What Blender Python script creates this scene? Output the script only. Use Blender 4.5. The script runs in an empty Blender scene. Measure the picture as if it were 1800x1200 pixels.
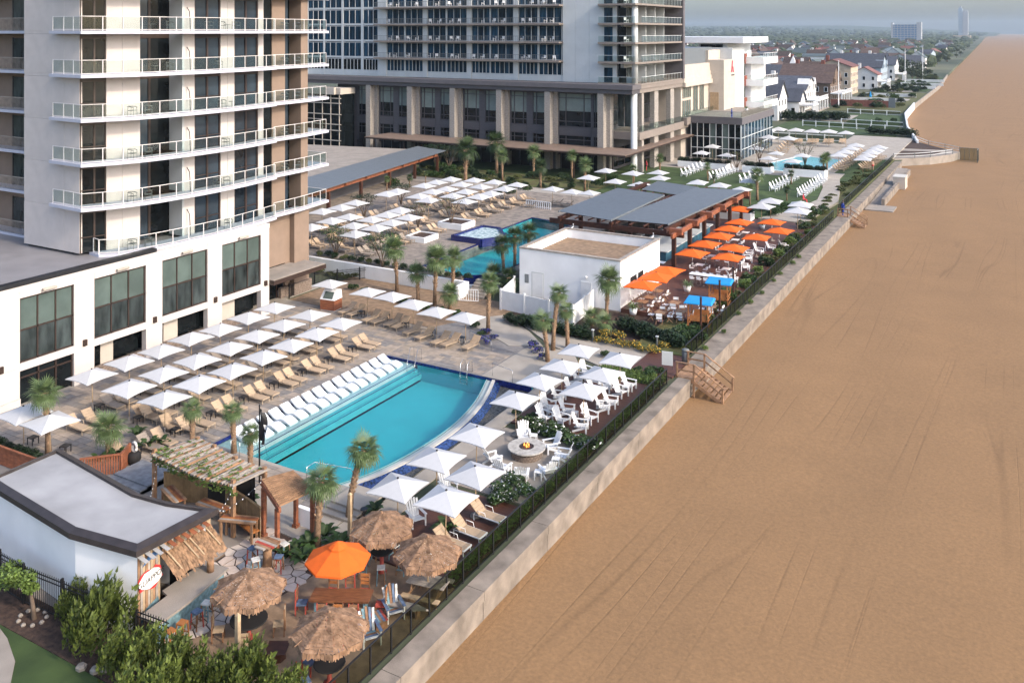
import bpy, math, random
from mathutils import Vector, Matrix
random.seed(7)
R = math.radians
S = bpy.context.scene
COL = S.collection
# ------------------------------------------------------------------ camera, sky, sun
YAW = math.atan(910 / 1596.0)
cam = bpy.data.cameras.new('camera'); camo = bpy.data.objects.new('camera', cam); COL.objects.link(camo)
cam.sensor_width = 36.0; cam.lens = 36.0 * 1596 / 1800; cam.shift_y = -(600 - 55) / 1800.0
cam.clip_start = 0.5; cam.clip_end = 20000
camo.location = (0, 0, 25); camo.rotation_euler = (R(90), 0, YAW)
S.camera = camo
SUN_EL, SUN_AZ = R(32), R(-6)          # azimuth from the sea side (+X) towards +Y
W = bpy.data.worlds.new('World'); S.world = W; W.use_nodes = True
nt = W.node_tree; nt.nodes.clear()
sky = nt.nodes.new('ShaderNodeTexSky'); sky.sky_type = 'NISHITA'; sky.sun_disc = False
sky.sun_elevation = SUN_EL; sky.sun_rotation = R(90) - SUN_AZ
sky.air_density = 1.0; sky.dust_density = 3.5; sky.ozone_density = 3.0
bg = nt.nodes.new('ShaderNodeBackground'); bg.inputs['Strength'].default_value = 0.15
wo = nt.nodes.new('ShaderNodeOutputWorld')
nt.links.new(sky.outputs[0], bg.inputs[0]); nt.links.new(bg.outputs[0], wo.inputs[0])
sun = bpy.data.lights.new('sun', 'SUN'); sun.energy = 1.3; sun.angle = R(4); sun.color = (1.0, 0.87, 0.72)
suno = bpy.data.objects.new('sun', sun); COL.objects.link(suno)
sv = Vector((math.cos(SUN_EL) * math.cos(SUN_AZ), math.cos(SUN_EL) * math.sin(SUN_AZ), math.sin(SUN_EL)))
suno.rotation_euler = sv.to_track_quat('Z', 'Y').to_euler(); suno.location = sv * 200
vs = S.view_settings; vs.view_transform = 'Standard'; vs.look = 'None'; vs.gamma = 1; vs.exposure = 1.38; vs.use_curve_mapping = False
S.cycles.volume_bounces = 0; S.cycles.max_bounces = 6; S.cycles.transparent_max_bounces = 12
S.cycles.volume_step_rate = 10; S.cycles.caustics_reflective = False; S.cycles.caustics_refractive = False

# ------------------------------------------------------------------ site frame: X to the sea, Y along the sea wall
F, H, YH = 1596.0, 25.0, 55.0
cA, sA = math.cos(YAW), math.sin(YAW)
def at(px, py, z=0.0):
    d = F * (H - z) / (py - YH); xc = (px - 900) * d / F
    return (xc * cA - d * sA, xc * sA + d * cA)
def onX(px, X):
    t = (px - 900) / F
    return X * (cA + t * sA) / (t * cA - sA)
def onY(px, Y):
    t = (px - 900) / F
    return Y * (t * cA - sA) / (cA + t * sA)

# ------------------------------------------------------------------ materials
MATS = {}
GROUND = ('concrete', 'concrete_path', 'seawall_concrete', 'sling_tan', 'sling_grey', 'frame_tan', 'sandy_bed', 'wood_pale', 'roof_membrane', 'canopy_wood', 'stucco_brown', 'terrace_stone', 'thatch')
def M(name, col, rough=0.7, var=0.12, scale=3.0, bump=0.0, bscale=30.0, metal=0.0, spec=0.4, col2=None, rnd=0.0, stretch=None, coord='Object', trans=0.0):
    k_ = 0.72 if name in GROUND else 0.84 if name.startswith('paver') else 1.0
    col = [c * k_ for c in col]; col2 = col2 and [c * k_ for c in col2]
    m = bpy.data.materials.new(name); m.use_nodes = True; MATS[name] = m
    n = m.node_tree; b = n.nodes['Principled BSDF']; L = n.links
    b.inputs['Roughness'].default_value = rough; b.inputs['Metallic'].default_value = metal
    b.inputs['Specular IOR Level'].default_value = spec
    tc = n.nodes.new('ShaderNodeTexCoord'); vec = tc.outputs[coord]
    if stretch:
        mp = n.nodes.new('ShaderNodeMapping'); mp.inputs['Scale'].default_value = stretch
        L.new(vec, mp.inputs[0]); vec = mp.outputs[0]
    nz = n.nodes.new('ShaderNodeTexNoise'); nz.inputs['Scale'].default_value = scale; nz.inputs['Detail'].default_value = 5
    L.new(vec, nz.inputs['Vector'])
    mix = n.nodes.new('ShaderNodeMix'); mix.data_type = 'RGBA'
    a = [max(0, c * (1 - var)) for c in col]; c2 = col2 or [min(1, c * (1 + var)) for c in col]
    mix.inputs[6].default_value = (*a, 1); mix.inputs[7].default_value = (*c2, 1)
    rp = n.nodes.new('ShaderNodeMapRange'); rp.inputs[1].default_value = 0.32; rp.inputs[2].default_value = 0.68
    L.new(nz.outputs[0], rp.inputs[0]); L.new(rp.outputs[0], mix.inputs[0])
    out = mix.outputs[2]
    if rnd:
        oi = n.nodes.new('ShaderNodeObjectInfo'); hs = n.nodes.new('ShaderNodeHueSaturation')
        mr = n.nodes.new('ShaderNodeMapRange'); mr.inputs[3].default_value = 1 - rnd; mr.inputs[4].default_value = 1 + rnd
        L.new(oi.outputs['Random'], mr.inputs[0]); L.new(mr.outputs[0], hs.inputs['Value']); L.new(out, hs.inputs['Color']); out = hs.outputs[0]
    L.new(out, b.inputs['Base Color'])
    if bump:
        nb = n.nodes.new('ShaderNodeTexNoise'); nb.inputs['Scale'].default_value = bscale; nb.inputs['Detail'].default_value = 4
        L.new(vec, nb.inputs['Vector'])
        bp = n.nodes.new('ShaderNodeBump'); bp.inputs['Strength'].default_value = bump; bp.inputs['Distance'].default_value = 0.05
        L.new(nb.outputs[0], bp.inputs['Height']); L.new(bp.outputs[0], b.inputs['Normal'])
    if trans:
        tr = n.nodes.new('ShaderNodeBsdfTranslucent'); L.new(out, tr.inputs[0])
        mx = n.nodes.new('ShaderNodeMixShader'); mx.inputs[0].default_value = trans
        L.new(b.outputs[0], mx.inputs[1]); L.new(tr.outputs[0], mx.inputs[2])
        L.new(mx.outputs[0], n.nodes['Material Output'].inputs[0])
    return m
def glassy(name, tint, gloss=0.05, rough=0.03, bump=0.0, bscale=2.0, ior=0.9):
    m = bpy.data.materials.new(name); m.use_nodes = True; MATS[name] = m
    n = m.node_tree; n.nodes.remove(n.nodes['Principled BSDF']); L = n.links; out = n.nodes['Material Output']
    t = n.nodes.new('ShaderNodeBsdfTransparent'); t.inputs[0].default_value = (*tint, 1)
    g = n.nodes.new('ShaderNodeBsdfGlossy'); g.inputs['Roughness'].default_value = rough
    fr = n.nodes.new('ShaderNodeLayerWeight'); fr.inputs[0].default_value = 0.5
    pw_ = n.nodes.new('ShaderNodeMath'); pw_.operation = 'POWER'; pw_.inputs[1].default_value = 5
    ad = n.nodes.new('ShaderNodeMath'); ad.operation = 'MULTIPLY_ADD'; ad.inputs[1].default_value = ior; ad.inputs[2].default_value = gloss; ad.use_clamp = True
    mx = n.nodes.new('ShaderNodeMixShader')
    L.new(fr.outputs['Facing'], pw_.inputs[0]); L.new(pw_.outputs[0], ad.inputs[0]); L.new(ad.outputs[0], mx.inputs[0]); L.new(t.outputs[0], mx.inputs[1]); L.new(g.outputs[0], mx.inputs[2])
    if bump:
        tc = n.nodes.new('ShaderNodeTexCoord'); nz = n.nodes.new('ShaderNodeTexNoise'); nz.inputs['Scale'].default_value = bscale; nz.inputs['Detail'].default_value = 3
        L.new(tc.outputs['Object'], nz.inputs['Vector'])
        bp = n.nodes.new('ShaderNodeBump'); bp.inputs['Strength'].default_value = bump; bp.inputs['Distance'].default_value = 0.05
        L.new(nz.outputs[0], bp.inputs['Height']); L.new(bp.outputs[0], g.inputs['Normal']); L.new(bp.outputs[0], fr.inputs['Normal'])
    L.new(mx.outputs[0], out.inputs[0])
    return m
# building skins
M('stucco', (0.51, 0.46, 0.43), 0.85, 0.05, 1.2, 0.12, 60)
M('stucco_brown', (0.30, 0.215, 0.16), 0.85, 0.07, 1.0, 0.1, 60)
M('bronze', (0.034, 0.02, 0.015), 0.45, 0.15, 4)
M('black_metal', (0.012, 0.012, 0.014), 0.45, 0.2, 6)
M('roof_membrane', (0.30, 0.285, 0.29), 0.55, 0.12, 0.5, 0.1, 8)
M('roof_white', (0.31, 0.305, 0.305), 0.75, 0.16, 0.5, 0.05, 10)
M('slab_paint', (0.46, 0.46, 0.52), 0.6, 0.05, 2)
M('rail_metal', (0.66, 0.62, 0.60), 0.45, 0.06, 5)
M('grey_wall', (0.075, 0.07, 0.075), 0.75, 0.12, 1.5, 0.15, 25, stretch=(0.4, 0.4, 6))
M('grey_cornice', (0.11, 0.10, 0.105), 0.65, 0.07, 1)
M('light_panel', (0.50, 0.515, 0.51), 0.6, 0.05, 0.6)
M('pier_stone', (0.29, 0.26, 0.23), 0.85, 0.2, 3, 0.3, 14, stretch=(1, 1, 3))
M('cream_wall', (0.46, 0.405, 0.345), 0.8, 0.06, 0.8)
M('concrete', (0.37, 0.32, 0.27), 0.9, 0.14, 0.8, 0.25, 30)
M('concrete_path', (0.44, 0.39, 0.33), 0.9, 0.12, 0.7, 0.2, 40)
M('seawall_concrete', (0.29, 0.24, 0.195), 0.92, 0.32, 0.9, 0.35, 20)
M('stone_veneer', (0.19, 0.145, 0.115), 0.9, 0.5, 5, 0.5, 9, stretch=(1, 1, 3))
M('white_paint', (0.68, 0.68, 0.68), 0.55, 0.04, 2, rnd=0.04)
M('white_wall', (0.78, 0.78, 0.78), 0.8, 0.07, 0.5, 0.05, 30)
M('red_panel', (0.30, 0.065, 0.03), 0.5, 0.1, 1)
M('metal_roof', (0.155, 0.172, 0.185), 0.5, 0.05, 1.5, metal=0.3)
M('wood_red', (0.22, 0.075, 0.035), 0.65, 0.3, 2, 0.15, 20, stretch=(1, 1, 4))
M('wood_dark', (0.055, 0.02, 0.011), 0.6, 0.3, 3, 0.1, 20)
M('wood_warm', (0.27, 0.155, 0.085), 0.75, 0.3, 3, 0.2, 20, rnd=0.12)
M('wood_pale', (0.50, 0.36, 0.22), 0.8, 0.2, 4, 0.2, 20, rnd=0.1)
M('wood_grey', (0.30, 0.26, 0.22), 0.85, 0.25, 3, 0.2, 20, rnd=0.15)
M('wood_orange', (0.34, 0.13, 0.04), 0.6, 0.25, 4)
M('fence_board', (0.235, 0.155, 0.075), 0.8, 0.2, 3, 0.2, 18, rnd=0.15)
M('bar_deck', (0.085, 0.034, 0.022), 0.6, 0.3, 1.2, 0.2, 4, stretch=(1, 14, 1))
# glass
M('pane_dark', (0.006, 0.008, 0.009), 0.05, 0.5, 0.7, spec=0.22, rnd=0.3)
M('pane_shade', (0.075, 0.10, 0.09), 0.08, 0.2, 0.6, spec=0.3, rnd=0.12)
M('pane_curtain', (0.03, 0.038, 0.038), 0.06, 0.6, 0.8, spec=0.3, stretch=(2, 2, 0.6), rnd=0.3)
M('pane_blue', (0.010, 0.032, 0.055), 0.07, 0.8, 0.8, spec=0.2, stretch=(3, 3, 0.3), rnd=0.35)
M('pane_sky', (0.022, 0.032, 0.043), 0.05, 0.35, 0.5, spec=0.45, rnd=0.25)
M('pane_blind', (0.17, 0.205, 0.19), 0.1, 0.15, 0.6, spec=0.3, rnd=0.12)
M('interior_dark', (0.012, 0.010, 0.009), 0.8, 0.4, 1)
glassy('rail_glass', (0.85, 0.90, 0.89), 0.035)
glassy('pool_water', (0.80, 0.945, 0.95), 0.02, 0.05, 0.35, 1.6, 0.9)
glassy('fence_mesh', (0.66, 0.68, 0.63), 0.0, 0.5, ior=0.05)
# soft furnishings
M('canvas_white', (0.48, 0.48, 0.485), 0.85, 0.03, 4, rnd=0.04, trans=0.08)
M('canvas_orange', (0.80, 0.135, 0.012), 0.8, 0.06, 3, rnd=0.05, trans=0.2)
M('canvas_blue', (0.01, 0.23, 0.52), 0.75, 0.08, 3, 0.1, 8)
M('sling_tan', (0.54, 0.395, 0.265), 0.75, 0.08, 3, 0.1, 60, rnd=0.08)
M('sling_grey', (0.33, 0.275, 0.225), 0.75, 0.1, 3, 0.1, 60, rnd=0.1)
M('frame_tan', (0.52, 0.40, 0.28), 0.5, 0.06, 5)
M('resin_white', (0.66, 0.68, 0.70), 0.4, 0.02, 2)
M('chair_grey', (0.13, 0.135, 0.13), 0.5, 0.15, 5)
M('steel', (0.55, 0.55, 0.55), 0.25, 0.05, 5, metal=0.9)
# ground
M('tile_blue', (0.010, 0.017, 0.11), 0.2, 0.5, 9, spec=0.6)
M('pool_plaster', (0.02, 0.30, 0.335), 0.7, 0.06, 0.4)
M('pool_ledge', (0.33, 0.385, 0.38), 0.7, 0.08, 0.8)
M('pool_plaster_pale', (0.04, 0.38, 0.42), 0.7, 0.06, 0.4)
M('glass_tile', (0.018, 0.038, 0.12), 0.15, 0.9, 7, spec=0.7, bump=0.3, bscale=14)
M('pebble_dark', (0.035, 0.037, 0.036), 0.7, 0.8, 9, 0.8, 12, col2=(0.16, 0.15, 0.13))
M('lawn', (0.035, 0.065, 0.014), 0.9, 0.35, 0.5, 0.5, 60, col2=(0.055, 0.088, 0.022))
M('dry_grass', (0.15, 0.12, 0.045), 0.95, 0.4, 0.8, 0.6, 30, col2=(0.09, 0.11, 0.03))
M('mulch', (0.055, 0.032, 0.022), 0.95, 0.5, 4, 0.8, 25)
M('sandy_bed', (0.33, 0.22, 0.135), 0.95, 0.25, 2, 0.4, 30)
M('asphalt', (0.07, 0.07, 0.07), 0.9, 0.2, 1)
M('land', (0.05, 0.075, 0.035), 0.95, 0.5, 0.01, 0.4, 0.2, col2=(0.12, 0.12, 0.07))
for i, c in enumerate([(0.33, 0.275, 0.225), (0.27, 0.235, 0.205), (0.39, 0.32, 0.255), (0.235, 0.215, 0.20), (0.35, 0.285, 0.22)]):
    M('paver_%d' % i, c, 0.85, 0.16, 2.5, 0.3, 30, coord='Object')
for i, c in enumerate([(0.50, 0.40, 0.33), (0.40, 0.34, 0.30), (0.30, 0.30, 0.30), (0.55, 0.46, 0.38)]):
    M('flag_%d' % i, c, 0.85, 0.14, 2.0, 0.3, 20)
# planting
M('leaf_dark', (0.014, 0.03, 0.009), 0.6, 0.5, 3, rnd=0.25, trans=0.15)
M('leaf_mid', (0.032, 0.062, 0.015), 0.6, 0.45, 3, rnd=0.25, trans=0.2)
M('leaf_light', (0.10, 0.15, 0.03), 0.6, 0.4, 3, rnd=0.2, trans=0.2)
M('leaf_olive', (0.075, 0.085, 0.022), 0.65, 0.45, 3, rnd=0.2, trans=0.15)
M('juniper', (0.10, 0.13, 0.026), 0.6, 0.45, 4, rnd=0.15, trans=0.2)
M('palm_leaf', (0.10, 0.145, 0.055), 0.5, 0.35, 3, rnd=0.15, trans=0.2)
M('palm_leaf_dark', (0.035, 0.06, 0.02), 0.5, 0.35, 3, rnd=0.15, trans=0.15)
M('palm_bark', (0.22, 0.14, 0.085), 0.9, 0.4, 6, 0.4, 15)
M('palm_boot', (0.36, 0.24, 0.15), 0.9, 0.35, 6)
M('bark', (0.12, 0.085, 0.06), 0.9, 0.3, 5)
M('flower_blue', (0.06, 0.05, 0.30), 0.7, 0.5, 5)
M('flower_yellow', (0.5, 0.3, 0.03), 0.7, 0.4, 5)
M('thatch', (0.34, 0.19, 0.105), 0.95, 0.4, 4, rnd=0.06, col2=(0.47, 0.28, 0.165))
M('thatch_brown', (0.22, 0.13, 0.075), 0.95, 0.4, 5, col2=(0.34, 0.20, 0.11))
M('far_tree', (0.04, 0.062, 0.032), 0.9, 0.5, 0.05, col2=(0.07, 0.09, 0.04), rnd=0.2)

# ------------------------------------------------------------------ mesh helper
class MB:
    def __init__(s): s.v = []; s.f = []; s.m = []
    def add(s, vs, fs, m=0):
        o = len(s.v); s.v += [tuple(p) for p in vs]; s.f += [tuple(i + o for i in f) for f in fs]; s.m += [m] * len(fs)
    def quad(s, a, b, c, d, m=0): s.add([a, b, c, d], [(0, 1, 2, 3)], m)
    def box(s, x0, x1, y0, y1, z0, z1, m=0):
        s.add([(x0, y0, z0), (x1, y0, z0), (x1, y1, z0), (x0, y1, z0), (x0, y0, z1), (x1, y0, z1), (x1, y1, z1), (x0, y1, z1)],
              [(3, 2, 1, 0), (4, 5, 6, 7), (0, 1, 5, 4), (1, 2, 6, 5), (2, 3, 7, 6), (3, 0, 4, 7)], m)
    def beam(s, p, q, w, h, m=0, up=(0, 0, 1)):
        p = Vector(p); q = Vector(q); d = (q - p).normalized(); u = Vector(up)
        if abs(d.dot(u)) > 0.98: u = Vector((1, 0, 0))
        a = d.cross(u).normalized() * (w / 2); b = a.cross(d).normalized() * (h / 2)
        vs = [p - a - b, p + a - b, p + a + b, p - a + b, q - a - b, q + a - b, q + a + b, q - a + b]
        s.add(vs, [(0, 1, 2, 3), (7, 6, 5, 4), (0, 4, 5, 1), (1, 5, 6, 2), (2, 6, 7, 3), (3, 7, 4, 0)], m)
    def path(s, pts, rad, n=8, m=0, cap=True):
        pts = [Vector(p) for p in pts]; k = len(pts)
        if not isinstance(rad, (list, tuple)): rad = [rad] * k
        o = len(s.v)
        for i, p in enumerate(pts):
            d = (pts[min(i + 1, k - 1)] - pts[max(i - 1, 0)]).normalized()
            u = Vector((0, 0, 1)) if abs(d.z) < 0.9 else Vector((1, 0, 0))
            a = d.cross(u).normalized(); b = a.cross(d)
            for j in range(n):
                t = 2 * math.pi * j / n; s.v.append(tuple(p + (a * math.cos(t) + b * math.sin(t)) * rad[i]))
        for i in range(k - 1):
            for j in range(n):
                j2 = (j + 1) % n
                s.f.append((o + i * n + j, o + i * n + j2, o + (i + 1) * n + j2, o + (i + 1) * n + j)); s.m.append(m)
        if cap:
            s.f.append(tuple(o + j for j in reversed(range(n)))); s.m.append(m)
            s.f.append(tuple(o + (k - 1) * n + j for j in range(n))); s.m.append(m)
    def lathe(s, prof, n=12, m=0, c=(0, 0, 0)):
        o = len(s.v)
        for r, z in prof:
            for j in range(n):
                t = 2 * math.pi * j / n; s.v.append((c[0] + r * math.cos(t), c[1] + r * math.sin(t), c[2] + z))
        for i in range(len(prof) - 1):
            for j in range(n):
                j2 = (j + 1) % n
                s.f.append((o + i * n + j, o + i * n + j2, o + (i + 1) * n + j2, o + (i + 1) * n + j)); s.m.append(m)
        s.f.append(tuple(o + j for j in reversed(range(n)))); s.m.append(m)
        e = o + (len(prof) - 1) * n
        s.f.append(tuple(e + j for j in range(n))); s.m.append(m)
    def prism(s, poly, z0, z1, m=0):
        n = len(poly)
        ar = sum(poly[i][0] * poly[(i + 1) % n][1] - poly[(i + 1) % n][0] * poly[i][1] for i in range(n))
        if ar < 0: poly = poly[::-1]
        vs = [(x, y, z0) for x, y in poly] + [(x, y, z1) for x, y in poly]
        fs = [tuple(range(n - 1, -1, -1)), tuple(range(n, 2 * n))] + [(i, (i + 1) % n, n + (i + 1) % n, n + i) for i in range(n)]
        s.add(vs, fs, m)
    def build(s, name, mats, parent=None, smooth=False, kind=None):
        me = bpy.data.meshes.new(name); me.from_pydata(s.v, [], s.f)
        if isinstance(mats, str): mats = [mats]
        for k in mats: me.materials.append(MATS[k])
        if len(mats) > 1: me.polygons.foreach_set('material_index', s.m)
        if smooth: me.polygons.foreach_set('use_smooth', [True] * len(me.polygons))
        me.update()
        return link(name, me, parent, kind)
def link(name, data, parent=None, kind=None):
    o = bpy.data.objects.new(name, data); COL.objects.link(o)
    if parent is not None: o.parent = parent
    if kind: o['kind'] = kind
    return o
def tag(o, label, cat, group=None):
    o['label'] = label; o['category'] = cat
    if group: o['group'] = group
    return o
def thing(name, label, cat, loc=(0, 0, 0), rz=0.0, group=None):
    o = link(name, None); o.location = loc; o.rotation_euler = (0, 0, rz); o.empty_display_size = 0.2
    return tag(o, label, cat, group)
def part(name, parent, mats, fn, smooth=False, kind=None):
    m = MB(); fn(m); return m.build(name, mats, parent, smooth, kind)
def boxp(name, parent, mat, *b): return part(name, parent, mat, lambda m: m.box(*b))
def dup(root, loc, rz=0.0, label=None, cat=None, group=None, scale=1.0, parts=True):
    c = root.copy(); COL.objects.link(c)
    c.location = loc; c.rotation_euler = (root.rotation_euler[0], root.rotation_euler[1], rz); c.scale = (scale,) * 3
    if label: c['label'] = label
    if cat: c['category'] = cat
    if group: c['group'] = group
    if parts: dupkids(root, c)
    return c
def dupkids(a, b):
    for ch in KIDS[a.name] if a.name in KIDS else kidlist(a):
        k = ch.copy(); COL.objects.link(k); k.parent = b; dupkids(ch, k)
KIDS = {}
def kidlist(o): return [c for c in o.children]
class Proto:
    """first use moves the prototype itself, later uses copy it"""
    def __init__(s, root):
        s.r = root; s.used = False
        def reg(o):
            KIDS[o.name] = list(o.children)
            for c in KIDS[o.name]: reg(c)
        reg(root)
    def put(s, loc, rz=0.0, label=None, cat=None, group=None, scale=1.0):
        if not s.used:
            s.used = True; o = s.r; o.location = loc; o.rotation_euler = (0, 0, rz); o.scale = (scale,) * 3
            if label: o['label'] = label
            if cat: o['category'] = cat
            if group: o['group'] = group
            return o
        return dup(s.r, loc, rz, label, cat, group, scale)
def J(a): return random.uniform(-a, a)
# ------------------------------------------------------------------ the setting
def struct(name, mats, fn, smooth=False, kind='structure'): return part(name, None, mats, fn, smooth, kind)
SHORE = [(-21.5, -200), (-21.5, 218), (-27, 250), (-32, 290), (-34, 334), (-36, 457), (-41, 574), (-55, 1030), (-96, 2334), (-170, 4500), (-260, 9000)]
def shore(y):
    for (x0, y0), (x1, y1) in zip(SHORE, SHORE[1:]):
        if y0 <= y <= y1: return x0 + (x1 - x0) * (y - y0) / (y1 - y0)
    return SHORE[-1][0]
PX0, PX1, PY0, PY1 = -43.0, -30.2, 38.9, 56.1
def land(m):
    z = -0.06; far = -9000
    m.quad((far, -200, z), (-21.5, -200, z), (-21.5, PY0, z), (far, PY0, z))
    m.quad((far, PY0, z), (PX0, PY0, z), (PX0, PY1, z), (far, PY1, z))
    m.quad((PX1, PY0, z), (-21.5, PY0, z), (-21.5, PY1, z), (PX1, PY1, z))
    m.quad((far, PY1, z), (-21.5, PY1, z), (-21.5, 218, z), (far, 218, z))
    ys = [218, 250, 290, 334, 457, 574, 1030, 2334, 4500, 9000]
    for a, b in zip(ys, ys[1:]):
        m.quad((far, a, z), (shore(a), a, z), (shore(b), b, z), (far, b, z))
        m.quad((shore(a), a, z), (shore(a), a, -1.6), (shore(b), b, -1.6), (shore(b), b, z))
struct('ground', 'land', land)
# beach sheet with gentle undulation
def beach(m):
    ys = [-60, -20] + [i * 6 for i in range(0, 50)] + [300 + i * 40 for i in range(1, 18)] + [1030, 1300, 1700, 2334, 3200, 4500, 6500, 9000]
    ts = [i / 40 for i in range(41)]; o = len(m.v); nx = len(ts)
    for y in ys:
        xl = shore(max(y, -200)) - 1.5
        for t in ts:
            x = xl + (90 - xl) * t * t * 0.6 + (90 - xl) * t * 0.4
            h = 0.10 * math.sin(x * 0.45 + 0.3 * math.sin(y * 0.05)) * math.sin(y * 0.11 + x * 0.2) if t > 0.03 else 0
            m.v.append((x, y, -1.3 + h * min(1, t * 6) - max(0, (t - 0.6)) * 2.2))
    for i in range(len(ys) - 1):
        for j in range(nx - 1):
            a = o + i * nx + j; m.f.append((a, a + 1, a + 1 + nx, a + nx)); m.m.append(0)
sm = M('sand', (0.236, 0.134, 0.060), 0.95, 0.04, 0.25)
n = sm.node_tree; L = n.links; b = n.nodes['Principled BSDF']
tc = n.nodes['Texture Coordinate'].outputs['Object']
grain = n.nodes.new('ShaderNodeTexNoise'); grain.inputs['Scale'].default_value = 5.5; grain.inputs['Detail'].default_value = 8; grain.inputs['Roughness'].default_value = 0.75
L.new(tc, grain.inputs['Vector'])
# wheel ruts: thin bands that wander along the beach
mp = n.nodes.new('ShaderNodeMapping'); mp.inputs['Scale'].default_value = (1, 0.07, 1); L.new(tc, mp.inputs[0])
wn = n.nodes.new('ShaderNodeTexNoise'); wn.inputs['Scale'].default_value = 0.16; wn.inputs['Detail'].default_value = 1; L.new(mp.outputs[0], wn.inputs['Vector'])
sx = n.nodes.new('ShaderNodeSeparateXYZ'); L.new(tc, sx.inputs[0])
def math_n(op, a, bb=None):
    q = n.nodes.new('ShaderNodeMath'); q.operation = op
    for i, v in enumerate([a, bb]):
        if v is None: continue
        if isinstance(v, (int, float)): q.inputs[i].default_value = v
        else: L.new(v, q.inputs[i])
    return q.outputs[0]
ruts = None
for amp, fr, off, w in ((14, 0.23, 0.0, 0.03), (24, 0.17, 0.4, 0.022), (9, 0.31, 0.75, 0.02)):
    u = math_n('ADD', math_n('MULTIPLY', sx.outputs[0], fr), math_n('MULTIPLY', wn.outputs[0], amp * fr)); u = math_n('FRACT', math_n('ADD', u, off))
    dd = math_n('ABSOLUTE', math_n('SUBTRACT', u, 0.5)); k = math_n('SUBTRACT', 1.0, math_n('MINIMUM', math_n('DIVIDE', dd, w), 1.0))
    ruts = k if ruts is None else math_n('MAXIMUM', ruts, k)
patch = n.nodes.new('ShaderNodeTexNoise'); patch.inputs['Scale'].default_value = 0.06; patch.inputs['Detail'].default_value = 2; L.new(tc, patch.inputs['Vector'])
pm = n.nodes.new('ShaderNodeMapRange'); pm.inputs[1].default_value = 0.40; pm.inputs[2].default_value = 0.62; L.new(patch.outputs[0], pm.inputs[0])
ruts = math_n('MULTIPLY', ruts, pm.outputs[0])
old = b.inputs['Base Color'].links[0].from_socket
mx = n.nodes.new('ShaderNodeMix'); mx.data_type = 'RGBA'; mx.blend_type = 'MULTIPLY'; mx.inputs[7].default_value = (0.76, 0.75, 0.74, 1)
L.new(old, mx.inputs[6]); L.new(math_n('MULTIPLY', ruts, 0.8), mx.inputs[0])
gr = n.nodes.new('ShaderNodeMapRange'); gr.inputs[1].default_value = 0.3; gr.inputs[2].default_value = 0.7; gr.inputs[3].default_value = 0.76; gr.inputs[4].default_value = 1.2
L.new(grain.outputs[0], gr.inputs[0])
hv = n.nodes.new('ShaderNodeHueSaturation'); L.new(gr.outputs[0], hv.inputs['Value']); L.new(mx.outputs[2], hv.inputs['Color']); L.new(hv.outputs[0], b.inputs['Base Color'])
pits = n.nodes.new('ShaderNodeTexVoronoi'); pits.inputs['Scale'].default_value = 1.7; L.new(tc, pits.inputs['Vector'])
hgt = math_n('SUBTRACT', math_n('ADD', math_n('MULTIPLY', grain.outputs[0], 0.6), math_n('MULTIPLY', pits.outputs['Distance'], 0.35)), math_n('MULTIPLY', ruts, 0.3))
bp = n.nodes.new('ShaderNodeBump'); bp.inputs['Strength'].default_value = 0.35; bp.inputs['Distance'].default_value = 0.10
L.new(hgt, bp.inputs['Height']); L.new(bp.outputs[0], b.inputs['Normal'])
struct('beach', 'sand', beach, True)
M('sea_water', (0.05, 0.09, 0.10), 0.12, 0.2, 0.05, 0.4, 0.4, spec=0.6)
struct('sea', 'sea_water', lambda m: m.quad((60, -400, -2.1), (9000, -400, -2.1), (9000, 9000, -2.1), (60, 9000, -2.1)))
# sea wall in cast sections with open joints
sw = thing('sea_wall', 'long low concrete sea wall in jointed sections along the beach', 'sea wall')
y = 16.0; k = 0
while y < 188:
    ln = 6.2; y1 = min(y + ln, 188)
    if 63.0 < y < 66.2: pass
    wide = -20.9 if y > 62 else -21.15
    inner = -22.55 if y > 62 else -22.08
    if y > 128: wide = -21.2
    part('wall_section', sw, 'seawall_concrete', lambda m: (m.box(inner, wide, y + 0.015, y1 - 0.015, -0.42, 0.0), m.box(inner + 0.05, wide - 0.06, y + 0.02, y1 - 0.02, -1.9, -0.42)))
    y = y1
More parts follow.
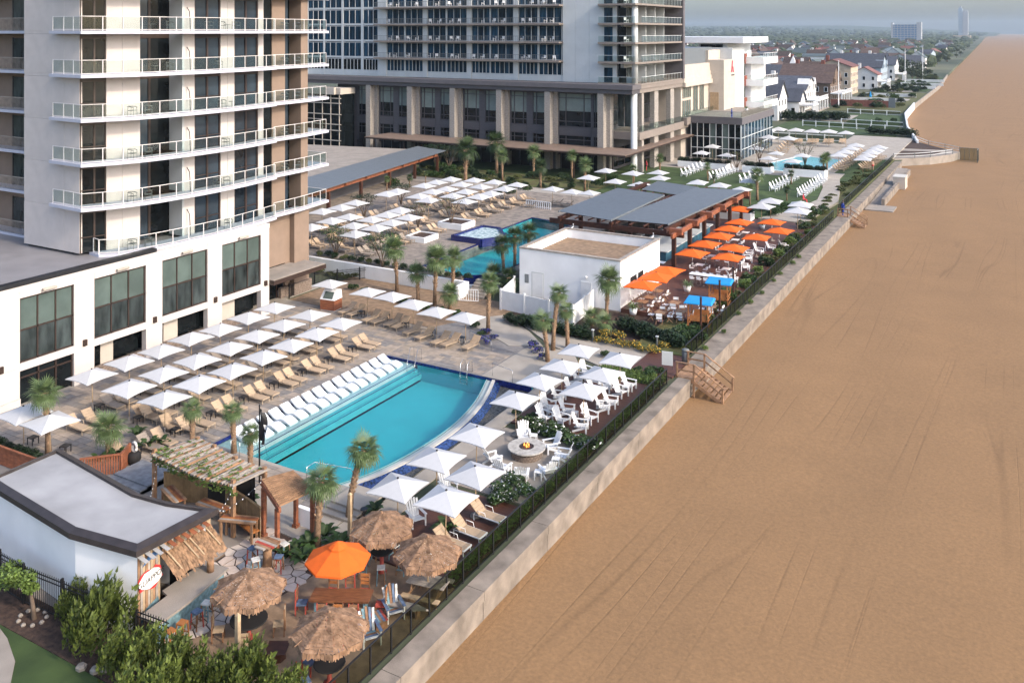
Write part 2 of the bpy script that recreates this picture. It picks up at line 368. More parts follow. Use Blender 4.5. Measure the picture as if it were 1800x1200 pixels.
# decks
def slab(name, mat, poly, top, bot=-0.3): return struct(name, mat, lambda m: m.prism(poly, bot, top))
def rect(x0, x1, y0, y1): return [(x0, y0), (x1, y0), (x1, y1), (x0, y1)]
deck = slab('pool_deck', 'paver_3', rect(-58.4, -43.02, 31.0, 63.2), -0.02)
slab('deck_north_strip', 'paver_3', rect(-43.0, -34.6, 56.12, 61.6), -0.02)
slab('deck_south_strip', 'concrete_path', rect(-43.0, -30.5, 35.0, 38.88), -0.015)
def pavers():
    rects = [(-58.3, -43.3, 31.2, 63.0), (-43.2, -34.8, 56.4, 61.5), (-43.2, -32.8, 36.2, 38.6)]
    out = []
    for x0, x1, y0, y1 in rects:
        yy = y0
        while yy < y1:
            w = random.choice((0.42, 0.62, 0.62)); x = x0 + J(0.2) - 0.2
            while x < x1:
                l = random.choice((0.62, 0.84, 1.05)); a, bq = max(x, x0), min(x + l, x1)
                if bq - a > 0.1: out.append((a + .012, bq - .012, yy + .012, min(yy + w, y1) - .012, random.randrange(5), random.uniform(0, 0.008)))
                x += l
            yy += w
    # those that show largest and open to view become single stones
    vis = lambda p: (p[1] > -46.6 or p[3] > 56.5 or (p[3] < 38 and -52 < p[0] < -45)) and not (p[0] > -43.3 and p[3] < 39)
    key = lambda p: (0 if vis(p) else 1000) + (p[2] ** 2 + p[0] ** 2) ** 0.5
    out.sort(key=key)
    for a, bq, c, d, k, h in out[:300]:
        m = MB(); m.box(a, bq, c, d, -0.03, 0.004 + h); m.build('paver', 'paver_%d' % k, deck)
    m = MB()
    for a, bq, c, d, k, h in out[300:]: m.box(a, bq, c, d, -0.03, 0.004 + h, k)
    m.build('paver_field', ['paver_%d' % i for i in range(5)], deck, kind='stuff')
pavers()
slab('deck_corner', 'paver_3', [(-44.0, 63.22), (-43.0, 61.62), (-34.62, 61.62), (-34.62, 64.0), (-37, 66), (-42.7, 66.4)], -0.012)
slab('promenade', 'concrete_path', [(-30.0, 38.9), (-28.9, 38.9), (-28.9, 61.0), (-31.0, 64.0), (-34.6, 63.5), (-34.6, 56.2), (-30.15, 56.2)], 0.0)
slab('promenade_south', 'concrete_path', [(-34.8, 33.8), (-28.4, 33.4), (-28.4, 38.86), (-30.4, 38.86), (-30.4, 35.2), (-34.8, 34.98)], 0.004)
slab('fire_pit_terrace', 'concrete', rect(-28.88, -22.6, 42.0, 49.6), 0.006)
slab('entry_path', 'concrete_path', [(-42.8, 66.0), (-40.2, 69.2), (-36.2, 66.4), (-33.6, 63.9), (-36.0, 62.6), (-39.5, 64.6)], 0.02)
slab('beach_path', 'concrete_path', [(-38.4, 68.2), (-33.0, 66.9), (-25.8, 67.2), (-25.4, 63.2), (-28.0, 62.2), (-33.2, 64.4), (-36.1, 66.6)], 0.028)
slab('boardwalk_landing', 'bar_deck', rect(-25.7, -22.4, 62.6, 67.0), 0.06)
slab('chair_deck', 'bar_deck', rect(-28.8, -23.0, 50.4, 60.4), 0.05)
slab('lounger_deck', 'bar_deck', rect(-28.0, -23.0, 34.2, 41.6), 0.05)
slab('tiki_sand', 'sandy_bed', [(-33.5, 23.6), (-22.45, 22.0), (-22.45, 34.15), (-28.3, 34.15), (-33.5, 31.0)], 0.0)
slab('planting_bed', 'sandy_bed', [(-60, 63.25), (-44.0, 63.25), (-42.6, 66.0), (-40.3, 69.3), (-40.5, 72.4), (-60, 72.4)], -0.005)
slab('shrub_bed', 'mulch', rect(-40.0, -23.0, 67.25, 74.9), 0.0)
slab('fence_bed', 'mulch', rect(-23.0, -22.55, 34, 62.5), 0.03)
slab('rear_walk', 'concrete_path', [(-66, 68), (-60.4, 68), (-60.4, 63.3), (-58.4, 63.3), (-58.4, 31), (-66, 31)], -0.01)
slab('service_lawn', 'lawn', rect(-60, -22.6, 12, 22.58), -0.012)
slab('mulch_bed', 'mulch', rect(-46.5, -24.0, 22.6, 24.4), 0.005)
slab('garden_path', 'concrete', [(-47, 21.5), (-41.5, 22.5), (-38.0, 22.55), (-36.6, 22.2), (-35.0, 21.55), (-33.8, 20.6), (-33.2, 19.0), (-33.0, 12), (-47, 12)], 0.012)
slab('tiki_slab', 'concrete', rect(-44.5, -33.5, 24.42, 34.95), -0.01)
slab('west_yard', 'paver_3', rect(-60, -44.52, 24.05, 30.98), -0.014)
# upper terrace around the second pool, retained by a white wall
M('terrace_stone', (0.29, 0.25, 0.21), 0.88, 0.3, 1.4, 0.2, 12, col2=(0.40, 0.33, 0.27))
P2 = [(-53.5, 75.6), (-47.9, 74.5), (-45.4, 76.4), (-45.3, 84.0), (-48.9, 90.0), (-49.0, 101.0), (-55.2, 102.0), (-55.2, 93.0), (-53.6, 92.6), (-53.6, 86.5)]
TZ = 1.2
def terrace(m):
    m.box(-92, -55.3, 72.8, 122, -0.2, TZ); m.box(-55.3, -44.3, 102.1, 122, -0.2, TZ)
    m.prism([(-55.3, 72.8), (-53.5, 72.8), (-53.5, 86.5), (-53.6, 92.6), (-55.2, 93.0), (-55.3, 102.1)], -0.2, TZ)
    m.prism([(-53.5, 72.8), (-48.0, 72.8), (-47.9, 74.5), (-53.5, 75.6)], -0.2, TZ)
    m.prism([(-45.3, 76.4), (-44.3, 76.4), (-44.3, 102.1), (-49.0, 102.1), (-49.0, 101.0), (-48.9, 90.0), (-45.3, 84.0)], -0.2, TZ)
    m.prism([(-55.3, 102.1), (-55.2, 102.0), (-49.0, 101.0), (-49.0, 102.1)], -0.2, TZ)
struct('terrace', 'terrace_stone', terrace)
rw = thing('retaining_wall', 'white rendered retaining wall below the upper pool terrace', 'wall')
for i in range(5):
    x0 = -65.0 + i * 3.7
    boxp('wall_panel', rw, 'white_wall', x0 + .01, x0 + 3.69, 72.5, 72.78, -0.05, 1.28)
boxp('wall_return', rw, 'white_wall', -46.48, -46.2, 70.9, 72.78, -0.05, 1.28)
boxp('wall_panel_long', rw, 'white_wall', -80.0, -65.02, 72.5, 72.78, -0.05, 1.28)
# steps up to the terrace
st = thing('terrace_steps', 'grey stone steps climbing to the upper pool terrace', 'steps')
for i in range(6): boxp('step', st, 'concrete', -46.15, -44.3, 72.2 + i * 0.34, 74.4, 0.0 + i * 0.001, 0.2 * (i + 1))
# garden court, lawns
slab('bar_terrace', 'bar_deck', rect(-31.6, -23.7, 75.0, 119.5), 0.35)
slab('bar_floor', 'bar_deck', rect(-44.2, -31.62, 85.2, 119.5), 0.348)
slab('service_yard', 'concrete', rect(-42.6, -31.8, 74.95, 85.1), 0.05)
slab('court_lawn', 'lawn', [(-92, 122.2), (-44.0, 122.2), (-44.0, 119.7), (-31.0, 119.7), (-28.4, 127.0), (-27.0, 137), (-28.3, 148.0), (-30.2, 156.5), (-92, 156.5)], 0.5)
slab('curved_path', 'concrete_path', [(-31.0, 119.65), (-24.6, 119.65), (-24.8, 127), (-24.0, 137), (-25.6, 148), (-27.4, 158), (-27.6, 164), (-29.4, 164), (-30.1, 156.6), (-28.2, 148), (-26.9, 137), (-28.3, 127)], 0.47)
slab('dune_grass_bed', 'dry_grass', rect(-27.3, -22.8, 67.05, 190), 0.12)
slab('far_pool_deck', 'concrete_path', rect(-60, -29.42, 156.6, 208), 0.45)
slab('far_lawn', 'lawn', rect(-29.4, -23.0, 156.0, 186), 0.44)
slab('event_plaza', 'concrete_path', [(-36, 186.1), (-23.0, 186.1), (-23.0, 226), (-36, 226)], 0.46)
slab('court_walk', 'concrete_path', rect(-92, -44.0, 118.2, 121.2), 1.235, 0.3)
slab('court_garden', 'dry_grass', rect(-110, -58, 124, 136), 0.55)
# ------------------------------------------------------------------ pools
def flat(m, poly, z0, z1): m.add([(x, y, z1) for x, y in poly], [tuple(range(len(poly)))])
RIM = [(-33.5, 56.05), (-32.3, 52.8), (-31.6, 49.8), (-31.35, 47.0), (-31.5, 43.8), (-32.0, 41.0), (-32.8, 38.95)]
def offs(pts, d): # shift the curved rim to the sea side by d
    out = []
    for i, p in enumerate(pts):
        a, b = pts[max(i - 1, 0)], pts[min(i + 1, len(pts) - 1)]
        tx, ty = b[0] - a[0], b[1] - a[1]; l = math.hypot(tx, ty)
        out.append((p[0] - ty / l * d, p[1] + tx / l * d))
    return out
def smooth_curve(pts, k=5):
    out = []
    for i in range(len(pts) - 1):
        p0, p1, p2, p3 = pts[max(i - 1, 0)], pts[i], pts[i + 1], pts[min(i + 2, len(pts) - 1)]
        for j in range(k):
            t = j / k
            out.append(tuple(0.5 * (2 * p1[c] + (p2[c] - p0[c]) * t + (2 * p0[c] - 5 * p1[c] + 4 * p2[c] - p3[c]) * t * t + (3 * p1[c] - p0[c] - 3 * p2[c] + p3[c]) * t ** 3) for c in (0, 1)))
    return out + [pts[-1]]
RIM = smooth_curve(RIM)
def clampy(c): return [(x, min(PY1 - .02, max(PY0 + .02, y))) for x, y in c]
pool = thing('infinity_pool', 'large turquoise pool with a curved overflow edge and shallow ledge', 'pool')
def ribbon(m, a, za, b, zb, mi=0):
    for i in range(len(a) - 1):
        m.quad((*a[i], za), (*a[i + 1], za), (*b[i + 1], zb), (*b[i], zb), mi)
R0 = RIM; R1 = clampy(offs(RIM, 0.05)); 
def o_(d): return clampy([(x + d, y) for x, y in RIM])
def shell(m):
    zf = -1.35
    m.box(PX0 - .1, -40.55, PY0, PY1, -0.6, -0.24, 1)                     # tanning ledge
    m.box(-40.55, -40.2, PY0, PY1, -0.9, -0.50, 2); m.box(-40.2, -39.85, PY0, PY1, -1.2, -0.78, 2)
    m.prism([(-39.85, PY0)] + [p for p in reversed(o_(-0.62))] + [(-39.85, PY1)], zf - .1, zf, 0)
    ribbon(m, o_(-0.60), -0.10, o_(-0.60), zf, 0)
    m.box(-40.2, -30.3, PY1 - 0.02, PY1 + 0.02, zf, -0.03, 0); m.box(-40.2, -30.3, PY0 - 0.02, PY0 + 0.02, zf, -0.03, 0)
M('pool_step', (0.035, 0.27, 0.30), 0.7, 0.08, 0.8)
part('basin', pool, ['pool_plaster', 'pool_ledge', 'pool_step'], shell)
part('overflow_trough', pool, ['pool_ledge'], lambda m: (ribbon(m, o_(-0.60), -0.13, o_(-0.50), -0.12), ribbon(m, o_(-0.50), -0.16, o_(-0.10), -0.17)))
M('curb_cream', (0.50, 0.47, 0.41), 0.6, 0.08, 2)
part('overflow_curb', pool, 'curb_cream', lambda m: (ribbon(m, o_(-0.10), -0.04, o_(0.14), -0.04), ribbon(m, o_(-0.10), -0.3, o_(-0.10), -0.04), ribbon(m, o_(0.14), -0.04, o_(0.14), -0.12)))
part('tile_skirt', pool, 'glass_tile', lambda m: (ribbon(m, o_(0.14), -0.12, o_(0.60), -0.40)))
part('pebble_gutter', pool, 'pebble_dark', lambda m: ribbon(m, o_(0.60), -0.40, clampy([(max(x + 1.15, -30.3), y) for x, y in RIM]), -0.36))
part('gutter_edge', pool, 'concrete_path', lambda m: ribbon(m, clampy([(max(x + 1.15, -30.3), y) for x, y in RIM]), -0.36, clampy([(-30.1, y) for x, y in RIM]), 0.0))
part('water', pool, 'pool_water', lambda m: flat(m, [(PX0 + .02, PY0 + .03)] + [p for p in reversed(o_(-0.56))] + [(PX0 + .02, PY1 - .03)], -0.105, -0.10))
part('waterline_tile', pool, 'tile_blue', lambda m: (m.box(-43.0, -33.0, PY1 - .035, PY1 + .012, -0.2, 0.012), m.box(-43.03, -42.96, PY0, PY1, -0.2, 0.012), m.box(-33.1, -30.4, PY1 - .035, PY1 + .012, -0.5, 0.012)))
part('step_edge', pool, 'tile_blue', lambda m: m.box(-40.60, -40.53, PY0 + .05, PY1 - .05, -0.24, -0.225))
part('step_edge', pool, 'tile_blue', lambda m: m.box(-40.24, -40.17, PY0 + .05, PY1 - .05, -0.50, -0.485))
part('step_edge', pool, 'tile_blue', lambda m: m.box(-39.89, -39.84, PY0 + .05, PY1 - .05, -0.78, -0.765))
part('end_block', pool, 'tile_blue', lambda m: m.box(-32.75, -31.2, PY1 - 0.06, PY1 - 0.036, -0.6, 0.02))
def rail(label, pts, grp=None):
    r = thing('handrail', label, 'handrail', group=grp)
    part('rail', r, 'steel', lambda m: m.path(pts, 0.018, 6), True)
    return r
def pool_ladder(x, y):
    t = thing('pool_ladder', 'steel pool ladder hooked over the far pool edge', 'ladder', (x, y, 0))
    for dx in (-.3, .3):
        part('rail', t, 'steel', lambda m: m.path([(dx, .55, 0), (dx, .5, .75), (dx, .2, .9), (dx, -.12, .7), (dx, -.2, 0), (dx, -.2, -.75)], 0.025, 6), True)
    for k in range(3): boxp('rung', t, 'steel', -.3, .3, -.26, -.14, -0.2 - .25 * k, -0.17 - .25 * k)
pool_ladder(-35.9, 56.0)
for x, yy in ((-40.6, 56.0), (-40.6, 39.0)):
    s_ = -1 if yy > 50 else 1
    for dx in (-.35, .35):
        rail('steel step handrail at the corner of the turquoise pool', [(x + dx, yy - s_ * .7, 0), (x + dx, yy - s_ * .65, .85), (x + dx, yy - s_ * .2, .95), (x + dx + .5, yy + s_ * .9, .2), (x + dx + .55, yy + s_ * 1.0, -.4)], 'step handrails of the turquoise pool')
rail('steel handrail beside the walkway at the pool corner', [(-33.9, 56.6, 0), (-33.9, 56.6, .9), (-32.0, 56.2, .85), (-32.0, 56.2, 0)])
rail('steel handrail on the low wall by the blue flowers', [(-39.2, 61.9, 0), (-39.2, 61.9, .9), (-36.6, 60.9, .75), (-36.6, 60.9, 0)])
rail('steel handrail arching at the near pool steps', [(-34.8, 38.0, 0), (-34.8, 38.1, .85), (-34.7, 38.6, .95), (-33.6, 40.4, .1), (-33.5, 40.6, -.4)])
# in-water chaise: one moulded wave
def wave(m):
    prof = [(0, .64), (.12, .58), (.35, .42), (.58, .28), (.75, .23), (.95, .28), (1.15, .34), (1.35, .33), (1.6, .24), (1.85, .12)]
    for i in range(len(prof) - 1):
        (a, za), (b2, zb) = prof[i], prof[i + 1]
        for w0, w1 in ((-.38, .38),):
            m.add([(a, w0, za), (b2, w0, zb), (b2, w1, zb), (a, w1, za), (a, w0, max(0, za - .14)), (b2, w0, max(0, zb - .14)), (b2, w1, max(0, zb - .14)), (a, w1, max(0, za - .14))],
                  [(0, 1, 2, 3), (7, 6, 5, 4), (0, 4, 5, 1), (3, 2, 6, 7)] + ([(0, 3, 7, 4)] if i == 0 else []) + ([(1, 5, 6, 2)] if i == len(prof) - 2 else []))
    m.box(.55, 1.35, -.3, .3, 0, .12)
wl = part('pool_chaise', None, 'resin_white', wave)
tag(wl, 'white moulded wave-shaped chaise standing in the shallow pool ledge', 'pool lounger', 'white chaises on the pool ledge')
wl = Proto(wl)
for i in range(15): wl.put((-42.9, 40.6 + i * 1.03, -0.235), J(.03), scale=1.0)
# second pool, spa
p2 = thing('terrace_pool', 'angular turquoise pool on the upper terrace with blue tile rim', 'pool')
part('basin', p2, 'pool_plaster_pale', lambda m: (m.prism(P2, -0.02, 0.02)))
def p2wall(m):
    for i in range(len(P2)):
        a, b2 = P2[i], P2[(i + 1) % len(P2)]
        m.beam((*a, TZ - .03), (*b2, TZ - .03), 0.22, 0.1, 0)
part('tile_rim', p2, 'tile_blue', p2wall)
part('inner_wall', p2, 'pool_plaster_pale', lambda m: [m.quad((*P2[i], 0.02), (*P2[(i + 1) % len(P2)], 0.02), (*P2[(i + 1) % len(P2)], TZ - .1), (*P2[i], TZ - .1)) for i in range(len(P2))])
part('water', p2, 'pool_water', lambda m: flat(m, P2, 1.02, 1.03))
part('overflow_wall', p2, 'tile_blue', lambda m: m.prism([(-48.0, 74.4), (-45.3, 76.2), (-45.3, 76.45), (-48.0, 74.65)], -0.1, TZ - .1))
part('outer_wall', p2, 'white_wall', lambda m: m.prism([(-48.1, 73.2), (-44.9, 75.6), (-44.9, 84), (-45.25, 84), (-45.25, 75.9), (-48.1, 73.5)], -0.1, 0.5))
spa = thing('spa_tub', 'raised spa tub with blue tile walls and foaming water', 'spa')
SP = [(-57.1, 86.4), (-53.2, 86.4), (-52.2, 88.0), (-52.2, 89.6), (-54.5, 92.6), (-56.8, 92.6)]
part('tub_wall', spa, 'tile_blue', lambda m: [m.beam((*SP[i], 1.35), (*SP[(i + 1) % 6], 1.35), 0.34, 0.9) for i in range(6)])
M('foam_water', (0.22, 0.45, 0.48), 0.2, 0.5, 2.5, 0.8, 4, col2=(0.75, 0.85, 0.85))
part('water', spa, 'foam_water', lambda m: m.prism(SP, 1.0, 1.62))
# far pool
p3 = thing('family_pool', 'small turquoise pool beside the glass pavilion', 'pool')
P3 = [(-44.0, 162.0), (-31.0, 160.8), (-31.0, 181.0), (-39.0, 183.0)]
part('basin', p3, 'pool_plaster_pale', lambda m: m.prism(P3, 0.3, 0.46))
part('water', p3, 'pool_water', lambda m: flat(m, P3, 0.5, 0.53))
part('coping', p3, 'white_paint', lambda m: [m.beam((*P3[i], .5), (*P3[(i + 1) % 4], .5), .35, .14) for i in range(4)])
# ------------------------------------------------------------------ near hotel
hotel = thing('hotel', 'white hotel block with curved glass balconies over a windowed podium', 'hotel')
FX = -58.5
BAYS = [(36.35, 40.3), (41.9, 46.3), (47.8, 52.26), (53.8, 58.2)]
edges = [31.0] + [v for b in BAYS for v in b] + [59.2]
def wpan(x0, x1, y0, y1, z0, z1, mat='stucco', name='wall_panel', g=0.008): return boxp(name, hotel, mat, x0, x1, y0 + g, y1 - g, z0 + g, z1 - g)
for i in range(0, len(edges), 2):
    a, b = edges[i], edges[i + 1]
    if b - a > 3: wpan(FX - .5, FX, a, a + 2.7, 0, 7.6); a += 2.7
    for z0, z1 in ((0.5, 2.55), (2.55, 5.0), (5.0, 7.6)): wpan(FX - .5, FX, a, b, z0, z1)
    wpan(FX - .55, FX + .05, a - .03, b + .03, 0.0, 0.5, 'stucco', 'plinth')
    boxp('wall_lamp', hotel, 'bronze', FX, FX + .16, (a + b) / 2 - .14, (a + b) / 2 + .14, 2.62, 3.05)
for a, b in BAYS:
    wpan(FX - .5, FX, a, b, 2.32, 2.83, name='spandrel'); wpan(FX - .5, FX, a, b, 7.17, 7.6, name='lintel')
    c = (a + b) / 2
    part('light_bar', hotel, 'concrete_path', lambda m: m.path([(FX + .22, c - .5, 7.42), (FX + .22, c + .5, 7.42)], .11, 8))
    f = part('window', hotel, 'bronze', lambda m: ([m.box(FX - .22, FX - .1, a + (b - a) * t - .045, a + (b - a) * t + .045, 2.83, 7.17) for t in (0.012, 1 / 3, 2 / 3, .988)], [m.box(FX - .22, FX - .1, a, b, z - .05, z + .05) for z in (2.89, 5.0, 7.11)]))
    for k in range(3):
        y0, y1 = a + (b - a) * k / 3 + .03, a + (b - a) * (k + 1) / 3 - .03
        boxp('pane', f, 'pane_shade', FX - .2, FX - .17, y0, y1, 5.02, 7.1); boxp('pane', f, 'pane_curtain', FX - .2, FX - .17, y0, y1, 2.9, 4.98)
    if a < 40:
        f = part('glazed_door', hotel, 'bronze', lambda m: ([m.box(FX - .3, FX - .16, a + (b - a) * t - .05, a + (b - a) * t + .05, 0, 2.32) for t in (0.012, .36, .68, .988)], m.box(FX - .3, FX - .16, a, b, 1.75, 1.85), m.box(FX - .3, FX - .16, a, b, 2.24, 2.32)))
        for k in range(3): boxp('pane', f, 'pane_dark', FX - .26, FX - .23, a + (b - a) * k / 3 + .03, a + (b - a) * (k + 1) / 3 - .03, 0.05, 2.25)
    else:
        o = part('open_front', hotel, 'interior_dark', lambda m: (m.box(FX - 4.5, FX - 4.4, a, b, 0, 2.32), m.box(FX - 4.4, FX - .5, a, b, -.02, 0.01), m.box(FX - 4.4, FX - .5, a, b, 2.33, 2.4)))  # room surfaces coloured near-black so the opening reads as unlit
        boxp('opening_shade_sheet', o, 'pane_dark', FX - 1.0, FX - .95, a, b, .62, 2.32)  # added dark sheet standing in for the shade inside the opening
        boxp('bar_front', o, 'stone_veneer', FX - .62, FX - .2, a, b, 0, .62)
        boxp('screen', o, 'cream_wall', FX - .93, FX - .9, a + .6 + random.random(), a + 2.2, .4, 2.2)
wpan(FX - .6, FX + .06, 31.0, 59.2, 7.6, 8.02, name='parapet')
boxp('coping', hotel, 'black_metal', FX - .42, FX + .12, 31.0, 47.2, 8.02, 8.3)
boxp('podium_roof', hotel, 'roof_membrane', -90, FX - .62, 31.0, 59.18, 7.7, 8.0)
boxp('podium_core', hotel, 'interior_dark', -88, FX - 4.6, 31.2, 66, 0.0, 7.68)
boxp('roof_parapet', hotel, 'stucco_brown', *[-61.2, -59.3, 31.2, 34.9, 8.0, 9.4]); boxp('parapet_cap', hotel, 'black_metal', -61.3, -59.2, 31.1, 35.0, 9.4, 9.55)
# tower
FRONT = smooth_curve([(-60.9, 42.5), (-59.4, 45.8), (-58.68, 50.4), (-58.62, 55.4), (-59.25, 60.9)], 4)
WALL = smooth_curve([(-62.3, 43.4), (-61.1, 46.6), (-60.45, 50.6), (-60.4, 55.4), (-61.0, 61.0)], 6)
def onwall(px):
    t = (px - 900) / F
    k = (t * cA - sA) / (cA + t * sA)                  # X = k * Y along that sight line
    for (x0, y0), (x1, y1) in zip(WALL, WALL[1:]):
        e0, e1 = x0 - k * y0, x1 - k * y1
        if e0 * e1 <= 0 and e0 != e1:
            u = e0 / (e0 - e1); return (x0 + (x1 - x0) * u, y0 + (y1 - y0) * u)
    return WALL[0] if px < 200 else WALL[-1]
def panel(m, A, B, z0, z1, d0, d1, mi=0):                # upright slab between two plan points, d0..d1 outward
    tx, ty = B[0] - A[0], B[1] - A[1]; l = math.hypot(tx, ty); nx, ny = ty / l, -tx / l
    P = [(A[0] + nx * d0, A[1] + ny * d0), (B[0] + nx * d0, B[1] + ny * d0), (B[0] + nx * d1, B[1] + ny * d1), (A[0] + nx * d1, A[1] + ny * d1)]
    m.prism(P, z0, z1, mi)
def lerp2(A, B, t): return (A[0] + (B[0] - A[0]) * t, A[1] + (B[1] - A[1]) * t)
LV = [8.2, 11.85, 15.15, 18.45, 21.75, 25.03, 28.3, 31.6]
HT = 3.04
lvl_parts = []
def LP(name, mats, fn, parent=None):
    o = part(name, parent or hotel, mats, fn)
    if parent is None: lvl_parts.append(o)
    return o
for a, b in ((187, 214.7), (215.1, 242), (324, 342), (388, 399.8), (400.2, 412), (454, 471)):
    LP('facade_panel', 'stucco', lambda m: panel(m, onwall(a), onwall(b), 0, HT, -.25, 0))
def win(A, B, post=0.5, mat='pane_sky'):
    f = LP('window', 'bronze', lambda m: (panel(m, A, lerp2(A, B, .05), 0, 2.75, -.2, -.05), panel(m, lerp2(A, B, .95), B, 0, 2.75, -.2, -.05), panel(m, lerp2(A, B, post - .035), lerp2(A, B, post + .035), 0, 2.75, -.2, -.05), panel(m, A, B, 2.68, HT, -.2, -.03), panel(m, A, B, 1.02, 1.08, -.2, -.06)))
    LP('pane', mat, lambda m: panel(m, lerp2(A, B, .05), lerp2(A, B, post), .02, 2.7, -.16, -.13), f)
    LP('pane', mat, lambda m: panel(m, lerp2(A, B, post), lerp2(A, B, .95), .02, 2.7, -.16, -.13), f)
win(onwall(137.5), onwall(187), .55, 'pane_dark'); win(onwall(342), onwall(388)); win(onwall(412), onwall(454))
A, B = onwall(242), onwall(324); Ai, Bi = (A[0] - 1.7, A[1] + .25), (B[0] - 1.7, B[1] + .1)
LP('recess_return', 'light_panel', lambda m: panel(m, B, Bi, 0, HT, -.2, 0))  # grey instead of stucco: shade of this south-facing return put into the colour
LP('recess_return', 'stucco', lambda m: panel(m, Ai, A, 0, HT, -.2, 0))
f = LP('window', 'bronze', lambda m: (panel(m, Ai, Bi, 2.68, HT, -.2, 0), panel(m, lerp2(Ai, Bi, .48), lerp2(Ai, Bi, .53), 0, 2.7, -.2, 0)))
LP('pane', 'pane_sky', lambda m: panel(m, Ai, lerp2(Ai, Bi, .48), .02, 2.68, -.2, -.08), f); LP('pane', 'pane_dark', lambda m: panel(m, lerp2(Ai, Bi, .53), Bi, .02, 2.68, -.2, -.08), f)
D = onwall(327); LP('divider_screen', 'black_metal', lambda m: m.path([(D[0] + .1, D[1], 1.95), (D[0] + .35, D[1] + .04, 1.6), (D[0] + .4, D[1] + .05, 1.1), (D[0] + .45, D[1] + .05, 0)], .035, 5))
# south flank
LP('flank_panel', 'stucco', lambda m: m.box(-64.2, -62.35, 43.4, 43.65, 0, HT)); LP('flank_panel', 'stucco', lambda m: m.box(-69.3, -64.22, 43.4, 43.65, 0, HT))
LP('flank_band', 'stucco', lambda m: m.box(-69.3, -62.35, 43.42, 43.66, HT + .015, 3.3))
LP('facade_band', 'stucco', lambda m: [panel(m, p, q, HT, 3.3, -.25, -.01) for p, q in zip(WALL, WALL[1:])])
# brown end of the block
BX = -61.2
yb = [onX(p, BX) for p in (472, 478, 501, 507, 522)]; ye = onX(541, BX + .5)
LP('pane', 'pane_dark', lambda m: m.box(BX - .3, BX - .1, 61.0, yb[1], 0, HT)); LP('facade_panel', 'stucco_brown', lambda m: m.box(BX - .3, BX, yb[1], yb[2], 0, 3.3))
LP('pane', 'pane_sky', lambda m: m.box(BX - .3, BX - .1, yb[2], yb[3], 0, HT)); LP('pane', 'pane_dark', lambda m: m.box(BX - 1.2, BX - 1.0, yb[3], yb[4], 0, HT))
LP('brown_pilaster', 'stucco_brown', lambda m: m.box(BX - 1.0, BX + .5, yb[4], ye, 0, 3.3))
LP('facade_band', 'stucco_brown', lambda m: (m.box(BX - .3, BX - .02, 61.0, yb[1], HT, 3.3), m.box(BX - .3, BX - .02, yb[2], yb[4], HT, 3.3)))
# balconies
def inset(c, d): return offs(c, -d)
def walk(c, step):
    out = [c[0]]; acc = 0
    for p, q in zip(c, c[1:]):
        l = math.dist(p, q); t = 0
        while acc + l - t >= step:
            t += step - acc; acc = 0; out.append(lerp2(p, q, t / l))
        acc += l - t
    if math.dist(out[-1], c[-1]) > .3: out.append(c[-1])
    else: out[-1] = c[-1]
    return out
def balcony(slabpoly, rails):
    s = LP('balcony_slab', 'slab_paint', lambda m: m.prism(slabpoly, -.24, 0.0))
    for pts in rails:
        LP('handrail', 'rail_metal', lambda m: [m.beam((*p, 1.08), (*q, 1.08), .05, .04) for p, q in zip(pts, pts[1:])], s)
        LP('bottom_rail', 'rail_metal', lambda m: [m.beam((*p, .09), (*q, .09), .035, .035) for p, q in zip(pts, pts[1:])], s)
        for p in pts: LP('baluster', 'rail_metal', lambda m: m.box(p[0] - .025, p[0] + .025, p[1] - .025, p[1] + .025, 0, 1.06), s)
        for p, q in zip(pts, pts[1:]): LP('glass_panel', 'rail_glass', lambda m: m.beam((*lerp2(p, q, .03), .585), (*lerp2(p, q, .97), .585), .012, .9), s)
fr = [(x - .22, y) for x, y in FRONT]; fr[0] = (fr[0][0], fr[0][1] + .2)
main = [(-65.2, 42.8)] + FRONT + [(WALL[-1][0], WALL[-1][1])] + WALL[::-1][1:] + [(-62.32, 43.38), (-65.2, 43.38)]
balcony(main, [walk(fr, 1.45), [(-65.0, 43.0), (-63.6, 42.95), (-62.3, 42.85), fr[0]]])
end = [(-59.9, 61.3), (-60.0, 65), (-60.7, 69.6), (-63.5, 69.6), (-63.5, ye), (BX, ye - .4), (BX, 61.3)]
er = [(-60.1, 61.4), (-60.2, 65.0), (-60.9, 69.4)]
balcony(end, [walk(er, 1.4), [er[-1], (-63.4, 69.4)]])
tree_l = list(lvl_parts)
FIRST = tree_l.index(next(o for o in tree_l if o.name.startswith('balcony_slab')))
KK = {}
for o in tree_l: KK[o.name] = list(o.children)
for li, z in enumerate(LV[:-1]):
    sc = (LV[li + 1] - z) / 3.3
    for o in tree_l:
        nm = o.name.split('.')[0]
        if li == 0: continue
        c = o.copy(); COL.objects.link(c); c.location.z = z; c.scale.z = sc if nm not in ('balcony_slab',) else 1
        for k in KK[o.name]:
            q = k.copy(); COL.objects.link(q); q.parent = c
main_slab = tree_l[FIRST]
f2 = [(-60.8, 43.9)] + [p for p in FRONT if p[1] > 44.5]; lvl_parts = []
balcony(f2 + [WALL[-1]] + [p for p in WALL[::-1][1:] if p[1] > 44.4] + [(-62.2, 44.1)], [walk([(x - .2, y_ + (.15 if i == 0 else 0)) for i, (x, y_) in enumerate(f2)], 1.45), [(-60.98, 44.07), (-61.9, 44.25)]])
for o in lvl_parts: o.location.z = LV[0]
main_slab.location.z = LV[7] - 0.0
tree_l = [o for o in tree_l if o is not main_slab]
for o in tree_l: o.location.z = LV[0]; o.scale.z = (LV[1] - LV[0]) / 3.3 if not o.name.startswith('balcony_slab') else 1
boxp('tower_roof', hotel, 'roof_membrane', -90, -58.5, 43.0, 69, 31.6, 32.1)
